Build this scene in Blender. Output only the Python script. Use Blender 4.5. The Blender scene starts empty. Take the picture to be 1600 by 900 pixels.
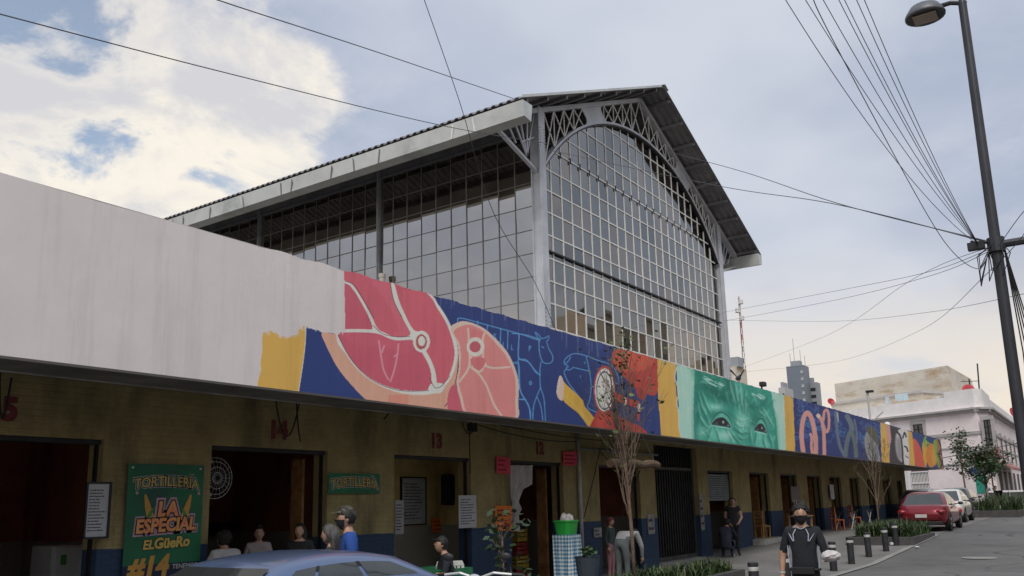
import bpy, bmesh, math, random
import numpy as np
from mathutils import Vector, Matrix
R = math.radians
rnd = random.Random(7)
sc = bpy.context.scene
col = sc.collection

# ------------------------------------------------------------------ camera
# X runs along the street, Y into the market, Z up; lens measured from the vanishing points of the photograph
EYE = 1.7
FPX, CX, CY = 1350.0, 800.0, 520.0
def cv(px, py):
    v = np.array([(px - CX) / FPX, (py - CY) / FPX, 1.0]); return v / np.linalg.norm(v)
_d1 = cv(1752, 767); _d2 = cv(-1197, 839)
_d2 = _d2 - (_d2 @ _d1) * _d1; _d2 /= np.linalg.norm(_d2)
CM = np.stack([_d1, _d2, np.cross(_d1, _d2)])
CAM = np.array([0, 0, EYE])
def on_y(px, py, y): r = CM @ cv(px, py); return CAM + r * (y / r[1])
def on_x(px, py, x): r = CM @ cv(px, py); return CAM + r * (x / r[0])
def on_z(px, py, z): r = CM @ cv(px, py); return CAM + r * ((z - EYE) / r[2])
def at_d(px, py, d): r = CM @ cv(px, py); return CAM + r * d
def gz(x):                                    # the street climbs gently away
    if x < 24: return 0.0
    if x < 33: return 0.32 * (x - 24) / 9
    return 0.32 + 0.0115 * (x - 33)
def on_g(px, py):
    z = 0.0
    for _ in range(30): p = on_z(px, py, z); z = gz(p[0])
    return p
cam = bpy.data.cameras.new('camera'); camo = bpy.data.objects.new('camera', cam); col.objects.link(camo)
cam.sensor_width = 36; cam.lens = 36 * FPX / 1600; cam.shift_y = (CY - 450) / 1600
cam.clip_end = 5000; cam.clip_start = 0.05
rx, ry, rz_ = CM @ [1, 0, 0], CM @ [0, -1, 0], CM @ [0, 0, -1]
camo.matrix_world = Matrix(((rx[0], ry[0], rz_[0], 0), (rx[1], ry[1], rz_[1], 0), (rx[2], ry[2], rz_[2], EYE), (0, 0, 0, 1)))
sc.camera = camo
sc.render.resolution_x = 1024; sc.render.resolution_y = 576
sc.view_settings.view_transform = 'Standard'; sc.view_settings.look = 'None'
sc.view_settings.exposure = 0.42; sc.view_settings.gamma = 1

# ------------------------------------------------------------------ world, sun
SUN_EL, SUN_AZ = 50, 209                      # azimuth of the sun, degrees from +X towards +Y (behind and left of the camera)
w = bpy.data.worlds.new('World'); sc.world = w; w.use_nodes = True
nt = w.node_tree; nt.nodes.clear()
def N(t, **k):
    n = nt.nodes.new(t)
    for a, b in k.items(): setattr(n, a, b)
    return n
def L(a, b): nt.links.new(a, b)
def val(op, a, b=None, c=None, clamp=False):
    n = N('ShaderNodeMath', operation=op); n.use_clamp = clamp
    for i, v in enumerate((a, b, c)):
        if v is None: continue
        if isinstance(v, (int, float)): n.inputs[i].default_value = v
        else: L(v, n.inputs[i])
    return n.outputs[0]
def ramp(fac, a, b):
    n = N('ShaderNodeMapRange', interpolation_type='SMOOTHSTEP'); L(fac, n.inputs[0])
    n.inputs[1].default_value = a; n.inputs[2].default_value = b; return n.outputs[0]
def mixc(f, a, b):
    n = N('ShaderNodeMix', data_type='RGBA')
    if isinstance(f, (int, float)): n.inputs[0].default_value = f
    else: L(f, n.inputs[0])
    for v, s in ((a, n.inputs[6]), (b, n.inputs[7])):
        if isinstance(v, tuple): s.default_value = (*v, 1)
        else: L(v, s)
    return n.outputs[2]
tc = N('ShaderNodeTexCoord'); sep = N('ShaderNodeSeparateXYZ'); L(tc.outputs['Generated'], sep.inputs[0])
zz = val('ADD', val('MAXIMUM', sep.outputs[2], 0.0), 0.22)
cmb = N('ShaderNodeCombineXYZ'); L(val('DIVIDE', sep.outputs[0], zz), cmb.inputs[0]); L(val('DIVIDE', sep.outputs[1], zz), cmb.inputs[1])
def noise(scale, det, rough, off, dist=0.0):
    m = N('ShaderNodeMapping'); m.inputs[1].default_value = off; L(cmb.outputs[0], m.inputs[0])
    n = N('ShaderNodeTexNoise'); n.inputs['Scale'].default_value = scale; n.inputs['Detail'].default_value = det
    n.inputs['Roughness'].default_value = rough; n.inputs['Distortion'].default_value = dist; L(m.outputs[0], n.inputs[0]); return n.outputs[0]
def facing(px, py):
    v = CM @ cv(px, py); n = N('ShaderNodeVectorMath', operation='DOT_PRODUCT'); L(tc.outputs['Generated'], n.inputs[0]); n.inputs[1].default_value = tuple(v); return n.outputs['Value']
sky = N('ShaderNodeTexSky', sky_type='NISHITA'); sky.sun_disc = False
sky.sun_elevation = R(SUN_EL); sky.sun_rotation = R(90 - SUN_AZ); sky.air_density = 1.2; sky.dust_density = 1.5
skc = N('ShaderNodeVectorMath', operation='SCALE'); L(sky.outputs[0], skc.inputs[0]); skc.inputs['Scale'].default_value = 0.11
big = noise(1.1, 8, 0.62, (3.1, 1.7, 0)); fine = noise(3.2, 9, 0.6, (7.3, 2.2, 0), 0.3); soft = noise(0.8, 4, 0.5, (1.2, 5.1, 0))
lft = ramp(facing(110, 190), 0.940, 0.992)                   # the break in the cover
brk = val('ADD', val('MULTIPLY', lft, 0.50), val('MULTIPLY', val('SUBTRACT', big, 0.5), 1.5))
cream = ramp(brk, 0.26, 0.40)
holes = val('MULTIPLY', ramp(val('ADD', fine, val('MULTIPLY', ramp(facing(-20, -60), 0.972, 1.0), 0.15)), 0.60, 0.70), val('MULTIPLY', ramp(facing(140, 60), 0.962, 0.99), 0.85))
low = val('SUBTRACT', 1.0, ramp(sep.outputs[2], 0.02, 0.30))
greyc = mixc(ramp(soft, 0.40, 0.62), (0.315, 0.36, 0.46), (0.49, 0.52, 0.58))
greyc = mixc(ramp(fine, 0.40, 0.85), greyc, (0.46, 0.49, 0.555))
creamc = mixc(ramp(fine, 0.40, 0.60), (0.50, 0.50, 0.525), (0.72, 0.675, 0.60))
lowc = mixc(ramp(big, 0.50, 0.72), (0.74, 0.63, 0.48), (0.50, 0.51, 0.54))
c1 = mixc(cream, greyc, creamc); c1 = mixc(val('MULTIPLY', low, 0.85), c1, lowc)
c2 = mixc(holes, c1, skc.outputs[0])
bg = N('ShaderNodeBackground'); L(c2, bg.inputs[0]); bg.inputs[1].default_value = 1.0
wo = N('ShaderNodeOutputWorld'); L(bg.outputs[0], wo.inputs[0])

sl = bpy.data.lights.new('sun', 'SUN'); sl.energy = 1.75; sl.angle = R(24); sl.color = (1.0, 0.95, 0.88)
so = bpy.data.objects.new('sun', sl); col.objects.link(so)
sd = Vector((math.cos(R(SUN_EL)) * math.cos(R(SUN_AZ)), math.cos(R(SUN_EL)) * math.sin(R(SUN_AZ)), math.sin(R(SUN_EL))))
so.rotation_euler = sd.to_track_quat('Z', 'Y').to_euler(); so.location = (0, -20, 40)

# ------------------------------------------------------------------ helpers
MATS = {}
def lin(c): return tuple((x / 255 / 12.92) if x / 255 <= .04045 else ((x / 255 + .055) / 1.055) ** 2.4 for x in c)
def mat(name, c=(.5, .5, .5), rough=.7, metal=0., var=.15, scale=3., bump=0., bscale=40., c2=None, spec=.5, coat=0., stain=None, trans=0., emit=None):
    if name in MATS: return MATS[name]
    m = bpy.data.materials.new(name); m.use_nodes = True; t = m.node_tree; b = t.nodes['Principled BSDF']
    b.inputs['Roughness'].default_value = rough; b.inputs['Metallic'].default_value = metal
    b.inputs['Specular IOR Level'].default_value = spec; b.inputs['Coat Weight'].default_value = coat
    if trans: b.inputs['Transmission Weight'].default_value = trans
    g = t.nodes.new('ShaderNodeNewGeometry')
    n = t.nodes.new('ShaderNodeTexNoise'); n.inputs['Scale'].default_value = scale; n.inputs['Detail'].default_value = 6; n.inputs['Roughness'].default_value = .65
    t.links.new(g.outputs['Position'], n.inputs[0])
    mr = t.nodes.new('ShaderNodeMapRange'); mr.inputs[1].default_value = .3; mr.inputs[2].default_value = .7; t.links.new(n.outputs[0], mr.inputs[0])
    mx = t.nodes.new('ShaderNodeMix'); mx.data_type = 'RGBA'; t.links.new(mr.outputs[0], mx.inputs[0])
    a = c; bb = c2 if c2 else tuple(x * (1 - var * 2) for x in c)
    if not c2: a = tuple(min(1, x * (1 + var * .5)) for x in c)
    mx.inputs[6].default_value = (*a, 1); mx.inputs[7].default_value = (*bb, 1)
    out = mx.outputs[2]
    if stain:
        n2 = t.nodes.new('ShaderNodeTexNoise'); n2.inputs['Scale'].default_value = stain[1]; n2.inputs['Detail'].default_value = 8; n2.inputs['Roughness'].default_value = .7
        mp = t.nodes.new('ShaderNodeMapping'); mp.inputs[3].default_value = stain[3] if len(stain) > 3 else (1, 1, .35)
        t.links.new(g.outputs['Position'], mp.inputs[0]); t.links.new(mp.outputs[0], n2.inputs[0])
        m2 = t.nodes.new('ShaderNodeMapRange'); m2.inputs[1].default_value = stain[2]; m2.inputs[2].default_value = stain[2] + .16; t.links.new(n2.outputs[0], m2.inputs[0])
        x2 = t.nodes.new('ShaderNodeMix'); x2.data_type = 'RGBA'; t.links.new(m2.outputs[0], x2.inputs[0]); t.links.new(out, x2.inputs[6]); x2.inputs[7].default_value = (*stain[0], 1); out = x2.outputs[2]
    t.links.new(out, b.inputs['Base Color'])
    if bump:
        n3 = t.nodes.new('ShaderNodeTexNoise'); n3.inputs['Scale'].default_value = bscale; n3.inputs['Detail'].default_value = 4; t.links.new(g.outputs['Position'], n3.inputs[0])
        bp = t.nodes.new('ShaderNodeBump'); bp.inputs['Strength'].default_value = bump; bp.inputs['Distance'].default_value = .02; t.links.new(n3.outputs[0], bp.inputs['Height']); t.links.new(bp.outputs[0], b.inputs['Normal'])
    MATS[name] = m; return m
def smat(rgb, rough=.6, **k):                  # a plain coloured material named by its colour
    return mat('paint_%d_%d_%d_%d' % (*rgb, int(rough * 100)) + ''.join(sorted(k)), lin(rgb), rough, **k)

WORLD = {}
def setp(o, label=None, cat=None, group=None, kind=None):
    for k, v in (('label', label), ('category', cat), ('group', group), ('kind', kind)):
        if v: o[k] = v
    return o
def T(name, label, cat, loc=(0, 0, 0), rotz=0, group=None, world=False):
    o = bpy.data.objects.new(name, None); col.objects.link(o); o.empty_display_size = .2
    o.location = loc; o.rotation_euler = (0, 0, rotz); setp(o, label, cat, group)
    if world: WORLD[o.name] = Vector(loc)
    return o
def root_off(p):
    while p:
        if p.name in WORLD: return WORLD[p.name]
        p = p.parent
    return None
class MB:
    def __init__(s): s.v = []; s.f = []; s.mi = []; s.m = 0; s.sm = False
    def add(s, v, f):
        k = len(s.v); s.v += [tuple(map(float, x)) for x in v]; s.f += [tuple(i + k for i in q) for q in f]; s.mi += [s.m] * len(f); return s
    def box(s, a, b):
        (x0, y0, z0), (x1, y1, z1) = a, b
        return s.add([(x0, y0, z0), (x1, y0, z0), (x1, y1, z0), (x0, y1, z0), (x0, y0, z1), (x1, y0, z1), (x1, y1, z1), (x0, y1, z1)],
                     [(3, 2, 1, 0), (4, 5, 6, 7), (0, 1, 5, 4), (1, 2, 6, 5), (2, 3, 7, 6), (3, 0, 4, 7)])
    def prism(s, poly, d):                       # poly: 3-D points, extruded by vector d
        n = len(poly); d = Vector(d); p = [Vector(q) for q in poly]; nr = Vector((0, 0, 0))
        for i in range(n): nr += p[i].cross(p[(i + 1) % n])
        if nr.dot(d) > 0: p = p[::-1]
        return s.add(p + [q + d for q in p], [tuple(range(n)), tuple(range(2 * n - 1, n - 1, -1))] + [(i, i + n, (i + 1) % n + n, (i + 1) % n) for i in range(n)])
    def bar(s, a, b, w, h=None, up=(0, 0, 1)):   # rectangular bar from a to b
        a, b = Vector(a), Vector(b); h = h or w; d = (b - a).normalized(); u = Vector(up)
        if abs(d.dot(u)) > .98: u = Vector((0, 1, 0))
        x = d.cross(u).normalized() * w / 2; y = x.cross(d).normalized() * h / 2
        return s.add([a - x - y, a + x - y, a + x + y, a - x + y, b - x - y, b + x - y, b + x + y, b - x + y], [(0, 1, 2, 3), (7, 6, 5, 4), (0, 4, 5, 1), (1, 5, 6, 2), (2, 6, 7, 3), (3, 7, 4, 0)])
    def tube(s, pts, r, n=8, cap=True):
        pts = [Vector(p) for p in pts]; k = len(pts); rs = r if isinstance(r, (list, tuple)) else [r] * k
        vs = []; fs = []; pu = None
        for i, p in enumerate(pts):
            d = (pts[min(i + 1, k - 1)] - pts[max(i - 1, 0)]).normalized()
            if pu is None: pu = d.cross(Vector((0, 0, 1)) if abs(d.z) < .95 else Vector((1, 0, 0))).normalized()
            else: pu = (pu - d * pu.dot(d)).normalized()
            q = d.cross(pu)
            for j in range(n):
                a = 2 * math.pi * j / n; vs.append(p + (pu * math.cos(a) + q * math.sin(a)) * rs[i])
        for i in range(k - 1):
            for j in range(n): fs.append((i * n + j, i * n + (j + 1) % n, (i + 1) * n + (j + 1) % n, (i + 1) * n + j))
        if cap: fs += [tuple(range(n - 1, -1, -1)), tuple(range((k - 1) * n, k * n))]
        return s.add(vs, fs)
    def lathe(s, prof, n=16, c=(0, 0, 0), axis='z'):   # profile of (r, h)
        vs = []; fs = []
        for r, h in prof:
            for j in range(n):
                a = 2 * math.pi * j / n; x, y = r * math.cos(a), r * math.sin(a)
                vs.append({'z': (c[0] + x, c[1] + y, c[2] + h), 'y': (c[0] + x, c[1] + h, c[2] - y), 'x': (c[0] + h, c[1] + x, c[2] + y)}[axis])
        k = len(prof)
        for i in range(k - 1):
            for j in range(n): fs.append((i * n + j, i * n + (j + 1) % n, (i + 1) * n + (j + 1) % n, (i + 1) * n + j))
        fs += [tuple(range(n - 1, -1, -1)), tuple(range((k - 1) * n, k * n))]
        return s.add(vs, fs)
    def sph(s, c, r, n=10, m=7):
        if not isinstance(r, (tuple, list)): r = (r, r, r)
        vs = [(c[0], c[1], c[2] - r[2])]; fs = []
        for i in range(1, m):
            t = math.pi * i / m
            for j in range(n):
                a = 2 * math.pi * j / n; vs.append((c[0] + r[0] * math.sin(t) * math.cos(a), c[1] + r[1] * math.sin(t) * math.sin(a), c[2] - r[2] * math.cos(t)))
        vs.append((c[0], c[1], c[2] + r[2]))
        for j in range(n):
            fs.append((0, 1 + (j + 1) % n, 1 + j))
            for i in range(m - 2): fs.append((1 + i * n + j, 1 + i * n + (j + 1) % n, 1 + (i + 1) * n + (j + 1) % n, 1 + (i + 1) * n + j))
            fs.append((1 + (m - 2) * n + j, 1 + (m - 2) * n + (j + 1) % n, len(vs) - 1))
        return s.add(vs, fs)
    def build(s, name, mats, parent=None, smooth=False, bevel=0):
        vs = s.v
        off = root_off(parent) if parent else None
        loc = None
        if parent is None and vs:
            a = np.array(vs); loc = ((a[:, 0].min() + a[:, 0].max()) / 2, (a[:, 1].min() + a[:, 1].max()) / 2, a[:, 2].min()); off = Vector(loc)
        if off is not None: vs = [(x - off[0], y - off[1], z - off[2]) for x, y, z in vs]
        me = bpy.data.meshes.new(name); me.from_pydata(vs, [], s.f)
        for m in (mats if isinstance(mats, (list, tuple)) else [mats]): me.materials.append(m)
        if any(s.mi): me.polygons.foreach_set('material_index', s.mi)
        if smooth or s.sm: me.polygons.foreach_set('use_smooth', [True] * len(s.f))
        me.update()
        o = bpy.data.objects.new(name, me); col.objects.link(o); o.parent = parent
        if loc: o.location = loc
        if bevel:
            md = o.modifiers.new('bevel', 'BEVEL'); md.width = bevel; md.segments = 2; md.limit_method = 'ANGLE'; md.harden_normals = False
        return o
def share(src, parent, loc=(0, 0, 0), name=None):     # another object with the same mesh
    o = bpy.data.objects.new(name or src.name.split('.')[0], src.data); col.objects.link(o); o.parent = parent; o.location = loc; return o
def copy_tree(o, parent=None):
    c = o.copy(); col.objects.link(c); c.parent = parent
    for ch in list(o.children): copy_tree(ch, c)
    return c
def text_mesh(s, size, extrude=.002, offset=0., align='CENTER', shear=0., space=1.):
    cu = bpy.data.curves.new('t', 'FONT'); cu.body = s; cu.size = size; cu.extrude = extrude; cu.offset = offset; cu.align_x = align; cu.align_y = 'CENTER'; cu.shear = shear; cu.space_character = space; cu.resolution_u = 3
    ob = bpy.data.objects.new('t', cu); col.objects.link(ob)
    dg = bpy.context.evaluated_depsgraph_get(); me = bpy.data.meshes.new_from_object(ob.evaluated_get(dg))
    v = [tuple(q.co) for q in me.vertices]; f = [tuple(p.vertices) for p in me.polygons]
    bpy.data.objects.remove(ob); bpy.data.curves.remove(cu); bpy.data.meshes.remove(me); return v, f
def text(mb, s, size, pos, offset=0., bend=0., shear=0., align='CENTER', extrude=.002, sx=1., space=1., rot=0.):
    """lettering on a wall that faces -Y: pos is its centre"""
    v, f = text_mesh(s, size, extrude, offset, align, shear, space)
    wmax = max(abs(q[0]) for q in v) or 1; ca, sa = math.cos(rot), math.sin(rot)
    o = []
    for x, y, z in v:
        y2 = y + bend * (1 - (x / wmax) ** 2); x2 = x * sx
        o.append((pos[0] + x2 * ca - y2 * sa, pos[1] - z, pos[2] + x2 * sa + y2 * ca))
    return mb.add(o, f)
# ------------------------------------------------------------------ mural painting (pigment on the fascia, held as point colours)
FY = 8.474                                      # plane of the fascia
FZ0, FZ1 = 3.2, 4.97
FX0, FX1 = -4.0, 57.3
rs = np.random.RandomState(3)
def catmull(p, closed, n=6):
    p = np.array(p, float); k = len(p); out = []
    for i in range(k if closed else k - 1):
        if closed: a, b, c, d = p[(i - 1) % k], p[i], p[(i + 1) % k], p[(i + 2) % k]
        else: a, b, c, d = p[max(i - 1, 0)], p[i], p[i + 1], p[min(i + 2, k - 1)]
        for t in np.linspace(0, 1, n, endpoint=False): out.append(.5 * ((2 * b) + (c - a) * t + (2 * a - 5 * b + 4 * c - d) * t * t + (3 * b - a - 3 * c + d) * t ** 3))
    if not closed: out.append(p[-1])
    return np.array(out)
class Paint:
    def __init__(s, px, py):
        s.x = px; s.y = py; s.c = np.zeros((len(px), 3)); s.o = (0, 0, 1, 1)
    def tr(s, p): ox, oy, k = s.o[:3]; return [(ox + x / k, oy + y / k) for x, y in p]
    def fill(s, p, c, smooth=True, alpha=1., soft=0.):
        q = s.tr(p); q = catmull(q, True, 5) if smooth else np.array(q, float)
        lo, hi = q.min(0) - soft, q.max(0) + soft
        idx = np.where((s.x >= lo[0]) & (s.x <= hi[0]) & (s.y >= lo[1]) & (s.y <= hi[1]))[0]
        if not len(idx): return
        X, Y = s.x[idx], s.y[idx]; ins = np.zeros(len(idx), bool); k = len(q); dm = np.full(len(idx), 1e9)
        for i in range(k):
            x0, y0 = q[i]; x1, y1 = q[(i + 1) % k]
            if y0 != y1:
                cr = ((y0 > Y) != (y1 > Y)) & (X < (x1 - x0) * (Y - y0) / (y1 - y0) + x0); ins ^= cr
            if soft: dm = np.minimum(dm, s.seg(X, Y, x0, y0, x1, y1))
        a = np.clip(.5 + np.where(ins, dm, -dm) / soft, 0, 1) if soft else ins.astype(float)
        a = (a * alpha)[:, None]; s.c[idx] = s.c[idx] * (1 - a) + np.array(c) * a
    @staticmethod
    def seg(X, Y, x0, y0, x1, y1):
        dx, dy = x1 - x0, y1 - y0; t = np.clip(((X - x0) * dx + (Y - y0) * dy) / (dx * dx + dy * dy + 1e-9), 0, 1); return np.hypot(X - x0 - t * dx, Y - y0 - t * dy)
    def line(s, p, wd, c, smooth=True, alpha=1., soft=.6, taper=False):
        q = s.tr(p); q = catmull(q, False, 5) if smooth and len(q) > 2 else np.array(q, float); k = s.o[2]; wd = wd / k
        lo, hi = q.min(0) - wd - soft, q.max(0) + wd + soft
        idx = np.where((s.x >= lo[0]) & (s.x <= hi[0]) & (s.y >= lo[1]) & (s.y <= hi[1]))[0]
        if not len(idx): return
        X, Y = s.x[idx], s.y[idx]; best = np.full(len(idx), -1e9)
        for i in range(len(q) - 1):
            u = (i + .5) / (len(q) - 1); ww = wd * (math.sin(math.pi * u) ** .6 if taper else 1)
            best = np.maximum(best, ww / 2 - s.seg(X, Y, *q[i], *q[i + 1]))
        a = (np.clip(best / soft + .5, 0, 1) * alpha)[:, None]; s.c[idx] = s.c[idx] * (1 - a) + np.array(c) * a
    def ell(s, cx, cy, a, b, c, **k): s.fill([(cx + a * math.cos(t), cy + b * math.sin(t)) for t in np.linspace(0, 6.2832, 16, endpoint=False)], c, **k)

def paint_mural(px, py):
    P = Paint(px, py); n = len(px)
    WH, YE, NV, PK, PE = (208, 199, 195), (222, 170, 72), (38, 58, 122), (214, 96, 110), (232, 160, 132)
    CR = (236, 214, 200); LB = (86, 156, 214)
    P.c[:] = NV
    # ---- butcher panel
    P.o = (400, 410, 3.3333)
    P.fill([(-20, 300), (262, 300), (258, 400), (245, 520), (219, 690), (-20, 690)], YE, False)
    P.line([(260, 310), (258, 400), (245, 520), (219, 690)], 4, CR)
    P.fill([(345, 360), (362, 425), (420, 540), (490, 630), (585, 725), (700, 790), (990, 800), (1035, 670), (1052, 560), (1056, 480), (1040, 395), (1003, 310), (955, 230), (900, 150), (700, 0), (440, -60), (440, 340)], PE)
    P.fill([(690, 690), (795, 690), (790, 790), (680, 790)], (226, 140, 118), False)
    ring = [(415, 360), (470, 480), (540, 570), (640, 640), (760, 682), (880, 690), (960, 665), (1020, 595), (1048, 500), (1042, 420), (1005, 315), (955, 232), (895, 150)]
    P.fill(ring + [(700, 0), (440, -60)], CR)
    P.fill([(424, 365), (480, 480), (550, 565), (640, 628), (760, 664), (900, 664), (915, 640), (905, 540), (870, 470), (830, 410), (740, 402), (620, 362), (500, 362)], (206, 84, 104))
    P.fill([(440, 365), (620, 366), (700, 395), (820, 408), (800, 470), (640, 440), (520, 420)], (212, 92, 110), alpha=.6, soft=6)
    P.fill([(462, -60), (700, -20), (712, 115), (730, 210), (770, 290), (805, 365), (770, 388), (690, 382), (640, 350), (600, 285), (545, 190), (500, 125), (462, 100)], (216, 98, 112))
    P.fill([(462, 40), (560, 60), (660, 180), (740, 330), (690, 382), (640, 350), (600, 285), (545, 190), (500, 125), (462, 95)], (204, 84, 98), alpha=.55, soft=5)
    P.fill([(462, 108), (500, 135), (540, 195), (590, 290), (605, 345), (560, 352), (462, 346)], (206, 86, 104))
    P.fill([(725, 60), (890, 160), (945, 240), (995, 325), (1028, 425), (1032, 500), (1005, 590), (960, 645), (935, 630), (915, 540), (880, 450), (900, 400), (860, 365), (820, 350), (780, 280), (740, 180)], (214, 92, 106))
    P.ell(862, 412, 44, 56, CR); P.ell(861, 414, 29, 40, (184, 88, 84)); P.ell(863, 410, 18, 26, CR)
    P.line([(465, 102), (500, 122), (545, 190), (600, 290), (622, 352)], 13, CR); P.line([(470, 356), (560, 356), (640, 364), (720, 396), (800, 392), (840, 372)], 17, CR)
    P.line([(708, 105), (728, 200), (770, 285), (812, 362)], 16, CR); P.line([(872, 460), (905, 520), (925, 580), (935, 650), (955, 668)], 22, CR)
    P.fill([(905, 640), (935, 625), (985, 640), (960, 680), (900, 676)], CR)
    for q in ([(464, 98), (510, 118), (556, 188), (612, 290)], [(700, 108), (718, 200), (760, 285)], [(424, 372), (480, 482), (550, 568), (640, 632), (760, 668), (900, 668)], [(612, 330), (660, 372), (740, 388), (800, 384)], [(905, 600), (930, 650), (965, 645), (1010, 590)]): P.line(q, 3.2, (72, 46, 70), alpha=.85)
    for q in ([(690, 610), (665, 560), (652, 490), (640, 410)], [(655, 470), (668, 435)], [(700, 620), (720, 560), (735, 490), (742, 425)], [(720, 490), (735, 480)]): P.line(q, 9, (228, 146, 156), alpha=.9)
    P.line([(1056, 480), (1048, 580), (1020, 690), (985, 750)], 4, (66, 48, 80)); P.fill([(1000, 690), (1040, 640), (1110, 790), (1010, 790)], (206, 88, 104))
    P.line([(905, 170), (955, 232), (1005, 315), (1042, 420), (1048, 500)], 6, (240, 220, 205))
    m2 = [(1012, 345), (1050, 313), (1100, 308), (1190, 345), (1280, 430), (1330, 505), (1366, 610), (1366, 720), (1345, 830), (1110, 800), (1060, 700), (1045, 620), (1056, 540), (1050, 430)]
    P.fill(m2, (238, 184, 166)); P.fill([(1030, 360), (1100, 325), (1180, 355), (1265, 440), (1315, 510), (1350, 610), (1350, 720), (1330, 830), (1120, 800), (1075, 700), (1056, 620), (1066, 540), (1062, 430)], (228, 130, 124))
    P.fill([(1108, 345), (1185, 370), (1175, 405), (1120, 390)], (222, 118, 116))
    for q in ([(1105, 345), (1108, 420), (1110, 540), (1060, 620)], [(1190, 370), (1180, 420), (1200, 540), (1320, 545)], [(1110, 540), (1160, 580), (1200, 640), (1240, 740), (1280, 800)], [(1120, 490), (1130, 540), (1165, 570), (1195, 530)]): P.line(q, 10, (240, 190, 172))
    P.ell(1143, 440, 46, 50, (240, 206, 190)); P.ell(1141, 440, 29, 29, (198, 88, 96)); P.fill([(1120, 500), (1190, 500), (1185, 545), (1155, 560), (1125, 535)], (214, 110, 112))
    # cuts drawn in pale blue line
    for q in ([(1050, 308), (1066, 290), (1200, 325), (1380, 374), (1440, 395), (1480, 406)], [(1155, 305), (1155, 330)], [(1205, 325), (1204, 350)], [(1275, 345), (1272, 425)], [(1312, 360), (1310, 450)], [(1370, 375), (1366, 520), (1372, 640), (1385, 690), (1420, 745), (1430, 820)], [(1366, 505), (1420, 520), (1455, 570), (1480, 585)], [(1338, 522), (1366, 528)], [(1368, 713), (1405, 716)]): P.line(q, 5.5, LB, alpha=.9)
    for q in ([(1238, 395), (1240, 370)], [(1250, 372), (1240, 385), (1252, 397)], [(1288, 440), (1288, 415)], [(1330, 430), (1330, 455), (1340, 452)]): P.line(q, 3.5, LB, False)
    P.o = (800, 500, 3.5556)
    for q in ([(0, 75), (60, 80), (110, 92), (155, 108)], [(155, 112), (142, 96), (129, 68), (150, 84), (163, 102), (185, 98)], [(185, 100), (205, 88), (200, 112), (193, 118), (205, 160), (226, 200), (222, 232), (195, 242), (168, 228), (152, 175), (150, 110)], [(162, 232), (155, 280), (158, 370), (178, 440), (186, 570)], [(158, 375), (122, 470), (115, 560)], [(140, 430), (160, 480), (172, 560)],
              [(40, 85), (36, 205), (80, 222), (120, 270), (156, 308)], [(15, 238), (38, 244), (45, 380), (75, 445), (102, 505), (100, 560)], [(36, 440), (76, 440)], [(95, 170), (96, 145), (104, 150), (97, 160)], [(103, 340), (96, 350), (103, 360), (109, 350), (103, 340)], [(165, 148), (176, 154)]): P.line(q, 5.5, LB, alpha=.9)
    for q in ([(342, 262), (318, 278), (300, 268), (312, 258), (290, 240), (300, 212), (345, 187), (410, 198), (480, 225), (540, 245), (578, 285), (594, 345), (575, 350)], [(300, 275), (290, 292), (312, 345), (352, 400), (385, 445)], [(412, 202), (430, 285), (440, 365), (432, 440), (420, 486), (470, 512)], [(342, 264), (428, 284)], [(438, 370), (460, 372)], [(296, 245), (315, 225), (325, 205)]): P.line(q, 5.5, LB, alpha=.9)
    P.line([(402, 232), (406, 242)], 4, LB); P.line([(380, 308), (382, 320)], 4, LB)
    P.fill([(282, 342), (305, 362), (388, 440), (405, 480), (458, 548), (458, 610), (430, 600), (370, 520), (283, 442)], (224, 172, 60)); P.fill([(268, 308), (286, 345), (284, 440), (262, 440), (248, 405), (254, 345)], (232, 186, 168))
    P.line([(300, 420), (380, 510), (440, 585)], 8, (236, 190, 90), alpha=.6); P.line([(250, 400), (268, 315)], 3, (246, 228, 214))
    P.fill([(553, 215), (572, 168), (660, 160), (806, 205), (806, 402), (745, 410), (680, 376), (600, 292), (560, 250)], (192, 62, 52)); P.fill([(560, 215), (578, 160), (680, 160), (790, 215), (745, 272), (640, 288), (575, 245)], (214, 82, 56), soft=3)
    P.fill([(690, 370), (740, 400), (735, 440), (700, 430)], (176, 52, 48)); P.fill([(572, 398), (640, 435), (708, 452), (715, 500), (705, 565), (697, 565), (694, 490), (570, 446)], (196, 58, 48), False)
    P.fill([(452, 620), (458, 540), (490, 490), (560, 515), (640, 560), (715, 592), (735, 640)], (186, 54, 48)); P.fill([(470, 560), (500, 520), (560, 545), (520, 600), (470, 605)], (206, 72, 54), soft=4, alpha=.7)
    P.ell(514, 386, 60, 132, (200, 64, 52)); P.ell(514, 388, 53, 120, (226, 218, 206)); P.ell(514, 392, 46, 108, (64, 62, 78)); P.ell(514, 392, 41, 100, (222, 214, 202))
    for i in range(40):
        t = rs.uniform(0, 6.28); r = rs.uniform(.1, .9); x, y = 514 + 38 * r * math.cos(t), 392 + 94 * r * math.sin(t); P.line([(x, y), (x + rs.uniform(-9, 9), y + rs.uniform(-16, 16))], 4, (110, 82, 66), alpha=.8)
    P.ell(626, 452, 9, 22, (226, 214, 196)); P.ell(626, 452, 4, 12, (90, 66, 60)); P.ell(706, 485, 8, 24, (224, 216, 208))
    P.fill([(806, 190), (912, 235), (905, 330), (916, 430), (925, 560), (942, 690), (832, 690), (812, 420)], YE, False)
    # ---- green face
    P.o = (1040, 560, 6.0)
    MT, G0, G1, G2, G3 = (166, 214, 194), (44, 160, 134), (16, 104, 90), (112, 210, 184), (198, 242, 224)
    P.fill([(100, 40), (300, 100), (280, 760), (150, 760), (118, 640), (122, 440), (108, 250)], MT, False); P.fill([(960, 280), (1120, 330), (1140, 880), (1030, 860)], MT, False)
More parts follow.
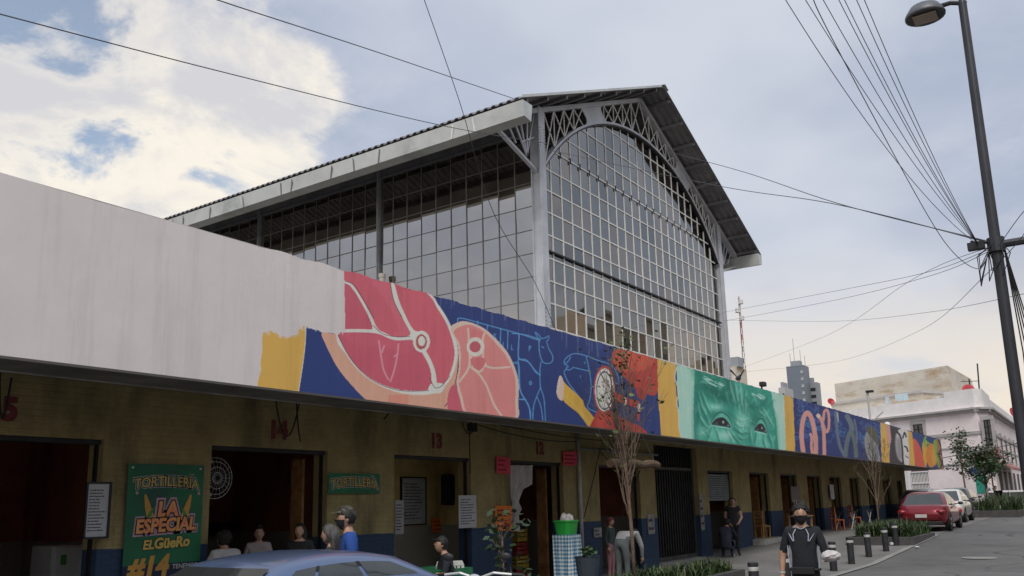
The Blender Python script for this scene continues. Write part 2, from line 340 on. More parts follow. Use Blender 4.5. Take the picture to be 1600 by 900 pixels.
    for i in range(60):
        x, y = (rs.uniform(120, 265), rs.uniform(80, 730)) if i % 2 else (rs.uniform(1010, 1110), rs.uniform(330, 830)); P.line([(x, y), (x + rs.uniform(-25, 25), y + 40 + rs.uniform(0, 40))], 14, (rs.choice([140, 190, 206]), 222, rs.choice([190, 206])), alpha=.3, soft=4)
    P.line([(104, 80), (86, 180), (110, 260), (120, 340), (104, 420), (122, 520), (125, 640), (146, 740)], 9, (214, 206, 190)); P.line([(1112, 340), (1108, 480), (1122, 620), (1132, 860)], 7, (210, 206, 190))
    P.fill([(1110, 330), (1200, 375), (1225, 900), (1128, 900), (1120, 620)], YE, False)
    P.fill([(275, 60), (980, 250), (1012, 440), (1042, 640), (1058, 900), (275, 900), (262, 500)], G0, False)
    P.fill([(275, 60), (600, 150), (620, 330), (560, 440), (400, 330), (300, 240)], (24, 130, 106), soft=14, alpha=.7)
    P.fill([(345, 250), (500, 270), (590, 370), (560, 440), (450, 390), (370, 320)], G1, soft=24, alpha=.75); P.fill([(740, 420), (860, 400), (930, 430), (860, 500), (770, 510)], G1, soft=24, alpha=.65)
    P.fill([(270, 300), (300, 300), (320, 560), (300, 740), (268, 760)], G1, soft=10, alpha=.55); P.fill([(575, 190), (625, 210), (640, 420), (600, 430)], G1, soft=10, alpha=.7); P.fill([(1020, 520), (1042, 600), (1056, 860), (1030, 860)], (20, 140, 112), soft=8, alpha=.6)
    P.fill([(400, 410), (520, 430), (560, 470), (470, 500), (390, 460)], G2, soft=16, alpha=.7); P.fill([(640, 240), (720, 270), (735, 500), (690, 520), (650, 420)], G2, soft=18, alpha=.5); P.fill([(690, 550), (780, 560), (780, 700), (700, 690), (650, 600)], G2, soft=18, alpha=.55)
    P.fill([(440, 640), (600, 670), (640, 790), (420, 770)], G2, soft=14, alpha=.65); P.fill([(860, 720), (950, 720), (1000, 840), (850, 840)], G2, soft=12, alpha=.6); P.fill([(880, 480), (960, 540), (1000, 640), (950, 640), (900, 560)], G2, soft=14, alpha=.5)
    for i in range(26):                                     # brows
        x, y = rs.uniform(345, 520), 0; y = 190 + (x - 345) * .34 + rs.uniform(-28, 26); P.line([(x, y), (x + 26, y + rs.uniform(4, 14)), (x + 52, y + rs.uniform(18, 34))], 6, G3, alpha=.75, taper=True)
    for i in range(20):
        x = rs.uniform(795, 910); y = 320 + (x - 795) * .36 + rs.uniform(-22, 26); P.line([(x, y), (x + 18, y + rs.uniform(2, 14)), (x + 34, y + rs.uniform(14, 30))], 6, G3, alpha=.7, taper=True)
    def wr(q, wd=13, a=.5): 
        P.line(q, wd * 1.6, (14, 96, 82), alpha=a, taper=True, soft=3.2); P.line([(x + wd * 1.1, y - wd * .8) for x, y in q], wd * 1.2, G3, alpha=a * .8, taper=True, soft=2.4)
    for q in ([(300, 330), (330, 450), (380, 560), (410, 640)], [(290, 420), (310, 540), (350, 640)], [(330, 320), (380, 450), (420, 530)], [(590, 220), (610, 330), (650, 440)], [(640, 240), (660, 360), (680, 480)], [(690, 260), (700, 380), (720, 510)], [(745, 300), (735, 400), (740, 520)],
              [(630, 590), (680, 640), (740, 640), (790, 590)], [(640, 650), (700, 700), (770, 690), (790, 650)], [(660, 560), (710, 590), (770, 570)], [(655, 720), (715, 760), (780, 730)], [(410, 655), (350, 700), (300, 730)], [(430, 650), (410, 720), (395, 770)], [(470, 670), (490, 730), (500, 780)], [(600, 680), (640, 740), (690, 800)], [(560, 680), (600, 740), (630, 800)],
              [(850, 700), (840, 770), (830, 830)], [(920, 720), (920, 790), (940, 850)], [(960, 710), (985, 780), (1000, 850)], [(820, 640), (790, 700), (800, 790)], [(800, 600), (840, 620), (860, 590)], [(900, 470), (950, 560), (1000, 640)], [(870, 510), (910, 540), (940, 620)], [(380, 250), (330, 230), (300, 250)], [(320, 560), (370, 640), (405, 655)]): wr(q)
    for i in range(230):                                     # brushwork following the wrinkles
        x, y = rs.uniform(285, 1040), 0; y = rs.uniform(70 + (x - 275) * .27, 740 + (x - 275) * .17); ang = (1.2 if x < 430 else 1.5 if x < 800 else 1.9) + rs.uniform(-.5, .5) - (.6 if y > 640 else 0); ln = rs.uniform(30, 90); cc = [G1, (22, 120, 98), G2, G3, G2][rs.randint(5)]
        P.line([(x, y), (x + ln * .5 * math.cos(ang) + 6, y + ln * .5 * math.sin(ang)), (x + ln * math.cos(ang), y + ln * math.sin(ang))], rs.uniform(8, 22), cc, alpha=rs.uniform(.12, .38), taper=True, soft=2)
    P.fill([(430, 520), (520, 490), (610, 560), (625, 640), (560, 600), (440, 620)], G1, soft=16, alpha=.6); P.fill([(820, 560), (880, 530), (950, 620), (960, 690), (900, 640), (830, 650)], G1, soft=14, alpha=.6)
    P.fill([(690, 520), (740, 520), (770, 620), (720, 640), (680, 600)], G3, soft=18, alpha=.45); P.fill([(520, 700), (590, 690), (610, 730), (560, 760), (520, 740)], G3, soft=10, alpha=.6); P.fill([(440, 440), (510, 450), (500, 480), (440, 475)], G3, soft=10, alpha=.55); P.fill([(310, 640), (380, 680), (340, 740), (300, 720)], G3, soft=14, alpha=.4)
    for (ex, ey, ew, eh) in ((520, 600, 88, 46), (890, 655, 56, 44)):
        P.fill([(ex - ew * 1.2, ey + eh * .6), (ex - ew * .6, ey - eh * 1.2), (ex + ew * .1, ey - eh * 2.0), (ex + ew * .8, ey - eh * 1.0), (ex + ew * 1.15, ey + eh * .9)], G2, soft=8, alpha=.8)
        P.line([(ex - ew * 1.25, ey + eh * .6), (ex - ew * .7, ey - eh * 1.2), (ex, ey - eh * 2.1), (ex + ew * .8, ey - eh * 1.1), (ex + ew * 1.2, ey + eh * .8)], 9, (12, 80, 72), taper=True)
        P.fill([(ex - ew, ey + eh * .35), (ex - ew * .5, ey - eh * .75), (ex + ew * .2, ey - eh), (ex + ew * .7, ey - eh * .2), (ex + ew, ey + eh), (ex + ew * .3, ey + eh * .8), (ex - ew * .5, ey + eh * .55)], (44, 40, 46), soft=2)
        P.fill([(ex - ew * .7, ey + eh * .35), (ex - ew * .42, ey - eh * .1), (ex - ew * .34, ey + eh * .4)], (84, 92, 92), soft=3); P.ell(ex + ew * .1, ey - eh * .05, ew * .38, eh * .74, (18, 20, 24)); P.ell(ex + ew * .1, ey, ew * .26, eh * .5, (40, 56, 56), soft=3); P.ell(ex + ew * .1, ey, ew * .14, eh * .34, (8, 9, 12)); P.ell(ex + ew * .22, ey - eh * .05, ew * .09, eh * .3, (190, 220, 210), soft=2); P.ell(ex + ew * .75, ey + eh * .66, ew * .08, eh * .2, (150, 170, 160), soft=2)
        P.line([(ex - ew * 1.1, ey + eh * .5), (ex - ew * .3, ey + eh * .9), (ex + ew * .5, ey + eh * 1.1), (ex + ew * 1.1, ey + eh * 1.4)], 7, G3, alpha=.7, taper=True)
    # ---- panels beyond
    P.o = (1200, 600, 5.3333)
    P.fill([(208, 100), (960, 300), (950, 720), (232, 660)], (40, 56, 118), False)
    for i in range(150):
        x, y = rs.uniform(215, 930), 0; y = 130 + (x - 205) * .3 + rs.uniform(0, 330) * (1 - (x - 205) / 1700)
        if 420 < x < 760 and rs.rand() < .6: continue
        r = rs.uniform(10, 26); P.line([(x + r * math.cos(t), y + r * .9 * math.sin(t)) for t in np.linspace(rs.uniform(0, 6), rs.uniform(7, 10), 6)], 5, (66, rs.choice([108, 140]), 196), alpha=.75)
    SP = (236, 150, 138)
    P.line([(300, 600), (285, 500), (280, 400), (295, 290), (325, 240), (360, 280), (385, 380), (398, 480), (398, 620)], 38, SP); P.line([(400, 600), (375, 590), (362, 520), (365, 450), (355, 420)], 24, SP)
    P.line([(470, 620), (468, 480), (462, 380), (445, 300), (415, 262)], 30, SP); P.line([(462, 300), (470, 230), (495, 220), (508, 280), (505, 370), (485, 400), (465, 350)], 22, SP); P.ell(420, 265, 16, 18, (240, 200, 180))
    GR = (98, 112, 130)
    P.line([(560, 240), (572, 330), (580, 420), (600, 520), (640, 600)], 26, GR); P.line([(578, 240), (585, 310)], 10, (170, 178, 176)); P.line([(660, 270), (690, 330), (700, 380)], 40, (104, 118, 130)); P.line([(720, 300), (735, 380), (740, 470), (720, 560)], 18, GR)
    P.line([(645, 600), (660, 470), (690, 400), (720, 470), (735, 600)], 34, (96, 112, 116)); P.line([(680, 590), (690, 470), (712, 560)], 10, (40, 50, 80)); P.fill([(800, 470), (850, 370), (900, 400), (915, 520), (935, 660), (850, 650)], (142, 146, 146)); P.fill([(815, 370), (860, 350), (910, 410), (925, 520), (880, 470), (840, 420)], (92, 92, 74))
    for i in range(24): x, y = rs.uniform(800, 920), rs.uniform(430, 640); P.line([(x, y), (x + rs.uniform(-8, 8), y + 40)], 6, (86, 92, 100), alpha=.7, taper=True)
    P.fill([(935, 320), (1022, 350), (1010, 700), (950, 690)], YE, False); P.fill([(985, 345), (1025, 360), (1035, 480), (1005, 500)], (212, 150, 150), False)
    for i in range(14): x, y = rs.uniform(950, 1025), rs.uniform(420, 650); P.line([(x, y), (x + 6, y + 30)], 9, (150, 116, 70), alpha=.7)
    P.fill([(1018, 350), (1170, 395), (1180, 700), (1015, 690), (1030, 520)], (66, 60, 62), False); P.fill([(1085, 385), (1170, 398), (1180, 680), (1130, 660), (1100, 520)], (212, 208, 204), soft=3); P.fill([(1062, 450), (1080, 400), (1108, 460), (1125, 640), (1085, 620), (1065, 540)], (190, 186, 186), soft=3)
    P.line([(1075, 400), (1105, 440), (1118, 540), (1128, 680)], 14, (30, 28, 34)); P.line([(1124, 450), (1138, 405), (1152, 440)], 12, (50, 46, 52)); P.line([(1138, 520), (1155, 530), (1165, 560)], 13, (60, 56, 62)); P.line([(1148, 600), (1170, 615)], 9, (120, 96, 98)); P.fill([(1075, 470), (1100, 470), (1112, 600), (1090, 610)], (110, 104, 108), soft=8, alpha=.8)
    P.fill([(1165, 390), (1205, 405), (1235, 720), (1185, 710)], YE, False)
    P.fill([(1200, 395), (1500, 480), (1500, 760), (1230, 720)], (42, 66, 130), False); P.fill([(1210, 460), (1265, 520), (1310, 690), (1235, 690)], (222, 88, 66)); P.fill([(1285, 520), (1310, 460), (1330, 520), (1325, 640), (1310, 690)], (226, 170, 50)); P.ell(1362, 595, 45, 100, (228, 132, 44)); P.ell(1390, 590, 24, 90, (232, 160, 56), soft=3)
    for q in ([(1315, 440), (1300, 480), (1320, 520)], [(1310, 470), (1345, 500)], [(1385, 480), (1400, 560), (1425, 690)], [(1395, 470), (1420, 560)]): P.line(q, 16, (126, 176, 66))
    P.fill([(1400, 455), (1500, 490), (1500, 760), (1432, 740)], (168, 116, 76), False)
    for q in ([(1420, 470), (1470, 580), (1440, 700)], [(1470, 490), (1420, 590), (1470, 700)], [(1412, 580), (1490, 590)]): P.line(q, 12, (52, 46, 60), False)
    # ---- the patch where the mural has been rolled over in white
    P.o = (400, 410, 3.3333)
    rag = [(455, -80), (458, 60), (462, 200), (465, 345), (462, 366), (440, 362), (428, 378), (402, 369), (372, 366), (340, 364), (322, 352), (300, 350), (286, 342), (275, 346), (262, 330), (244, 332), (232, 352), (222, 348), (214, 378), (190, 380), (176, 391), (150, 384), (122, 386), (104, 360), (92, 366), (70, 352), (58, 362), (36, 366), (30, 420), (34, 450), (24, 520), (26, 560), (10, 620), (4, 700), (-3000, 400), (-3000, -2000)]
    P.fill(rag, WH, False)
    for i in range(40): x = rs.uniform(30, 460); y = np.interp(x, [30, 100, 120, 215, 262, 300, 465], [372, 362, 386, 378, 332, 350, 366]); P.line([(x, y - 30), (x + 3, y + rs.uniform(0, 14))], 5, WH, alpha=.8)
    # weathering of the paint
    h = np.random.RandomState(5).uniform(-1, 1, n)[:, None]; P.c *= 1 + .018 * h * (px > 400)[:, None]
    gx = (px > 545) * (np.sin(px * .31) * .5 + np.sin(px * .83 + 1.3) * .5 + np.sin(px * .11 + py * .04)); P.c *= (1 - .012 * np.abs(gx))[:, None]
    dr = np.random.RandomState(9)
    for i in range(70):
        x = dr.uniform(680, 1460); yt = 263 + .291 * x - 2; P.o = (0, 0, 1); P.line([(x, yt), (x + dr.uniform(-.5, .5), yt + dr.uniform(6, 30))], dr.uniform(.8, 2.5), (190, 190, 196), alpha=dr.uniform(.08, .3), soft=1)
    gm = P.c.mean(1, keepdims=True); P.c = gm + (P.c - gm) * .86; s = P.c / 255.; l = np.where(s <= .04045, s / 12.92, ((s + .055) / 1.055) ** 2.4)
    return np.clip(l / .76, 0, .85)
# ------------------------------------------------------------------ materials of the setting
def wall_paint(name, up, dn, zsplit, wear=(.5, .47, .4)):
    m = mat(name, up, .85, var=.16, scale=2.2, bump=.25, bscale=60, stain=(tuple(x * .38 for x in up), .8, .50, (1, 1, .3)))
    t = m.node_tree; b = t.nodes['Principled BSDF']; src = b.inputs['Base Color'].links[0].from_socket
    g = t.nodes.new('ShaderNodeNewGeometry'); sp = t.nodes.new('ShaderNodeSeparateXYZ'); t.links.new(g.outputs['Position'], sp.inputs[0])
    n = t.nodes.new('ShaderNodeTexNoise'); n.inputs['Scale'].default_value = 5; t.links.new(g.outputs['Position'], n.inputs[0])
    ad = t.nodes.new('ShaderNodeMath'); ad.operation = 'MULTIPLY_ADD'; t.links.new(n.outputs[0], ad.inputs[0]); ad.inputs[1].default_value = .03; t.links.new(sp.outputs[2], ad.inputs[2])
    lt = t.nodes.new('ShaderNodeMath'); lt.operation = 'LESS_THAN'; t.links.new(ad.outputs[0], lt.inputs[0]); lt.inputs[1].default_value = zsplit + .015
    n2 = t.nodes.new('ShaderNodeTexNoise'); n2.inputs['Scale'].default_value = 7; n2.inputs['Detail'].default_value = 9; n2.inputs['Roughness'].default_value = .75; t.links.new(g.outputs['Position'], n2.inputs[0])
    m2 = t.nodes.new('ShaderNodeMapRange'); m2.inputs[1].default_value = .66; m2.inputs[2].default_value = .72; t.links.new(n2.outputs[0], m2.inputs[0])
    x0 = t.nodes.new('ShaderNodeMix'); x0.data_type = 'RGBA'; t.links.new(m2.outputs[0], x0.inputs[0]); x0.inputs[6].default_value = (*dn, 1); x0.inputs[7].default_value = (*wear, 1)
    x1 = t.nodes.new('ShaderNodeMix'); x1.data_type = 'RGBA'; t.links.new(lt.outputs[0], x1.inputs[0]); t.links.new(src, x1.inputs[6]); t.links.new(x0.outputs[2], x1.inputs[7])
    t.links.new(x1.outputs[2], b.inputs['Base Color']); return m
WY = 10.448
ZD = float(on_y(743, 825, WY)[2])
M_wall = wall_paint('yellow_and_blue_wall_paint', (.365, .29, .13), (.030, .058, .11), ZD)
M_red = wall_paint('red_brown_stall_paint', (.36, .12, .07), (.30, .27, .22), 1.35)
M_yel = wall_paint('yellow_stall_paint', (.66, .50, .20), (.30, .28, .22), 1.35)  # bright yellow stands in for light inside stall thirteen
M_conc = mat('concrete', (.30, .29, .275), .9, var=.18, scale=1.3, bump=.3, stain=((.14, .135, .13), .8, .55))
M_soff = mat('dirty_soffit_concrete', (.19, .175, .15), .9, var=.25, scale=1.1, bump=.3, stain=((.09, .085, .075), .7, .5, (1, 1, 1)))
M_white = mat('white_roller_paint', (.74, .68, .655), .8, var=.035, scale=.8, bump=.03, bscale=30, stain=((.67, .605, .575), .35, .55, (1, 1, 1)))
M_road = mat('worn_asphalt', (.150, .146, .142), .85, var=.2, scale=.35, bump=.35, bscale=90, stain=((.11, .107, .105), .22, .52, (1, .35, 1)))
t = M_road.node_tree; b = t.nodes['Principled BSDF']; src = b.inputs['Base Color'].links[0].from_socket      # cracks and sealed seams
g = t.nodes.new('ShaderNodeNewGeometry'); wn = t.nodes.new('ShaderNodeTexNoise'); wn.inputs['Scale'].default_value = 1.2; t.links.new(g.outputs['Position'], wn.inputs[0])
wv = t.nodes.new('ShaderNodeVectorMath'); wv.operation = 'MULTIPLY_ADD'; t.links.new(wn.outputs['Color'], wv.inputs[0]); wv.inputs[1].default_value = (.7, .7, 0); t.links.new(g.outputs['Position'], wv.inputs[2])
vo = t.nodes.new('ShaderNodeTexVoronoi'); vo.feature = 'DISTANCE_TO_EDGE'; vo.inputs['Scale'].default_value = .28; t.links.new(wv.outputs[0], vo.inputs[0])
cm = t.nodes.new('ShaderNodeMapRange'); cm.inputs[1].default_value = .004; cm.inputs[2].default_value = .012; cm.inputs[3].default_value = .55; cm.inputs[4].default_value = 1; t.links.new(vo.outputs['Distance'], cm.inputs[0])
sv = t.nodes.new('ShaderNodeVectorMath'); sv.operation = 'SCALE'; t.links.new(src, sv.inputs[0]); t.links.new(cm.outputs[0], sv.inputs['Scale']); t.links.new(sv.outputs[0], b.inputs['Base Color'])
M_pave = mat('pavement_concrete', (.20, .193, .182), .9, var=.16, scale=.6, bump=.3, bscale=70, stain=((.14, .134, .128), .35, .54, (1, 1, 1)))
M_kerb = mat('kerb_concrete', (.30, .295, .28), .9, var=.15, scale=1.5, bump=.2)
M_floor = mat('stall_floor_cement', (.16, .145, .13), .8, var=.2, scale=2)
M_dark = mat('dark_steel', (.03, .03, .033), .5, .3, var=.2)
M_galv = mat('galvanised_sheet', (.60, .62, .60), .45, .3, var=.10, scale=.9, bump=.12, bscale=3, stain=((.36, .38, .38), .5, .55, (1, 1, 1)))
M_roofsheet = mat('weathered_roof_sheet', (.24, .235, .245), .6, .2, var=.2, scale=1.2, stain=((.17, .165, .17), .6, .55, (1, 1, 1)))
M_steelp = mat('grey_painted_steel', (.58, .60, .65), .55, .1, var=.12, scale=1.5, stain=((.44, .45, .47), 1.1, .58))
M_mullw = mat('white_glazing_bar', (.80, .79, .76), .5, var=.08)
M_mulld = mat('brown_glazing_bar', (.20, .185, .18), .5, .2, var=.15)
def mirror(name, c, rough):
    m = mat(name, c, rough, 1.0, var=.06, scale=.5); return m
M_post2 = mat('dull_post_steel', (.34, .36, .40), .5, .2, var=.15); M_gl1 = mirror('bronze_solar_glass', (.50, .465, .425), .02); M_gl2 = mirror('grey_solar_glass', (.285, .28, .26), .03)
M_gl3 = mirror('darker_solar_glass', (.225, .225, .21), .04); M_gl4 = mirror('brown_solar_glass', (.33, .29, .25), .05)
M_glass = mat('dark_window_glass', (.02, .022, .025), .06, .0, var=.1, spec=.9)

# ------------------------------------------------------------------ ground
xs = [-120, -40, 0, 24, 27, 30, 33, 60, 100, 160, 300, 700, 1600]
def strip(y0, y1, dz, xa=None, xb=None, y0f=None, y1f=None):
    X = sorted(set([x for x in xs if (xa is None or x > xa) and (xb is None or x < xb)] + [x for x in (xa, xb) if x is not None]))
    mb = MB(); v = []; f = []
    for x in X: v += [(x, y0, gz(x) + dz), (x, y1, gz(x) + dz)]
    for i in range(len(X) - 1): f.append((2 * i, 2 * i + 2, 2 * i + 3, 2 * i + 1))
    return mb.add(v, f)
setp(strip(-400, 900, 0).build('road', M_road), kind='structure')
KY = 5.55
setp(strip(KY, 60, .012, -40, 93).build('pavement', M_pave), kind='structure')
setp(strip(KY - .16, KY + .02, .02, -40, 34).build('kerb_strip', M_kerb), kind='structure')
setp(strip(WY + .33, WY + 3.6, .03, -4, 56).build('stall_floor', M_floor), kind='structure')

# ------------------------------------------------------------------ the low market row
mk = T('market_row', 'long low market row with painted brick stalls under a mural fascia', 'market', (26, WY, 0), world=True)
OPEN = [(.25, 2.45), (3.87, 6.07), (7.67, 9.87), (11.45, 13.66), (15.02, 17.13), (18.81, 21.0), (21.97, 24.91), (25.7, 27.77), (29.4, 31.4), (32.75, 34.8), (36.16, 38.19), (39.5, 41.4), (42.9, 44.76), (46.46, 48.14), (50.0, 51.7), (53.5, 55.0)]
DT = 2.64; ZC = 3.42; TH = .32
def dtop(i): return 3.28 if i == 6 else DT
wb = MB(); rects = []
px0 = -4.0
for i, (a, b) in enumerate(OPEN):
    rects.append((px0, a, -.2, ZC)); rects.append((a, b, dtop(i), ZC)); px0 = b
rects.append((px0, 56.1, -.2, ZC))
for a, b, z0, z1 in rects: wb.box((a, WY, z0), (b, WY + TH, z1))
wall = wb.build('wall', M_wall, mk)
# bricks, one by one: those largest in the photograph are parts, the rest of the brickwork one part
BL, BH = .245, .078; bricks = []
row = 0; z = 0.0
while z < 3.36:
    x = -3.9 + (BL / 2 if row % 2 else 0)
    while x < 29.5:
        bricks.append((x, z)); x += BL
    z += BH; row += 1
def inside(x, z):
    x0, x1, z0, z1 = x + .004, x + BL - .01, z + .004, z + BH - .01
    for a, b, c, d in rects:
        if x0 >= a - 1e-6 and x1 <= b + 1e-6:
            if c == -.2 and d >= z1: return True
            if z0 >= c and z1 <= d: return True
    return False
cut = []; full = []
for x, z in bricks:
    if inside(x, z): full.append((x, z))
    else:
        for a, b, c, d in rects:                    # closers at the edges of openings
            q0, q1 = max(x, a), min(x + BL, b)
            if q1 - q0 > .03 and z + BH - .01 <= d and (z + .004 >= c): cut.append((q0, q1, z))
protos = []
for k in range(5):
    q = MB(); e = [rnd.uniform(0, .003) for _ in range(4)]; w_, h_ = BL - .012, BH - .013
    q.add([(0, 0, 0), (w_, 0, 0), (w_, 0, h_), (0, 0, h_), (.004, -.005 - e[0], .004), (w_ - .004, -.005 - e[1], .004), (w_ - .004, -.005 - e[2], h_ - .004), (.004, -.005 - e[3], h_ - .004)],
          [(4, 5, 6, 7), (0, 1, 5, 4), (1, 2, 6, 5), (2, 3, 7, 6), (3, 0, 4, 7)])
    me = bpy.data.meshes.new('brick'); me.from_pydata(q.v, [], q.f); me.materials.append(M_wall); protos.append(me)
def seen(x, z): return (6.1 < x < 7.4 or 9.9 < x < 11.3 or 13.7 < x < 14.9 or 17.2 < x < 18.6 or (z > 2.7 and 4.5 < x < 14)) and z > 1.0 and z < 3.15
near = sorted([b for b in full if seen(*b)], key=lambda b: b[0])[:300]; ns = set(near)
off = WORLD[mk.name]
for x, z in near:
    o = bpy.data.objects.new('brick', rnd.choice(protos)); col.objects.link(o); o.parent = wall; o.location = (x + .006 - off[0], WY + .001 - off[1], z + .006 - off[2])
rb = MB()
for x, z in full:
    if (x, z) in ns: continue
    p = rnd.choice(protos); rb.add([(v.co.x + x + .006, v.co.y + WY + .001, v.co.z + z + .006) for v in p.vertices], [tuple(f.vertices) for f in p.polygons])
for q0, q1, z in cut:
    rb.add([(q0 + .005, WY - .004, z + .008), (q1 - .005, WY - .004, z + .008), (q1 - .005, WY - .004, z + BH - .008), (q0 + .005, WY - .004, z + BH - .008), (q0 + .003, WY + .001, z + .006), (q1 - .003, WY + .001, z + .006), (q1 - .003, WY + .001, z + BH - .006), (q0 + .003, WY + .001, z + BH - .006)], [(0, 1, 2, 3), (4, 5, 1, 0), (5, 6, 2, 1), (6, 7, 3, 2), (7, 4, 0, 3)])
setp(rb.build('brickwork', M_wall, mk), kind='stuff')
# canopy, soffit beam, fascia
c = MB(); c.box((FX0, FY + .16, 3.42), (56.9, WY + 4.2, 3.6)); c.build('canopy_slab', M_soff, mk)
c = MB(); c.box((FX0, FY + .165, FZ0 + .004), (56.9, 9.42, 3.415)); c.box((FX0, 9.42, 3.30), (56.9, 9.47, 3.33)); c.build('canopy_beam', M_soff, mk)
c = MB(); c.box((FX0, 9.36, 3.196), (56.9, 9.43, 3.215)); c.build('drip_moulding', mat('pale_drip_edge', (.42, .40, .37), .8, var=.3, scale=2), mk)
c = MB(); c.box((FX0, FY + .006, FZ0), (FX1, FY + .16, FZ1)); c.build('fascia', M_white, mk)
c = MB(); c.box((57.0, FY + .165, FZ0), (57.29, FY + .55, FZ1 - .02)); c.box((56.9, FY + .55, FZ0), (57.29, WY + 1, 3.6)); c.build('fascia_return', M_white, mk)
# painted front of the fascia: columns evenly spread as the eye sees them, rows even
gxs = [FX0] + list(np.linspace(FX0 + .5, 5.5, 12)) + [float(on_y(p, 600, FY)[0]) for p in np.arange(392, 1474, .92)]
gxs = [x for x in gxs if x < FX1 - .02] + [FX1]
gzs = np.linspace(FZ0, FZ1, 250)
GX, GZ = np.meshgrid(gxs, gzs); V = np.stack([GX.ravel(), np.full(GX.size, FY), GZ.ravel()], 1)
# uneven top edge of the render coat
q = (V - CAM) @ CM; PXX = CX + FPX * q[:, 0] / q[:, 2]; PYY = CY + FPX * q[:, 1] / q[:, 2]
LC = paint_mural(PXX, PYY)
nx, nz = len(gxs), len(gzs)
idx = np.arange(nx * nz).reshape(nz, nx); F = np.stack([idx[:-1, :-1], idx[:-1, 1:], idx[1:, 1:], idx[1:, :-1]], -1).reshape(-1, 4)
topr = np.zeros(len(V)); topr[idx[-1]] = .012 * np.sin(np.array(gxs) * 9) + np.random.RandomState(1).uniform(-.012, .008, nx) * (np.array(gxs) > 9)
V[:, 2] += topr
me = bpy.data.meshes.new('mural'); me.from_pydata((V - np.array(off)).tolist(), [], F.tolist())
ca = me.color_attributes.new('pigment', 'FLOAT_COLOR', 'POINT'); ca.data.foreach_set('color', np.concatenate([LC, np.ones((len(V), 1))], 1).astype(np.float32).ravel())
mm = bpy.data.materials.new('mural_paint'); mm.use_nodes = True; t = mm.node_tree; b = t.nodes['Principled BSDF']; b.inputs['Roughness'].default_value = .62
at = t.nodes.new('ShaderNodeAttribute'); at.attribute_name = 'pigment'
g = t.nodes.new('ShaderNodeNewGeometry'); n = t.nodes.new('ShaderNodeTexNoise'); n.inputs['Scale'].default_value = 1.3; n.inputs['Detail'].default_value = 9; n.inputs['Roughness'].default_value = .7; t.links.new(g.outputs['Position'], n.inputs[0])
mr = t.nodes.new('ShaderNodeMapRange'); mr.inputs[1].default_value = .3; mr.inputs[2].default_value = .7; mr.inputs[3].default_value = .93; mr.inputs[4].default_value = 1.03; t.links.new(n.outputs[0], mr.inputs[0])
sm2 = t.nodes.new('ShaderNodeMapping'); sm2.inputs[3].default_value = (3.2, 1, .22); t.links.new(g.outputs['Position'], sm2.inputs[0]); sn = t.nodes.new('ShaderNodeTexNoise'); sn.inputs['Scale'].default_value = 1.6; sn.inputs['Detail'].default_value = 8; sn.inputs['Roughness'].default_value = .7; t.links.new(sm2.outputs[0], sn.inputs[0])
sr2 = t.nodes.new('ShaderNodeMapRange'); sr2.inputs[1].default_value = .50; sr2.inputs[2].default_value = .72; sr2.inputs[3].default_value = 1.0; sr2.inputs[4].default_value = .87; t.links.new(sn.outputs[0], sr2.inputs[0]); ml2 = t.nodes.new('ShaderNodeMath'); ml2.operation = 'MULTIPLY'; t.links.new(mr.outputs[0], ml2.inputs[0]); t.links.new(sr2.outputs[0], ml2.inputs[1])
vm = t.nodes.new('ShaderNodeVectorMath'); vm.operation = 'SCALE'; t.links.new(at.outputs['Color'], vm.inputs[0]); t.links.new(ml2.outputs[0], vm.inputs['Scale']); t.links.new(vm.outputs[0], b.inputs['Base Color'])
n3 = t.nodes.new('ShaderNodeTexNoise'); n3.inputs['Scale'].default_value = 18; t.links.new(g.outputs['Position'], n3.inputs[0]); bp = t.nodes.new('ShaderNodeBump'); bp.inputs['Strength'].default_value = .04; bp.inputs['Distance'].default_value = .02; t.links.new(n3.outputs[0], bp.inputs['Height']); t.links.new(bp.outputs[0], b.inputs['Normal'])
me.materials.append(mm); mo = bpy.data.objects.new('mural', me); col.objects.link(mo); mo.parent = mk
mo['label'] = 'painted mural with meat cuts, green wrinkled face and fruit, partly whitewashed'
# numbers over the stalls
M_num = mat('faded_red_paint', (.22, .035, .045), .8, var=.25, scale=8)
for s_, px, py in (('15', 2, 640), ('14', 434, 673), ('13', 681, 690), ('12', 842, 701)):
    p = on_y(px, py, WY); t_ = MB(); text(t_, s_, .36, (p[0], WY - .013, p[2]), offset=.022); t_.build('stall_number', M_num, mk)
# stalls: back walls, partitions, frames
BACK = WY + 3.3
for i, (a, b) in enumerate(OPEN):
    lo = (OPEN[i - 1][1] + a) / 2 if i else -3.9; hi = (b + OPEN[i + 1][0]) / 2 if i + 1 < len(OPEN) else 56.0
    m = M_yel if i in (3,) else M_red
    if i != 6:
        bk_ = WY + 1.35 if i == 3 else BACK; MB().box((lo + .063, bk_, -.2), (hi - .063, bk_ + .12, ZC - .003)).build('stall_back_wall', m, mk)  # stall thirteen's back wall brought forward so it looks lit
        q = MB(); q.box((hi - .06, WY + TH + .003, -.2), (hi + .06, BACK + .12, ZC - .003)); q.build('stall_partition', m, mk)
        q = MB(); q.box((a - .01, WY + .06, dtop(i) - .06), (b + .01, WY + .18, dtop(i) + .004)); q.box((b - .03, WY + .10, gz(a)), (b + .012, WY + .16, dtop(i) - .065)); q.box((a - .012, WY + .10, gz(a)), (a + .02, WY + .16, dtop(i) - .065)); q.build('shutter_guide', M_dark, mk)
        if i > 1 and i % 2 == 0 or i > 7:                # timber or steel door leaf folded back on the right jamb
            q = MB(); q.box((b - .22, WY + TH + .02, gz(b) + .03), (b - .17, WY + TH + (1.0 if i > 6 else .28), dtop(i) - .12)); q.build('door_leaf', mat('varnished_door_wood', (.36, .17, .06), .6, var=.3, scale=6), mk)
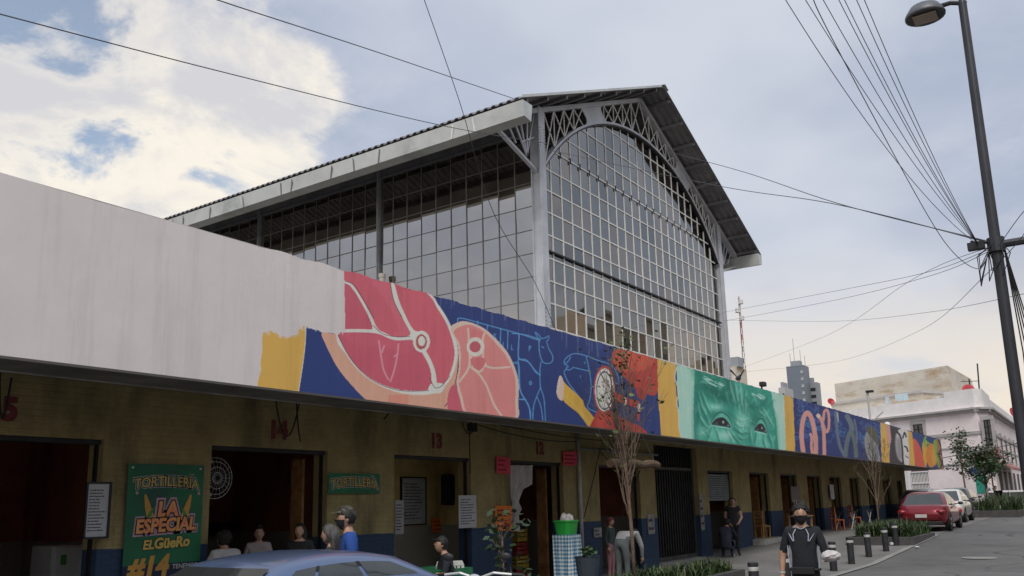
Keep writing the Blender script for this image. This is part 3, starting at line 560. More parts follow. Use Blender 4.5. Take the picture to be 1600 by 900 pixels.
MB().box((-3.95, BACK + .125, -.2), (56.1, BACK + .3, ZC - .003)).build('rear_wall', M_conc, mk)
MB().box((55.8, WY + TH + .003, -.2), (56.1, BACK + .12, ZC - .003)).build('end_wall', M_wall, mk)
MB().box((-4.2, WY, -.2), (-4.003, BACK + .3, ZC)).build('end_wall', M_wall, mk)
# half lowered roller shutter, slat by slat
a, b = OPEN[7]; rsx = bpy.data.objects.new('roller_shutter', None); col.objects.link(rsx); rsx.parent = mk
sm_ = mat('grey_shutter_steel', (.30, .33, .35), .5, .4, var=.15, scale=3); z = DT - .1; first = None
while z > 1.72:
    if first is None:
        q = MB(); q.tube([(a + .04, WY + .14, z - .035), (b - .05, WY + .14, z - .035)], .036, 6); first = q.build('slat', sm_, rsx)
    else: share(first, rsx, (0, 0, z - (DT - .1)), 'slat')
    z -= .07
# tall gate of upright bars
a, b = OPEN[6]; gt = bpy.data.objects.new('gate', None); col.objects.link(gt); gt.parent = mk
M_gate = mat('black_gate_paint', (.035, .037, .038), .55, .3, var=.3, scale=4, stain=((.08, .065, .05), 2.5, .62))
q = MB(); q.box((a + .003, WY + .14, 2.60), (b - .003, WY + .22, 2.68)); q.box((a + .003, WY + .14, .1), (b - .003, WY + .22, .2)); q.box((a + .003, WY + .14, .2), (a + .07, WY + .22, 3.27)); q.box((b - .07, WY + .14, .2), (b - .003, WY + .22, 3.27)); q.build('gate_frame', mat('rubbed_gate_steel', (.13, .125, .11), .6, .3, var=.3), gt)
MB().box((a + .07, WY + .215, .2), (b - .07, WY + .23, 3.27)).build('gate_sheet', M_gate, gt)
first = None; n_ = 17
for k in range(n_):
    x = a + .12 + (b - a - .24) * k / (n_ - 1)
    if first is None: q = MB(); q.box((x - .028, WY + .16, .2), (x + .028, WY + .212, 2.6)); first = q.build('bar', M_gate, gt); up_ = MB().box((x - .02, WY + .16, 2.68), (x + .02, WY + .212, 3.27)).build('bar', M_gate, gt); x0_ = x
    else: share(first, gt, (x - x0_, 0, 0), 'bar'); share(up_, gt, (x - x0_, 0, 0), 'bar')
MB().box((a, WY - .12, -.02), (b, WY + TH, .09)).build('gate_threshold', M_kerb, mk)
q = MB(); q.box((29.25, WY - .42, gz(29.4) - .05), (31.5, WY + .3, gz(31) + .14)); q.build('tiled_step', mat('pale_tile', (.50, .49, .44), .5, var=.2, scale=5), mk)
p0 = on_y(903, 697, WY - .06); p1 = on_y(906, 880, WY - .06)
MB().tube([(p0[0], WY - .07, 3.4), (p0[0], WY - .07, .02)], .045, 10).build('downpipe', mat('white_pipe_plastic', (.55, .54, .52), .5, var=.2), mk, smooth=True)
MB().tube([(p0[0], WY - .07, 2.98), (p0[0] + 4.3, WY - .07, 2.98)], .03, 8).build('conduit', M_conc, mk, smooth=True)
# loose wiring under the canopy
M_blk = mat('black_rubber', (.012, .012, .012), .6, var=.1)
def sag(a, b, s, n=14): 
    a, b = np.array(a, float), np.array(b, float); return [tuple(a + (b - a) * t - np.array([0, 0, s * 4 * t * (1 - t)])) for t in np.linspace(0, 1, n)]
for A_, B_, s_ in (((430, 618), (468, 628), .55), ((463, 622), (470, 690), .12), ((0, 575), (18, 590), .5), ((722, 660), (745, 655), .25), ((733, 665), (735, 740), .02), ((745, 655), (1000, 690), .12), ((735, 660), (900, 690), .1), ((935, 700), (975, 720), .2), ((600, 655), (640, 610), -.02)):
    p, q_ = on_y(*A_, WY - .5), on_y(*B_, WY - .5); MB().tube(sag(p, q_, s_), .012, 5).build('loose_cable', M_blk, mk)
q = MB(); p = on_y(738, 668, WY - .3); q.box(p - np.array([.1, .05, .08]), p + np.array([.1, .05, .08])); q.build('junction_box', M_blk, mk)
p = on_y(968, 724, WY - .6)

# ------------------------------------------------------------------ the great glazed hall behind
GY, HX0, HX1 = 14.0, 22.1, 37.4; HXM = (HX0 + HX1) / 2; HB = 48.0; RY0 = 12.8
hall = T('market_hall', 'tall glazed market hall with gabled corrugated metal roof and arched front', 'market hall', (HXM, 30, 0), world=True)
EX0, EX1, EZ, RZ = 19.55, HXM * 2 - 19.55, 13.28, 17.78; SLP = (RZ - EZ) / (HXM - EX0)
def rz(x): return EZ + (x - EX0) * SLP if x < HXM else EZ + (EX1 - x) * SLP
for s_, xa, xb in ((0, EX0 - .12, HXM), (1, EX1 + .12, HXM)):
    y = RY0; prof = []; k = 0
    while y < HB: prof += [(y, 0), (y + .10, 0), (y + .14, .055), (y + .24, .055)]; y += .28
    v = []; f = []
    for (yy, h) in prof:
        for xx in (xa, xb): v += [(xx, yy, rz(xx) + h + .1), (xx, yy, rz(xx) + h + .075)]
    for i in range(len(prof) - 1):
        j = i * 4; k = j + 4; q = [(j, j + 2, k + 2, k), (j + 1, k + 1, k + 3, j + 3), (j, k, k + 1, j + 1), (j + 2, j + 3, k + 3, k + 2)]; f += q if s_ == 0 else [t[::-1] for t in q]
    f += [(0, 1, 3, 2)]
    MB().add(v, f).build('roof_sheet', M_roofsheet, hall)
MB().prism([(HXM - .3, RY0 - .04, rz(HXM - .3) + .165), (HXM, RY0 - .04, RZ + .165), (HXM + .3, RY0 - .04, rz(HXM + .3) + .165), (HXM + .3, RY0 - .04, rz(HXM + .3) + .19), (HXM, RY0 - .04, RZ + .21), (HXM - .3, RY0 - .04, rz(HXM - .3) + .19)], (0, HB - RY0 + .1, 0)).build('ridge_cap', M_galv, hall)
for sgn in (-1, 1):                                  # purlins under the overhang, barge flashing
    for t_ in np.linspace(.06, .97, 9):
        x = HXM + sgn * t_ * (HXM - EX0); MB().box((x - .04, RY0 + .08, rz(x) - .06), (x + .04, HB - .1, rz(x) + .07)).build('purlin', M_roofsheet, hall)
    xe = HXM + sgn * (HXM - EX0 + .12)
    if sgn < 0: MB().prism([(xe, RY0 - .03, rz(xe) + .09), (HXM - .32, RY0 - .03, rz(HXM - .32) + .09), (HXM - .32, RY0 - .03, rz(HXM - .32) + .175), (xe, RY0 - .03, rz(xe) + .175)], (0, .025, 0)).build('barge_flashing', M_galv, hall)
for xo, sg in ((19.45, 1), (2 * HXM - 19.45, -1)):    # gutters of bent sheet, with seams
    gpt = [(xo, EZ - .02), (xo + sg * .06, EZ - .50), (xo + sg * .42, EZ - .56), (xo + sg * .5, EZ - .02)]
    MB().prism([(x, RY0 - .02, z) for x, z in gpt], (0, HB - RY0, 0)).build('gutter', M_galv, hall)
    ys = [14.6, 15.35, 18.4, 19.6, 20.6, 22.6, 23.2, 25.3, 27.2, 28.9, 29.6, 33, 36, 40, 44]
    for y in ys:
        d = rnd.uniform(-.05, .12); n_ = MB(); n_.prism([(xo - sg * .012, y, EZ - .05 + rnd.uniform(-.2, 0)), (xo + sg * .045, y + d, EZ - .5), (xo + sg * .045, y + d + .05, EZ - .5), (xo - sg * .012, y + .05, EZ - .05)], (sg * .02, 0, 0)); n_.build('gutter_seam', M_mullw if y < 16 else M_roofsheet, hall)
# columns
def hcol(x, y, zb, zt, w=.36):
    q = MB(); q.box((x - w / 2, y - w / 2, zb), (x + w / 2, y - w / 2 + .04, zt)); q.box((x - w / 2, y + w / 2 - .04, zb), (x + w / 2, y + w / 2, zt)); q.box((x - .1, y - w / 2 + .04, zb), (x + .1, y + w / 2 - .04, zt)); return q.build('column', M_steelp if w > .2 else M_post2, hall)
for x in (HX0, HX1):
    c_ = hcol(x, GY, 0, 14.35)
    q = MB()
    for k in range(22):
        z = 6.6 + .13 * k if k < 9 else 13.0 + .1 * (k - 9)
        if k < 16:
            for dx in (-.12, .12): q.lathe([(0, -.015), (.014, -.012), (.016, 0)], 6, (x + dx, GY - .182, z), 'y')
    q.build('rivets', M_dark, c_)
    for y in (20.87, 27.5, 34.2, 40.8, 47.4): hcol(x + (-.08 if x == HX0 else .08), y, 0, 14.3, .13)
# gable: arch, glazing, trusses
AR = 9.54; AZ = 16.0 - AR
def arch(x): return AZ + math.sqrt(max(0, AR ** 2 - (x - HXM) ** 2))
gx0, gx1 = HX0 + .2, HX1 - .2
ap = [(x, arch(x)) for x in np.linspace(gx0, gx1, 41)]
def ring(t0, t1, y0, y1):
    q = MB()
    for (x0, z0), (x1, z1) in zip(ap[:-1], ap[1:]):
        def o(x, z, d): k = Vector((x - HXM, 0, z - AZ)).normalized() * d; return (x + k.x, z + k.z)
        a, b_, c_, d_ = o(x0, z0, t0), o(x1, z1, t0), o(x1, z1, t1), o(x0, z0, t1); q.prism([(a[0], y0, a[1]), (b_[0], y0, b_[1]), (c_[0], y0, c_[1]), (d_[0], y0, d_[1])], (0, y1 - y0, 0))
    return q
ring(-.02, .06, GY - .14, GY + .1).build('arch_rib', M_steelp, hall); ring(-.075, -.032, GY - .12, GY + .08).build('arch_gasket', M_dark, hall)
gw = bpy.data.objects.new('front_glazing', None); col.objects.link(gw); gw.parent = hall
cols = [gx0] + [22.87 + .652 * k for k in range(22)] + [gx1]; cols = [c_ for c_ in cols if c_ <= gx1]
if gx1 - cols[-2] < .3: cols.pop(-2)
rows = [5.6, 6.38, 7.13, 7.94, 8.67, 9.42, 9.64, 10.19, 10.96, 11.71, 12.44, 13.2, 13.92, 14.68, 15.43, 16.1]
pr = random.Random(4)
for i in range(len(cols) - 1):
    for j in range(len(rows) - 1):
        x0, x1, z0, z1 = cols[i] + .015, cols[i + 1] - .015, rows[j] + .015, rows[j + 1] - .015
        lim = lambda x: arch(x) - .03
        if max(lim(x0), lim(x1)) <= z0 + .02: continue
        top = [(x, min(z1, lim(x))) for x in (x1, x1 * .75 + x0 * .25, (x0 + x1) / 2, x0 * .75 + x1 * .25, x0)]
        if all(abs(t_[1] - z1) < 1e-6 for t_ in top): top = [top[0], top[-1]]
        if min(t_[1] for t_ in top) <= z0: 
            top = [(x, max(z, z0 + .004)) for x, z in top]
        A_, B_ = pr.gauss(0, .011), pr.gauss(0, .011); xc, zc = (x0 + x1) / 2, (z0 + z1) / 2
        pl = [(x0, z0), (x1, z0)] + top
        MB().prism([(x, GY + .03 + A_ * (x - xc) + B_ * (z - zc), z) for x, z in pl], (0, .006, 0)).build('pane', pr.choice((M_gl3, M_gl4, M_gl2, M_gl2, M_gl2, M_gl2)), gw)
for x in cols[1:-1]: MB().box((x - .026, GY + .005, 5.5), (x + .026, GY + .055, arch(x) - .02)).build('mullion', M_mullw, gw)
for j, z in enumerate(rows[1:-1]):
    if z == 9.64: xa, xb = gx0, gx1
    else:
        hw = math.sqrt(max(0, AR ** 2 - (z - AZ) ** 2)) if z > arch(gx0) else 99; xa, xb = max(gx0, HXM - hw), min(gx1, HXM + hw)
    if z == 9.64: MB().box((xa, GY - .05, z - .03), (xb, GY + .05, z + .025)).build('transom_beam', M_dark, gw)
    else: MB().box((xa, GY + .006, z - .024), (xb, GY + .05, z + .024)).build('transom', M_mullw, gw)
for k, x in enumerate(cols[2:-3]): MB().box((x - .045, GY - .03, 13.08), (x - .024, GY + .0, 13.3)).build('vent_hinge', M_dark, gw)
# rake chord and lattice above the arch
tr = bpy.data.objects.new('gable_truss', None); col.objects.link(tr); tr.parent = hall
def ch(x): return rz(x) - .12
for sgn in (-1, 1):
    xe = HXM + sgn * (HXM - EX0 - .4)
    MB().prism([(xe, GY - .17, ch(xe) - .11), (HXM, GY - .17, ch(HXM) - .11), (HXM, GY - .17, ch(HXM) + .06), (xe, GY - .17, ch(xe) + .06)], (0, .24, 0)).build('rake_chord', M_steelp, tr)
    X_ = lambda d: HXM + sgn * d
    # solid web plate with rounded ends
    def plate(d0, d1, ysh=0):
        up = [(X_(d), ch(X_(d)) - .05) for d in np.linspace(d0, d1, 8)]; lo = [(X_(d), arch(X_(d)) + .05) for d in np.linspace(d1, d0, 8)]
        def cap(p, q_, dirn): return [(p[0] + (q_[0] - p[0]) * t_ + sgn * dirn * .45 * math.sin(math.pi * t_), p[1] + (q_[1] - p[1]) * t_) for t_ in np.linspace(0, 1, 9)[1:-1]]
        pts = up + cap(up[-1], lo[0], -1) + lo + cap(lo[-1], up[0], 1)
        MB().prism([(x, GY - .09, z) for x, z in pts], (0, .03, 0)).build('web_plate', M_steelp, tr)
    plate(2.9, 4.9)
    def lattice(d0, d1, n_):
        ds = np.linspace(d0, d1, n_ + 1)
        for k in range(n_):
            a0, a1 = X_(ds[k]), X_(ds[k + 1])
            for (p, q_) in (((a0, arch(a0) + .05), (a1, ch(a1) - .08)), ((a0, ch(a0) - .08), (a1, arch(a1) + .05)), ((a1, ch(a1) - .08), (a1, arch(a1) + .05))):
                if q_[1] == p[1] or abs(p[1] - q_[1]) + abs(p[0] - q_[0]) < .25: continue
                MB().bar((p[0], GY - .06, p[1]), (q_[0], GY - .06, q_[1]), .034, .034, up=(0, 1, 0)).build('lattice_bar', M_mullw, tr)
    lattice(.0, 3.1, 4); lattice(4.7, 7.35, 4)
    # bracket carrying the eave
    br = bpy.data.objects.new('eave_bracket', None); col.objects.link(br); br.parent = hall
    for y in (GY,) if sgn < 0 else (GY, 20.87, 27.5, 34.2):
        foot = X_(7.65); tip = X_(9.9); zf = 12.1
        q = MB(); q.bar((foot, y, zf), (tip, y, EZ - .45), .09, .12, up=(0, 1, 0))
        q.bar((foot, y, ch(X_(7.65)) - .9), (X_(8.6), y, ch(X_(8.6)) - 1.0), .05, .05, up=(0, 1, 0))
        for d0, z0, d1 in ((8.3, 12.5, 7.8), (8.3, 12.5, 8.7), (8.3, 12.5, 9.1), (8.9, 12.72, 9.5), (8.3, 12.5, 8.2)): q.bar((X_(d0), y, z0), (X_(d1), y, ch(X_(d1)) - .02), .045, .045, up=(0, 1, 0))
        q.build('brace', M_steelp if y == GY else M_roofsheet, br)
# long side glazing
sw = bpy.data.objects.new('side_glazing', None); col.objects.link(sw); sw.parent = hall
ys = [14.2] + [14.9 + .664 * k for k in range(9)] + [20.8, 20.95] + [21.6 + .655 * k for k in range(9)] + [27.42, 27.58] + [28.2 + .655 * k for k in range(9)] + [34.1]
zr = [4.9, 5.68, 6.45, 7.21, 7.98, 8.75, 9.51, 10.28, 11.06, 11.86, 12.69, 13.56]
for i in range(len(ys) - 1):
    if ys[i + 1] - ys[i] < .3: continue
    for j in range(len(zr) - 1):
        y0, y1, z0, z1 = ys[i] + .012, ys[i + 1] - .012, zr[j] + .012, zr[j + 1] - .012
        pxy = CM.T @ (np.array([HX0, y1, z1]) - CAM)
        if j < 2 or (y0 > 21 and z1 < 9) or (y0 > 28 and z1 < 12): continue
        A_, B_ = pr.gauss(0, .008), pr.gauss(0, .008); yc, zc = (y0 + y1) / 2, (z0 + z1) / 2
        MB().prism([(HX0 - .03 + A_ * (y - yc) + B_ * (z - zc), y, z) for y, z in ((y0, z0), (y1, z0), (y1, z1), (y0, z1))], (.006, 0, 0)).build('pane', M_gl1, sw)
q = MB(); q.box((HX0 - .035, 14.2, 3.6), (HX0 - .02, HB, zr[2])); q.box((HX0 - .035, 21.0, zr[2]), (HX0 - .02, HB, 9.0)); q.box((HX0 - .035, 28.0, 9.0), (HX0 - .02, HB, 12.0)); q.box((HX0 - .035, 34.2, 12.0), (HX0 - .02, HB, 13.56)); setp(q.build('hidden_panes', M_gl1, sw), kind='stuff')
for y in ys[1:]: MB().box((HX0 - .045, y - .016, 3.7), (HX0 - .012, y + .018, 13.56)).build('mullion', M_mulld, sw)
for z in zr[1:]: MB().box((HX0 - .042, 14.2, z - .013), (HX0 - .014, 34.1, z + .013)).build('transom', M_mulld, sw)
MB().box((HX0 - .07, 14.2, 13.58), (HX0 + .05, HB, 14.4)).build('eave_band', M_roofsheet, hall)
MB().box((HX0 - .10, 14.3, 13.60), (HX0 - .075, 34, 13.66)).build('glazing_head', mat('dull_blue_grey_steel', (.16, .17, .20), .5, .2), hall)
MB().box((HX1 + .0, 14.2, 3.6), (HX1 + .1, HB, 14.35)).build('far_side_wall', M_gl3, hall); MB().box((HX0, HB - .12, 0), (HX1, HB, 14.3)).build('back_wall', M_conc, hall)
MB().box((HX0 + .19, GY - .02, 3.7), (HX1 - .19, GY + .12, 5.55)).build('plinth_wall', M_conc, hall)
q = MB(); p = on_x(597, 428, HX0 - .3); q.tube([(p[0], p[1], 3.6), (p[0], p[1], p[2] - .05)], .11, 10); q.lathe([(.13, -.08), (.13, .06), (.05, .07)], 10, (p[0], p[1], p[2] - .06)); q.build('vent_pipe', mat('cream_pipe', (.62, .58, .50), .6, var=.15), hall, smooth=False)
# ------------------------------------------------------------------ buildings at the end of the street
def on_pl(px, py, p0, n):
    r = CM @ cv(px, py); n = np.array(n); return CAM + r * ((np.array(p0) - CAM) @ n / (r @ n))
class Face:                                         # boxes on a vertical face: s along it, d outwards
    def __init__(s, p0, u, n): s.p = Vector((p0[0], p0[1], 0)); s.u = Vector((u[0], u[1], 0)).normalized(); s.n = Vector((n[0], n[1], 0)).normalized()
    def pt(s, a, z, d): return s.p + s.u * a + s.n * d + Vector((0, 0, z))
    def box(s, mb, s0, s1, z0, z1, d0, d1): return mb.prism([s.pt(s0, z0, d0), s.pt(s1, z0, d0), s.pt(s1, z1, d0), s.pt(s0, z1, d0)], s.n * (d1 - d0))
    def par(s, px, py): q = on_pl(px, py, (s.p.x, s.p.y, 0), (s.n.x, s.n.y, 0)); return (Vector(q) - s.p).dot(s.u), float(q[2])
M_pink = mat('pale_pink_render', (.85, .75, .74), .85, var=.06, scale=.7, stain=((.60, .52, .48), .35, .57))
M_pinkw = mat('whitish_parapet', (.82, .79, .77), .85, var=.08, scale=.6, stain=((.55, .50, .47), .4, .56))
M_trim = mat('grey_trim_stone', (.46, .435, .42), .85, var=.12, scale=1)
M_beige = mat('beige_render', (.52, .43, .36), .85, var=.1, scale=.7)
M_bar = mat('white_window_bars', (.75, .74, .72), .6, var=.05); M_frame = mat('black_window_iron', (.03, .03, .035), .5, .2)
pk = T('corner_building', 'pale pink two storey corner building with grey cornice and tall windows', 'building', (98, 14, gz(95)), world=True)
C0 = np.array([95.0, 10.6]); u_ = np.array([.437, .899]); A2 = C0 + u_ * 34; zb = gz(95) - .5; ZCN = 10.06
f1 = Face(C0, u_, (-.899, .437)); C1 = (96.0, 9.75); f2 = Face(C1, (1, .01), (.01, -1)); fc = Face(C0, (1.0, -.85), (-.85, -1.0))
foot = [tuple(C0), C1, (150, 10.25), (150, 45), tuple(A2)]
def bprism(pts, z0, z1, m, name, par): MB().prism([(x, y, z0) for x, y in pts], (0, 0, z1 - z0)).build(name, m, par)
bprism(foot, zb, ZCN, M_pink, 'wall', pk)
ins = [(C0[0] + .25, C0[1] + .12), (C1[0] + .1, C1[1] + .25), (150, 10.5), (150, 44.8), (A2[0] + .25, A2[1])]
bprism(ins, ZCN + .003, ZCN + 1.35, M_pinkw, 'parapet', pk); bprism([ins[0], ins[1], (104, 10.2), (104, 13.5), (C0[0] + 1.6, 13.5)], ZCN + 1.353, ZCN + 1.85, M_pinkw, 'parapet_pier', pk)
for nm, z0, z1, d in (('cornice', ZCN - .45, ZCN - .22, .28), ('cornice', ZCN - .22, ZCN - .02, .5), ('string_course', 7.45, 7.75, .12), ('string_course', 6.2, 6.32, .09), ('string_course', 4.55, 4.7, .1)):
    for fc_, L_ in ((f1, 34), (fc, 1.31), (f2, 54)):
        q = MB(); fc_.box(q, -.02, L_, z0, z1, .004, d); q.build(nm, M_trim, pk)
def window(fc_, s0, s1, z0, z1, par, cols_=2, rows_=4, sur=.32):
    w_ = bpy.data.objects.new('window', None); col.objects.link(w_); w_.parent = par
    q = MB(); fc_.box(q, s0 - sur, s1 + sur, z1 + .003, z1 + sur * 1.3, .003, .10); fc_.box(q, s0 - sur, s0 - .003, z0, z1, .003, .08); fc_.box(q, s1 + .003, s1 + sur, z0, z1, .003, .08); fc_.box(q, s0 - sur, s1 + sur, z0 - .18, z0 - .003, .003, .14); q.build('surround', M_trim, w_)
    q = MB(); fc_.box(q, s0, s1, z0, z1, .004, .02); q.build('pane', M_glass, w_)
    q = MB(); ww = (s1 - s0)
    for k in range(cols_ + 1): fc_.box(q, s0 + ww * k / cols_ - .05, s0 + ww * k / cols_ + .05, z0, z1, .022, .07)
    for k in range(rows_ + 1): z = z0 + (z1 - z0) * k / rows_; fc_.box(q, s0, s1, z - .045, z + .045, .072, .10)
    q.build('frame', M_frame, w_); return w_
def pxwin(fc_, x0, x1, y0, y1, par, **k):
    a, z1 = fc_.par(x0, (y0)); b, z0 = fc_.par(x1, y1); window(fc_, min(a, b), max(a, b), z0, z1, par, **k)
pxwin(f1, 1537, 1553, 657, 696, pk); pxwin(f1, 1427, 1445, 664, 692, pk); pxwin(f1, 1330, 1350, 676, 704, pk)
for k in range(9): window(f2, 3.5 + k * 5.2, 4.9 + k * 5.2, 5.2, 7.7, pk, sur=.25)
for k in range(6): q = MB(); f2.box(q, 3.2 + k * 5.2, 5.6 + k * 5.2, 1.0, 4.0, .004, .05); q.build('opening_shade', mat('shop_interior_shade', (.05, .045, .045), .7), pk)  # flat dark sheets on the wall stand in for shade inside the shops
a, z1 = f1.par(1424, 738); b, z0 = f1.par(1455, 772)
gt2 = bpy.data.objects.new('barred_window', None); col.objects.link(gt2); gt2.parent = pk
s0, s1 = min(a, b), max(a, b); q = MB(); f1.box(q, s0, s1, z0, z1 + .3, .004, .03); q.build('pane', mat('dark_red_interior', (.10, .03, .03), .7, var=.4), gt2)
q = MB(); 
for k in range(3): z = z0 + (z1 - z0) * k / 2; f1.box(q, s0, s1, z - .06, z + .06, .10, .16)
q.build('rail', M_bar, gt2); first = None
for k in range(13):
    s = s0 + (s1 - s0) * k / 12; q = MB(); f1.box(q, s - .035, s + .035, z0, z1, .04, .095); q.build('bar', M_bar, gt2)
q = MB(); sa, za = f1.par(1456, 740); f1.box(q, s1 + .15, s1 + .45, zb, z1 + .4, .004, .12); q.build('post', M_bar, gt2)
# awning on the street side, blue shop board, street name plate
q = MB(); q.prism([f2.pt(1.2, 5.0, .01), f2.pt(1.2, 4.2, 1.5), f2.pt(1.2, 3.95, 1.5), f2.pt(1.2, 4.75, .01)], (16, 0.16, 0)); setp(q.build('awning', mat('faded_pink_awning', (.42, .20, .19), .8, var=.2), pk))
q = MB(); fc.box(q, .15, 1.15, 4.7, 5.6, .3, .9); q.build('balcony_awning', mat('faded_pink_awning', (.42, .20, .19)), pk)
q = MB(); a, z = f1.par(1528, 735); f1.box(q, a - .9, a + .9, z - .28, z + .28, .01, .05); q.build('street_plate', mat('blue_enamel', (.03, .06, .22), .4), pk)
q = MB(); a, z = f1.par(1535, 756); f1.box(q, a - .5, a + .6, z - .9, z + .9, .01, .06); q.build('green_board', mat('green_enamel', (.02, .30, .22), .5), pk)
for k in range(2):
    q = MB(); a, z = f1.par(1502 - k * 40, 702); P_ = [Vector(on_x(1475 + 0, 711 - 2 * k, 92)), Vector(on_x(1530, 704 - 2 * k, 92)), Vector(on_x(1600, 688, 92))]
# things on its roof
def dish(px, py, X, r, tilt, label, m=None):
    p = on_x(px, py, X); o = T('satellite_dish', label, 'dish', (p[0], p[1], p[2] - r * .9))
    prof = [(r * t_, .28 * r * t_ * t_) for t_ in (0.02, .35, .6, .8, 1)] + [(r * .97, .28 * r - .0), (r * .5, .1 * r), (.02, .03 * r)]
    q = MB(); q.lathe(prof, 18, (0, 0, 0)); v = [Matrix.Rotation(tilt[1], 3, 'Z') @ (Matrix.Rotation(tilt[0], 3, 'Y') @ Vector(t_)) + Vector((0, 0, r * .9)) for t_ in q.v]; q.v = [tuple(t_) for t_ in v]
    q.build('reflector', m or mat('red_dish_paint', (.45, .03, .04), .5, var=.15), o, smooth=True)
    MB().tube([(0, 0, r * .85), (.03, 0, -.25 * r)], r * .07, 6).build('mast', M_dark, o); MB().tube([(0, 0, r * .9), Vector((-.8 * r, -.3 * r, r * 1.1))], r * .04, 5).build('feed_arm', M_dark, o)
dish(1513, 610, 97, .6, (R(-70), R(20)), 'red satellite dish standing on the pink building roof')
dish(1583, 647, 118, .75, (R(-70), R(60)), 'red satellite dish over the street side of the pink building')
dish(1298, 628, 34, .14, (R(-70), R(40)), 'red satellite dish on the market roof edge')
wt = T('rooftop_panel', 'pale blue tilted panel on the pink building roof', 'panel', on_x(1408, 626, 108)); q = MB(); q.box((-.05, -.8, 0), (.05, .6, .8)); q.box((-.6, 1.3, -.5), (.3, 1.6, .5)); q.build('panel', mat('pale_blue_sheet', (.45, .55, .60), .5), wt)
for px, py0, py1, lab in ((1527, 568, 612, 'thin tall antenna pole on the pink corner roof'), (1514, 592, 612, 'short antenna with crossbar beside the red roof dish')):
    a, b = on_x(px + 4, py1 + 8, 99), on_x(px, py0, 99); q = MB(); q.tube([a, b], .07, 6)
    if px < 1520: q.tube([b + np.array([0, -.8, -.3]), b + np.array([0, .8, -.2])], .035, 5)
    setp(q.build('antenna', M_dark), lab, 'antenna')
tk = T('tarpaulin', 'dark low tarpaulin heap on the pink building roof', 'tarpaulin', on_x(1490, 622, 98)); MB().sph((0, 0, -.1), (1.0, 1.6, .45), 10, 6).build('heap', M_roofsheet, tk, smooth=True)

# stone fly tower behind
M_stone = mat('stained_pale_stone', (.62, .575, .49), .9, var=.10, scale=.30, stain=((.40, .29, .19), .34, .50, (.6, .6, 1.8)))
st = T('stone_block_tower', 'huge windowless block tower of stained pale stone behind the pink building', 'building', (132, 30, 0), world=True)
p0 = on_x(1480, 571, 128); n1 = (-.899, .437, 0); fS = Face(p0, u_, n1); sl, zl = fS.par(1303, 592); sr = 0; zt = float(p0[2])
kb = fS.par(1482, 640)[0]
base = [fS.pt(sl + .0, 2, 0), fS.pt(kb - .6, 2, .4), fS.pt(kb - .6, 2, .4) + Vector((24, -3.4, 0)), fS.pt(sl, 2, 0) + Vector((30, -8, 0))]
top = [fS.pt(sl, zt, 0), fS.pt(0, zt, 0), fS.pt(0, zt, 0) + Vector((18, -.6, 0)), fS.pt(sl, zt, 0) + Vector((24, -6, 0))]
MB().add(base + top, [(3, 2, 1, 0), (4, 5, 6, 7), (0, 1, 5, 4), (1, 2, 6, 5), (2, 3, 7, 6), (3, 0, 4, 7)]).build('tower', M_stone, st)
hb = on_x(1305, 612, 118)
nrow = 7; q0 = MB()                                  # facing slabs, proud of one another
first = None
for r_ in range(nrow):
    z0 = zt - .25 - (r_ + 1) * 1.25; x = sl + (.9 if r_ % 2 else 0)
    while x < -1.0:
        w_ = rnd.uniform(1.6, 2.6); e = min(x + w_, -.8); q = MB(); fS.box(q, x + .03, e - .03, z0 + .03, z0 + 1.22, .01, .05 + rnd.uniform(0, .06)); q.build('stone_slab', M_stone, st); x += w_
wing = T('lower_stone_wing', 'low stone roof storey stepping out below the block tower', 'building', (120, 32, 0), world=True)
q = MB(); a = Face(on_x(1495, 622, 116), u_, n1); sw_, zw = a.par(1300, 640); a.box(q, a.par(1440, 620)[0], sw_ , 2, a.par(1400, 619)[1], -6, 0); q.build('wall', M_stone, wing); q = MB(); a.box(q, a.par(1440, 620)[0] - .2, sw_, a.par(1400, 619)[1] + .003, a.par(1400, 619)[1] + .3, -6.2, .2); q.build('coping', M_trim, wing)

# far towers
M_tw1 = mat('slate_blue_cladding', (.17, .20, .24), .5, var=.12, scale=.05); M_tw2 = mat('grey_cladding', (.30, .32, .345), .6, var=.12, scale=.05); M_tww = mat('pale_tower_band', (.45, .45, .45), .6)  # tower greys lightened, distance haze is put into the colour
def tower(px0, px1, py, X, depth, label, m, win):
    a, b = on_x(px1, py, X), on_x(px0, py, X); y0, y1, zt = a[1], b[1], a[2]; t_ = T('office_tower', label, 'tower', (X, (y0 + y1) / 2, 0), world=True)
    MB().box((X, y0, -5), (X + depth, y1, zt)).build('shaft', m, t_); MB().box((X + 1, y0 + 2, zt), (X + depth * .6, y1 - 2, zt + 2.5)).build('plant_room', M_tw2, t_)
    z = zt - 3; first = None
    while z > 40:
        if first is None: z00 = z; first = MB().box((X - .25, y0 + win[0], z - 1.1), (X - .02, y0 + win[1], z + .3)).build('window', M_glass if m is not M_tw1 else M_tww, t_)
        else: share(first, t_, (0, 0, z - z00), 'window')
        z -= 3.4
    return t_, zt, (y0 + y1) / 2
t1, z1_, y1_ = tower(1228, 1255, 570, 420, 9, 'dark slate blue office tower beyond the market roof', M_tw1, (.4, 1.6))
t2, z2_, y2_ = tower(1256, 1276, 597, 430, 6, 'lower grey office tower with banded windows', M_tw2, (.8, 3.4))
for k, (dy, h) in enumerate(((-2, 8), (1, 14), (3, 7), (-4, 5))): q = MB(); q.tube([(424, y1_ + dy, z1_), (424, y1_ + dy, z1_ + h)], .14, 5); q.build('aerial', M_trim, t1)
tower(1140, 1149, 572, 210, 8, 'weathered beige chimney block beside the hall column', M_stone, (.1, .4))
tower(1216, 1226, 605, 380, 12, 'small pale building beside the slate tower', M_tww, (.4, 1.5))
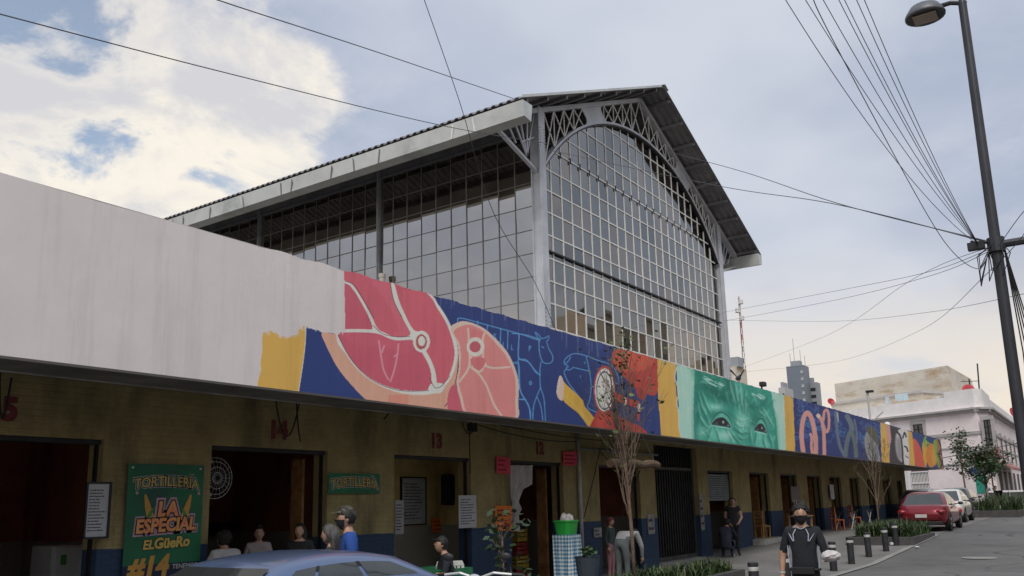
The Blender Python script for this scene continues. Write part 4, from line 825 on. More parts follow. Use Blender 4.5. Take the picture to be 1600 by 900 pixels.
# lattice radio mast, red and white
X = 300; pb, pt_ = on_x(1168, 640, X), on_x(1161, 462, X); ms = T('radio_mast', 'slender red and white lattice radio mast', 'mast', (X, pb[1], 0), world=True)
M_mr = mat('mast_red', (.60, .30, .27), .6); M_mw = mat('mast_white', (.66, .63, .62), .6); z0, z1 = 5, pt_[2]; n_ = 16; yb, yt = pb[1], pt_[1] - .0
for k in range(n_):
    q = MB(); za, zc = z0 + (z1 - z0) * k / n_, z0 + (z1 - z0) * (k + 1) / n_; wa, wc = 1.5 - 1.1 * k / n_, 1.5 - 1.1 * (k + 1) / n_
    for sx, sy in ((-1, -1), (1, -1), (1, 1), (-1, 1)): q.bar((X + sx * wa / 2, yb + sy * wa / 2, za), (X + sx * wc / 2, yb + sy * wc / 2, zc), .13)
    for sy in (-1, 1): q.bar((X - .0, yb - wa / 2, za), (X, yb + wc / 2, zc), .14); q.bar((X, yb + wa / 2, za), (X, yb - wc / 2, zc), .14)
    q.build('section', M_mr if (k // 2) % 2 == 0 else M_mw, ms)
q = MB(); 
for dz in (3, 6, 9): MB().lathe([(.9, 0), (.9, 1.4), (.2, 1.6)], 8, (X - .4, yb + (.7 if dz == 6 else -.7), z1 - dz)).build('antenna_drum', M_mw, ms)

# ------------------------------------------------------------------ the other side of the street (seen mirrored in the glass)
M_op = [mat('ochre_render', (.42, .33, .23), .85, var=.12, scale=.4), mat('brown_brick_render', (.24, .13, .09), .85, var=.2, scale=.5), mat('cream_render', (.55, .49, .40), .85, var=.1, scale=.4), mat('grey_render', (.36, .34, .31), .85, var=.12, scale=.4), mat('sand_render', (.50, .41, .31), .85, var=.12, scale=.4)]
xo = -30; oi = 0; opd = ['ochre', 'brown', 'cream', 'grey', 'sand coloured']
for w_, h_ in ((16, 6), (13, 10), (15, 6), (14, 10), (16, 6), (13, 17), (15, 14.5), (12, 19), (16, 14), (14, 17), (15, 11)):
    t_ = T('street_house', '%s rendered house of %s storeys across the street from the market' % (opd[oi % 5], ['zero', 'one', 'two', 'three', 'four', 'five'][int((h_ - 1) / 3.2)]), 'house', (xo + w_ / 2, -11, 0), world=True)
    zb_ = gz(xo); MB().box((xo + .02, -21, zb_ - .5), (xo + w_ - .02, -11, zb_ + h_)).build('wall', M_op[oi % 5], t_); MB().box((xo + .05, -11.0, zb_ + h_ - .5), (xo + w_ - .05, -10.7, zb_ + h_ - .1)).build('cornice', M_trim, t_)
    nf = int((h_ - 1) / 3.2); nw = int(w_ / 3); first = None
    for a in range(nf):
        for b in range(nw):
            x = xo + w_ * (b + .5) / nw; z = zb_ + 1.0 + a * 3.2; dd = (x, z)
            if first is None: f00 = dd; first = MB().box((x - .6, -11.003, z), (x + .6, -10.97, z + 1.8)).build('window', M_glass, t_); fr0 = MB().box((x - .7, -11.002, z - .12), (x + .7, -10.9, z - .01)).build('window_sill', M_trim, t_)
            else: share(first, t_, (x - f00[0], 0, z - f00[1]), 'window'); share(fr0, t_, (x - f00[0], 0, z - f00[1]), 'window_sill')
    if oi % 2: MB().lathe([(.8, 0), (.8, 1.5), (.3, 1.8)], 14, (xo + w_ * .3, -14, zb_ + h_)).build('water_tank', M_dark, t_)
    xo += w_; oi += 1

# ------------------------------------------------------------------ street furniture
M_bol = mat('charcoal_bollard_paint', (.035, .037, .042), .5, .1, var=.25, scale=6); M_band = mat('silver_reflective_band', (.60, .60, .58), .45, .2, var=.15, scale=10)
bol = T('bollard', 'x', 'bollard', (0, 0, 0), group='bollards along the pavement edge')
q = MB(); q.lathe([(.085, 0), (.085, .5), (.085, .6), (.088, .61), (.088, .66), (.075, .672), (.0, .675)], 16); q.build('post', M_bol, bol, smooth=False); q = MB(); q.lathe([(.0865, .535), (.0885, .54), (.0885, .595), (.0865, .6)], 16); q.build('reflective_band', M_band, bol)
bpts = [on_z(1177, 880, .67)[:2], on_z(1226, 868, .67)[:2], on_z(1264, 859, .67)[:2]] + [on_g(x_, y_)[:2] for x_, y_ in ((1303, 893), (1331, 882), (1358, 871), (1385, 862), (1401, 853))]
for i, p in enumerate(bpts):
    o = bol if i == 0 else copy_tree(bol); o.location = (p[0], p[1], gz(p[0]) + .012); o.rotation_euler = (rnd.uniform(-.015, .015), rnd.uniform(-.015, .015), rnd.uniform(0, 3))
    o['label'] = 'charcoal bollard with silver band, ' + ['beyond the strap leaf bed on the pavement edge', 'just behind the legs of the masked person', 'partly hidden at the elbow of the masked person', 'first clear of the masked person', 'second clear of the masked person', 'midway between the masked person and the planter bed', 'next to last before the planter bed', 'touching the corner of the planter bed by the red car'][i]
# lamp post with cables
LX, LY = 13.2, .97; M_post = mat('dark_grey_post_paint', (.045, .047, .055), .5, .2, var=.2, scale=2)
lp = T('street_lamp', 'dark grey street lamp post with side arm and bundled overhead cables', 'street lamp', (LX, LY, gz(LX)))
q = MB(); q.lathe([(.15, 0), (.15, .05), (.085, .09), (.08, 1.2), (.070, 5), (.056, 8.72), (.04, 8.8)], 16); q.build('pole', M_post, lp, smooth=False)
q = MB(); q.tube([(0, -.05, 8.70), (0, .15, 8.78), (0, .36, 8.78)], .035, 8); q.build('lamp_arm', M_post, lp)
q = MB(); q.tube([(0, .1, 5.05), (0, -1.3, 5.05)], .055, 8); q.tube([(0, 0, 5.15), (0, 0, 4.95)], .11, 12); q.build('side_arm', M_post, lp)
def lamp_head(y, z):
    h_ = bpy.data.objects.new('lamp_head', None); col.objects.link(h_); h_.parent = lp; h_.location = (0, y, z)
    q = MB(); q.lathe([(.02, .19), (.10, .185), (.2, .14), (.26, .05), (.28, .0), (.275, -.025), (.25, -.03), (.24, -.02)], 20); q.v = [(x * .95, y_ * 1.0, z_) for x, y_, z_ in q.v]; q.build('shell', mat('grey_lamp_shell', (.13, .135, .15), .5, .2), h_, smooth=True)
    MB().box((-.14, -.16, -.05), (.14, .16, -.032)).build('lamp_glass', mat('frosted_lamp_glass', (.45, .36, .28), .4), h_)
lamp_head(.50, 8.70); lamp_head(-1.15, 4.55)
q = MB(); q.box((-.1, .13, 5.02), (.02, .34, 5.12)); q.tube([(0, .08, 5.1), (-.05, .3, 5.14)], .02, 6); q.build('insulator_bracket', M_dark, lp)
q = MB(); r3 = random.Random(2)
for k in range(7): a = r3.uniform(0, 6.3); q.tube([(math.cos(a) * .09, math.sin(a) * .09, 5.05), (math.cos(a) * .25, .1 + math.sin(a) * .3, 4.95 - r3.uniform(0, .2)), (math.cos(a) * .12, .15 + math.sin(a) * .2, 4.75 - r3.uniform(0, .3)), (0.02, .1, 5.0)], .007, 5)
for k in range(5): q.tube([(.02 * k, -.09, 5.0), (.3, -.12 - .04 * k, 3.6), (.1, -.1 - .03 * k, .3)], .009, 5)
q.build('cable_loops', M_blk, lp)
# overhead cables, each strung between real points
HUB = np.array([LX, LY + .2, gz(LX) + 5.08])
def cable(pts, r, label): setp(MB().tube(pts, r, 5).build('overhead_cable', mat('grey_cable', (.09, .09, .10), .6)), label, 'cable', 'overhead cables')
desc = ['outermost', 'second', 'third', 'fourth', 'fifth', 'sixth', 'innermost']
for k, (px, bx) in enumerate(((1268, 1.3), (1280, .9), (1305, .85), (1327, .8), (1335, .75), (1352, .5), (1363, .4))):
    top = at_d(px, -6, 9.5); ex = CAM + (top - CAM) * 1.0; far = top + (top - HUB) * .6
    cable(sag(HUB, far, .35 + .25 * (k == 0), 30), .004, 'overhead cable fanning up from the lamp post, %s of the bundle' % desc[k])
def pxcable(pts, r, label):
    P_ = [np.array(at_d(x, y, d)) for x, y, d in pts]; P_ = [tuple(t_) for t_ in catmull(P_, False, 8)]; cable(P_, r, label)
pxcable([(-40, 12, 12), (0, 22, 13), (350, 113, 16), (690, 196, 21), (860, 225, 26.5)], .009, 'long cable crossing above the white wall to the hall gutter')
pxcable([(300, -18, 12), (340, 0, 13), (600, 85, 17), (808, 156, 22.5)], .009, 'cable running up from the hall gutter corner past the clouds')
pxcable([(655, -25, 9), (663, 0, 9), (720, 165, 9.4), (770, 330, 10), (835, 440, 11), (870, 520, 12)], .004, 'thin wire hanging steeply in front of the dark side glazing')
pxcable([(860, 235, 26), (1120, 290, 22), (1300, 318, 17), (1540, 378, 13.4)], .008, 'cable from the gable to the lamp post, lower strand'); pxcable([(1040, 236, 28), (1160, 268, 22), (1310, 318, 17), (1540, 376, 13.4)], .008, 'cable from the roof edge to the lamp post, upper strand')
for k, (pts, l) in enumerate((([(1130, 488, 38), (1330, 450, 25), (1450, 425, 18), (1545, 390, 13.4)], 'cable from the right hall column rising to the lamp post, upper strand'), ([(1130, 502, 38), (1300, 470, 26), (1450, 432, 18), (1545, 393, 13.4)], 'cable from the right hall column rising to the lamp post, lower strand'), ([(1150, 578, 60), (1290, 525, 38), (1420, 440, 22), (1545, 386, 13.4)], 'cable rising from the market roof to the lamp post'), ([(1150, 582, 60), (1300, 566, 45), (1430, 520, 30), (1550, 420, 14), (1620, 330, 12)], 'slack cable swinging past the lamp post'), ([(1130, 500, 45), (1300, 502, 35), (1450, 488, 25), (1620, 455, 14)], 'nearly level cable crossing the evening sky'), ([(1470, 716, 75), (1530, 705, 70), (1610, 688, 60)], 'thick cable strung in front of the pink building'), ([(1545, 392, 13.3), (1530, 420, 13), (1490, 395, 12.6), (1440, 320, 12), (1300, 60, 9.5), (1268, -10, 8.8)], 'slack looping cable dropping beside the lamp post'), ([(1560, 385, 13.2), (1600, 330, 12.5), (1640, 300, 12)], 'short cable leaving the lamp post to the street side'))): pxcable(pts, .005 if k != 5 else .03, l)

# planting
M_pl = mat('dark_planter_stone', (.085, .08, .078), .85, var=.2, scale=3); M_soil = mat('soil', (.035, .027, .02), .95, var=.3); M_leafs = [mat('strap_leaf_green', (.045, .085, .025), .55, var=.3, scale=6), mat('yellowish_leaf', (.10, .12, .035), .55, var=.3, scale=6)]
def planter(x0, x1, y0, y1, h, label):
    z = gz((x0 + x1) / 2); t_ = T('planter', label, 'planter', ((x0 + x1) / 2, (y0 + y1) / 2, z), world=True); e = .12
    for a, b in (((x0, y0), (x1, y0 + e)), ((x0, y1 - e), (x1, y1)), ((x0, y0 + e + .002), (x0 + e, y1 - e - .002)), ((x1 - e, y0 + e + .002), (x1, y1 - e - .002))): MB().box((a[0], a[1], z - .25), (b[0], b[1], z + h)).build('kerb_side', M_pl, t_, bevel=.015)
    MB().box((x0 + e, y0 + e, z - .2), (x1 - e, y1 - e, z + h - .06)).build('soil', M_soil, t_)
def strap(x0, x1, y0, y1, zbase, n_, hh, name, label, seed):
    r_ = random.Random(seed); q = MB(); cl = [(r_.uniform(x0, x1), r_.uniform(y0, y1)) for _ in range(max(3, n_ // 26))]
    for k in range(n_):
        c_ = r_.choice(cl); a = r_.uniform(0, 6.283); h = hh * r_.uniform(.55, 1.1); bnd = r_.uniform(.15, .75) * h; x, y = c_[0] + r_.gauss(0, .07), c_[1] + r_.gauss(0, .07); w_ = r_.uniform(.012, .022); dx, dy = math.cos(a), math.sin(a); v = []
        for t_ in (0, .35, .65, .88, 1):
            zz_ = zbase + h * (t_ - .38 * t_ * t_ * t_ * (bnd / h) * 1.6); o = bnd * t_ * t_; ww = w_ * (1 - t_ ** 3 * .95); v += [(x + dx * o - dy * ww, y + dy * o + dx * ww, zz_), (x + dx * o + dy * ww, y + dy * o - dx * ww, zz_)]
        q.m = 1 if r_.random() < .18 else 0; q.add(v, [(2 * i, 2 * i + 1, 2 * i + 3, 2 * i + 2) for i in range(4)])
    setp(q.build(name, M_leafs), label, 'plants', None, 'stuff')
A_, B_, C_ = on_g(1336, 855), on_g(1426, 853), on_g(1454, 840)
planter(B_[0], C_[0] + .6, B_[1] - .05, A_[1] + .4, .2, 'low dark planter bed between the bollards and the red car')
strap(B_[0] + .2, C_[0] + .4, B_[1] + .15, A_[1] + .2, gz(B_[0]) + .12, 3600, .72, 'strap_leaf_plants', 'green strap leaf plants filling the bed before the red car', 1)
planter(13.2, 19.0, 7.0, 8.0, .22, 'low dark planter bed around the bare tree'); strap(13.4, 18.8, 7.15, 7.85, .14, 1300, .42, 'strap_leaf_plants', 'green strap leaf plants around the bare tree trunk', 2)
A2_, B2_ = on_g(1520, 808), on_g(1553, 797)
planter(A2_[0] - 1, B2_[0] - 6, B2_[1] - 2.6, B2_[1] - .4, .3, 'far planter bed behind the parked silver car'); strap(A2_[0] - .8, B2_[0] - 6.5, B2_[1] - 2.4, B2_[1] - .6, gz(A2_[0]) + .2, 900, 1.2, 'strap_leaf_plants', 'green bushes in the far bed behind the silver car', 3)
M_bark = mat('pale_bark', (.20, .14, .10), .9, var=.3, scale=9, bump=.4); M_leaf = mat('leaf_green', (.05, .10, .03), .55, var=.35, scale=8); M_leafy = mat('young_leaf', (.10, .14, .035), .55, var=.3, scale=8)
def leaf(q, p, s, r_):
    a, b = r_.uniform(0, 6.28), r_.uniform(-.8, .8); d = Vector((math.cos(a) * math.cos(b), math.sin(a) * math.cos(b), math.sin(b))); o = d.cross(Vector((r_.uniform(-1, 1), r_.uniform(-1, 1), 1))).normalized() * s * .32; p = Vector(p)
    q.add([p, p + d * s * .45 + o, p + d * s, p + d * s * .45 - o], [(0, 1, 2, 3)])
def tree(name, label, base, trunk, br, leaves, seed, cat='tree', mleaf=None, lsize=.09, group=None):
    """trunk: list of (dx,dy,z,r); br: list of (z0, n, length, spread, lift)"""
    r_ = random.Random(seed); t_ = T(name, label, cat, base, group=group); q = MB(); q.tube([(a, b, c_) for a, b, c_, d in trunk], [d for *_, d in trunk], 9); tips = []
    for z0, n_, ln, sp, lift in br:
        for k in range(n_):
            az = 6.283 * (k + r_.random() * .7) / n_; zz_ = z0 + r_.uniform(-.25, .25); i = max(range(len(trunk) - 1), key=lambda j: trunk[j][2] <= zz_ and j); a0, a1 = trunk[i], trunk[min(i + 1, len(trunk) - 1)]
            u = min(1, max(0, (zz_ - a0[2]) / max(.01, a1[2] - a0[2]))); p = Vector((a0[0] + (a1[0] - a0[0]) * u, a0[1] + (a1[1] - a0[1]) * u, a0[2] + (a1[2] - a0[2]) * u)); L_ = ln * r_.uniform(.6, 1.15); d = Vector((math.cos(az) * sp, math.sin(az) * sp, lift)).normalized(); pts = [p]; r0 = max(.006, a0[3] * .45)
            for s in range(5):
                d = (d + Vector((r_.gauss(0, .12), r_.gauss(0, .12), r_.gauss(.09, .1)))).normalized(); pts.append(pts[-1] + d * L_ / 5)
                if s > 0:
                    for tw in range(2): e = (d + Vector((r_.gauss(0, .45), r_.gauss(0, .45), r_.gauss(.2, .25)))).normalized(); tl = L_ * r_.uniform(.15, .4); q.tube([pts[-1], pts[-1] + e * tl * .5, pts[-1] + (e + Vector((0, 0, .25))).normalized() * tl], [r0 * .35, r0 * .28, r0 * .12], 4, False); tips.append(pts[-1] + e * tl); tips.append(pts[-1] + e * tl * .55)
            q.tube(pts, [r0 * (1 - .14 * s) for s in range(6)], 5, False); tips.append(pts[-1])
    q.build('trunk', M_bark, t_, smooth=True)
    if leaves:
        q = MB(); 
        for k in range(leaves): p = r_.choice(tips); leaf(q, p + Vector((r_.gauss(0, lsize), r_.gauss(0, lsize), r_.gauss(0, lsize))), lsize * r_.uniform(.7, 1.4), r_)
        q.build('crown', mleaf or M_leaf, t_)
    return t_, tips
p = on_y(987, 850, 7.6); pt2 = on_y(985, 555, 7.6)
bare, _ = tree('bare_street_tree', 'nearly leafless young tree with upright twigs before the mural', (p[0] + .05, 7.6, 0), [(0, 0, 0, .046), (-.03, 0, 1.2, .036), (-.1, 0, 2.0, .027), (-.14, .02, 2.6, .02)], [(1.3, 2, 1.5, .35, 1), (1.7, 5, 2.1, .26, 1), (2.1, 7, 2.1, .24, 1), (2.5, 8, 1.9, .24, 1), (2.75, 6, 1.7, .2, 1)], 150, 11, mleaf=M_leafy, lsize=.10)
q = MB(); q.tube([(-.14, .02, 2.6), (-.1, 0, 3.2), (-.12, .0, 4.2), (-.05, .02, 4.75)], [.024, .018, .012, .004], 6); q.build('leader', M_bark, bare, smooth=True)
q = MB(); r_ = random.Random(4)
for k in range(75): leaf(q, (-.06 + r_.gauss(0, .10), r_.gauss(0, .08), 4.45 + r_.gauss(0, .26)), .1, r_)
q.build('top_leaves', M_leafy, bare)
p = on_g(1385, 848)
tree('thin_street_tree', 'thin leafless tree in the bed before the far stalls', (p[0] + .6, p[1] + .3, gz(p[0])), [(0, 0, 0, .035), (.03, 0, 1.3, .028), (0, .03, 2.4, .016)], [(1.2, 4, 1.3, .4, 1), (1.7, 5, 1.4, .35, 1), (2.2, 5, 1.3, .3, 1)], 50, 12, lsize=.06)
p = on_x(1545, 792, 88)
tree('leafy_corner_tree', 'leafy green tree before the pink corner building', (88, p[1], gz(88)), [(0, 0, 0, .14), (.1, 0, 1.8, .11), (0, .1, 3.2, .07)], [(1.7, 5, 2.3, .9, .6), (2.5, 6, 2.2, .8, .7), (3.1, 5, 1.9, .6, .8)], 1900, 13, lsize=.27)
p = on_x(1513, 792, 86); tree('slender_corner_tree', 'slender sparse tree left of the leafy corner tree', (86, p[1], gz(86)), [(0, 0, 0, .08), (.05, .1, 2.4, .07), (0, .2, 4.6, .04)], [(2.4, 4, 1.8, .6, .7), (3.6, 5, 2.0, .45, 1)], 420, 14, lsize=.28)
M_bou = mat('pinkish_blossom', (.36, .14, .14), .6, var=.3, scale=3); p = on_x(1556, 792, 90); tree('blossom_bush', 'pinkish flowering bush beside the leafy corner tree', (90, p[1], gz(90)), [(0, 0, 0, .08), (0, 0, 3.6, .05)], [(3.6, 5, 1.2, .9, .5)], 420, 15, 'bush', M_bou, .26)
for i, (px, py) in enumerate(((1560, 792), (1568, 791), (1592, 786))):
    p = on_g(px, py); p = np.array(p) * 80 / p[0]; o = T('street_planter_box', ['dark planter box with white rim beside the corner bush', 'second dark planter box with white rim by the corner', 'dark planter box with white rim across the side street'][i], 'planter', (p[0], p[1], gz(80))); MB().box((-.5, -.45, 0), (.5, .45, .95)).build('box', M_pl, o, bevel=.03); MB().box((-.55, -.5, .952), (.55, .5, 1.1)).build('rim', M_bar, o)
# cameras and lamp on the market roof
p = on_y(1361, 668, WY + .4); cp = T('camera_pole', 'grey surveillance camera pole rising behind the market fascia', 'camera pole', (p[0], p[1], 3.6)); zt = on_y(1361, 615, WY + .4)[2] - 3.6
MB().tube([(0, 0, 0), (0, 0, zt)], .06, 8).build('pole', M_galv, cp); MB().box((-.15, -.32, zt - .03), (.15, .06, zt + .08)).build('lamp_head', M_dark, cp); MB().tube([(0, 0, zt * .55), (0, -.7, zt * .7)], .04, 6).build('arm', M_galv, cp); MB().sph((0, -.85, zt * .5), (.18, .18, .2), 10, 7).build('dome_camera', M_bar, cp); MB().box((-.15, .1, zt * .2), (.15, .5, zt * .5)).build('control_box', M_galv, cp)
p = on_y(1190, 603, FY + .4); fl = T('roof_floodlight', 'small floodlight on the fascia above the green face', 'floodlight', (p[0], FY + .4, 3.6)); MB().tube([(0, 0, 0), (0, 0, p[2] - 3.6)], .03, 6).build('stem', M_dark, fl); q = MB(); q.box((-.08, -.12, p[2] - 3.62), (.16, .06, p[2] - 3.47)); q.build('head', M_dark, fl, bevel=.03)
p = on_y(1297, 640, WY); MB().tube([(p[0], FY + .5, 3.6), (p[0], FY + .5, on_y(1297, 618, FY + .5)[2])], .03, 6)
# bird on the fascia
p = on_y(1154, 594, FY + .1); bd = T('pigeon', 'dark pigeon landing on the top edge of the fascia', 'bird', (p[0], FY + .1, FZ1 + .0)); q = MB()
q.tube([(-.22, 0, .12), (-.12, 0, .13), (0, 0, .15), (.1, 0, .2), (.15, 0, .24), (.19, 0, .235)], [.012, .05, .075, .05, .036, .006], 8); q.add([(-.05, .03, .18), (.08, .04, .18), (.05, .2, .42), (-.12, .22, .40)], [(0, 1, 2, 3), (3, 2, 1, 0)]); q.add([(-.05, -.03, .18), (.08, -.04, .18), (.12, -.16, .40), (-.1, -.2, .36)], [(0, 1, 2, 3), (3, 2, 1, 0)]); q.tube([(0, .02, .09), (0, .02, 0)], .006, 4); q.tube([(0, -.02, .09), (0, -.02, 0)], .006, 4); q.build('body', M_dark, bd, smooth=True)
# ------------------------------------------------------------------ cars
M_tyre = mat('tyre_rubber', (.02, .02, .02), .85, var=.2); M_rim = mat('alloy_rim', (.42, .43, .44), .35, .7, var=.15); M_cg = mat('tinted_car_glass', (.11, .12, .122), .06, .7, var=.05)
M_plast = mat('black_car_plastic', (.02, .02, .022), .5, var=.15)
def car(label, paint, L_, W, H, prof, cab, loc, rotz, lampc=(.45, .02, .03), round_=0.0, plate='', dark_roof=False):
    """front is +x. prof: list of (x, z) of bonnet/boot line; cab: (rear base x, rear roof x, front roof x, front base x, belt z)"""
    c_ = T('parked_car', label, 'car', loc, rotz, 'parked cars'); hw = W / 2
    X = np.linspace(-L_ / 2, L_ / 2, 27); q = MB(); v = []; f = []; px_, pz_ = zip(*prof); m_ = 9
    for x in X:
        e = abs(x) / (L_ / 2); w_ = hw * (1 - .16 * max(0, e - .55) ** 1.6 / .45 ** 1.6 - .10 * max(0, e - .88) / .12); zt = float(np.interp(x, px_, pz_)); zb = .20 + .16 * max(0, e - .78) / .22
        if e > .999: zt -= .12; w_ *= .94; zb += .08
        zs = zt - .07
        v += [(x, 0, zb), (x, w_ * .80, zb), (x, w_ * .96, zb + .10), (x, w_ * 1.0, zb + .32 * (zt - zb)), (x, w_ * 1.0, zb + .62 * (zt - zb)), (x, w_ * .965, zs), (x, w_ * .90, zt - .012), (x, w_ * .55, zt + .015), (x, 0, zt + .025)]
    n_ = len(X)
    for s_ in (1, -1):
        base = 0 if s_ == 1 else n_ * m_
        if s_ == -1: v += [(a, -b, c2) for a, b, c2 in v[:n_ * m_]]
        for i in range(n_ - 1):
            for j in range(m_ - 1):
                qd = (base + i * m_ + j, base + (i + 1) * m_ + j, base + (i + 1) * m_ + j + 1, base + i * m_ + j + 1); f.append(qd[::-1] if s_ == 1 else qd)
        for i in (0, n_ - 1):
            r_ = [base + i * m_ + j for j in range(m_)]; f.append(tuple(r_ if (s_ == 1) == (i != 0) else r_[::-1]))
    q.add(v, f); body = q.build('body', paint, c_, smooth=True)
    # cabin
    rb_, rr, fr, fb, zb = cab; hb = hw * .90; ht = hw * .70; N_ = 12; q = MB(); v = []; f = []; S = [(rb_, rr), (rb_ * .93 + fb * .07, rr + .02)]
    xb = np.linspace(rb_, fb, N_); xt = np.linspace(rr, fr, N_)
    for a, b in zip(xb, xt):
        u = (a - rb_) / (fb - rb_); hz = H - .06 * (2 * u - 1) ** 2 - .015
        side = [(a, hb, zb), (a + (b - a) * .5, hb * .5 + ht * .5 + .035, zb + (hz - zb) * .5), (b * .94 + a * .06, ht + .015, hz - .05), (b, ht - .06, hz - .005), (b, ht * .5, hz + .018), (b, 0, hz + .025)]
        v += side + [(p_[0], -p_[1], p_[2]) for p_ in side[-2::-1]]
    k = 11
    for i in range(N_ - 1):
        for j in range(k - 1): f.append((i * k + j, i * k + j + 1, (i + 1) * k + j + 1, (i + 1) * k + j))
    f.append(tuple(range(k - 1, -1, -1))); f.append(tuple(range((N_ - 1) * k, N_ * k)))
    q.add(v, f); q.build('cabin', paint if not dark_roof else M_plast, c_, smooth=True)
    # glass: side windows left and right, windscreen and rear window, laid on the cabin
    def side_pt(u, t_, s_, d):
        a = rb_ + (fb - rb_) * u; b = rr + (fr - rr) * u; hz = H - .06 * (2 * u - 1) ** 2 - .015
        if t_ < .5: w_ = t_ / .5; x, y, z = a + (b - a) * .5 * w_, hb + ((hb + ht) / 2 + .035 - hb) * w_, zb + (hz - zb) * .5 * w_
        else: w_ = (t_ - .5) / .5; x, y, z = (a + b) / 2 + ((b * .94 + a * .06) - (a + b) / 2) * w_, (hb + ht) / 2 + .035 + (ht + .015 - (hb + ht) / 2 - .035) * w_, zb + (hz - zb) * .5 + ((hz - .05) - zb - (hz - zb) * .5) * w_
        return (x, s_ * (y + d), z + d * .4)
    for s_ in (1, -1):
        for u0, u1 in ((.10, .27), (.295, .555), (.585, .90)):
            q = MB(); v = []; nn = 6
            for i in range(nn):
                u = u0 + (u1 - u0) * i / (nn - 1); top_ = .93 - (.45 if u0 < .2 and i == 0 else 0) - (.3 if u1 > .85 and i == nn - 1 else 0)
                for t_ in (.05, .35, .65, top_): v.append(side_pt(u, t_, s_, .006))
            f = [(i * 4 + j, i * 4 + j + 1, i * 4 + 5 + j, i * 4 + 4 + j) for i in range(nn - 1) for j in range(3)]
            q.add(v, f if s_ < 0 else [t_[::-1] for t_ in f]); q.build('side_window', M_cg, c_, smooth=True)
        for u0, u1, t0, t1 in ((.08, .92, .0, .035), (.556, .584, .04, .94), (.272, .293, .04, .94)): 
            q = MB(); v = []; 
            for i in range(9): u = u0 + (u1 - u0) * i / 8; v += [side_pt(u, t0, s_, .008), side_pt(u, t1, s_, .008)]
            q.add(v, [((2 * i, 2 * i + 1, 2 * i + 3, 2 * i + 2) if s_ < 0 else (2 * i + 2, 2 * i + 3, 2 * i + 1, 2 * i)) for i in range(8)]); q.build('window_trim', M_plast, c_)
    for nm, xa, xr, dd in (('rear_window', rb_, rr, -1), ('windscreen', fb, fr, 1)):
        hz = H - .075; q = MB(); v = []
        for i in range(7):
            y = -1 + i / 3
            for t_ in (.07, .5, .93):
                w_ = (hb - .07) * (1 - t_) + (ht - .08) * t_; x = xa + (xr - xa) * t_ + dd * .01; z = zb + (hz - zb) * t_; bulge = dd * .03 * (1 - y * y); v.append((x + bulge, y * w_, z + .012))
        f = [(i * 3 + j, i * 3 + j + 1, i * 3 + 4 + j, i * 3 + 3 + j) for i in range(6) for j in range(2)]; q.add(v, f if dd < 0 else [t_[::-1] for t_ in f])
        q.build(nm, M_cg, c_, smooth=True)
    # wheels
    wr = .315 * (L_ / 4.4) ** .5; wx = L_ * .305
    for sx in (-1, 1):
        for s_ in (-1, 1):
            wl = bpy.data.objects.new('wheel', None); col.objects.link(wl); wl.parent = c_; wl.location = (sx * wx, s_ * (hw - .10), wr)
            q = MB(); q.lathe([(wr * .62, -.10), (wr * .93, -.10), (wr, -.06), (wr, .06), (wr * .93, .10), (wr * .62, .10)], 22, (0, 0, 0), 'y'); q.build('tyre', M_tyre, wl, smooth=False)
            q = MB(); q.lathe([(wr * .63, -.09), (wr * .63, .09)], 18, (0, 0, 0), 'y')
            for k_ in range(5): a = 6.283 * k_ / 5; q.bar((math.cos(a) * .05, s_ * .092, math.sin(a) * .05), (math.cos(a) * wr * .6, s_ * .092, math.sin(a) * wr * .6), .05, .03, up=(0, 1, 0))
            q.build('rim', M_rim, wl)
            q = MB(); q.lathe([(wr + .05, -.012), (wr + .05, .012)], 22, (sx * wx, s_ * (hw * 1.0 - .012), wr + .01), 'y'); q.build('wheel_well_shade', M_plast, c_)  # flat dark disc stands in for the shaded wheel well
    # lamps, plate, bumpers, mirrors
    zr_ = float(np.interp(-L_ / 2 + .1, px_, pz_)); zf_ = float(np.interp(L_ / 2 - .2, px_, pz_))
    for s_ in (-1, 1):
        q = MB(); q.sph((-L_ / 2 + .10, s_ * (hw * .74), zr_ - .17), (.14, .17 + round_ * .02, .085 + round_ * .06), 12, 8); q.build('tail_light', mat('tail_light_red_%d' % int(lampc[0] * 100), lampc, .2, spec=.8), c_, smooth=True)
        q = MB(); q.sph((L_ / 2 - .14, s_ * hw * .70, zf_ - .16), (.16, .19, .09), 12, 8); q.build('headlight', mat('headlamp_glass', (.55, .57, .6), .15, .3), c_, smooth=True)
        q = MB(); q.sph((fb - .34, s_ * (hw + .10), zb + .06), (.07, .10, .065), 10, 7); q.tube([(fb - .36, s_ * (hw - .1), zb + .03), (fb - .34, s_ * (hw + .05), zb + .05)], .02, 6); q.build('mirror', M_plast, c_, smooth=True)
        for dx in (-.05, .9 * 1.0): q = MB(); q.box((rb_ * .35 + fb * .65 - dx - .3, s_ * (hw + .001) - .012, zb - .13), (rb_ * .35 + fb * .65 - dx - .14, s_ * (hw + .001) + .012, zb - .10)); q.build('door_handle', paint, c_)
    q = MB(); q.box((-L_ / 2 - .02, -hw * .78, .24), (-L_ / 2 + .12, hw * .78, .36)); q.build('bumper_insert', M_plast, c_, bevel=.02); MB().box((L_ / 2 - .16, -hw * .74, .26), (L_ / 2 + .01, hw * .74, .42)).build('grille', M_plast, c_, bevel=.02)
    q = MB(); q.box((-L_ / 2 - .026, -.20, .50), (-L_ / 2 + .02, .20, .62)); q.build('number_plate', mat('plate_white', (.62, .62, .60), .5), c_)
    return c_
def cpaint(name, c, met=.35, rough=.28): return mat(name, c, rough, met, var=.04, scale=1, coat=.6)
sedan = [(-2.25, .80), (-2.1, .92), (-1.5, .98), (-1.2, .97), (.9, .92), (1.2, .90), (1.8, .80), (2.1, .70), (2.25, .60)]
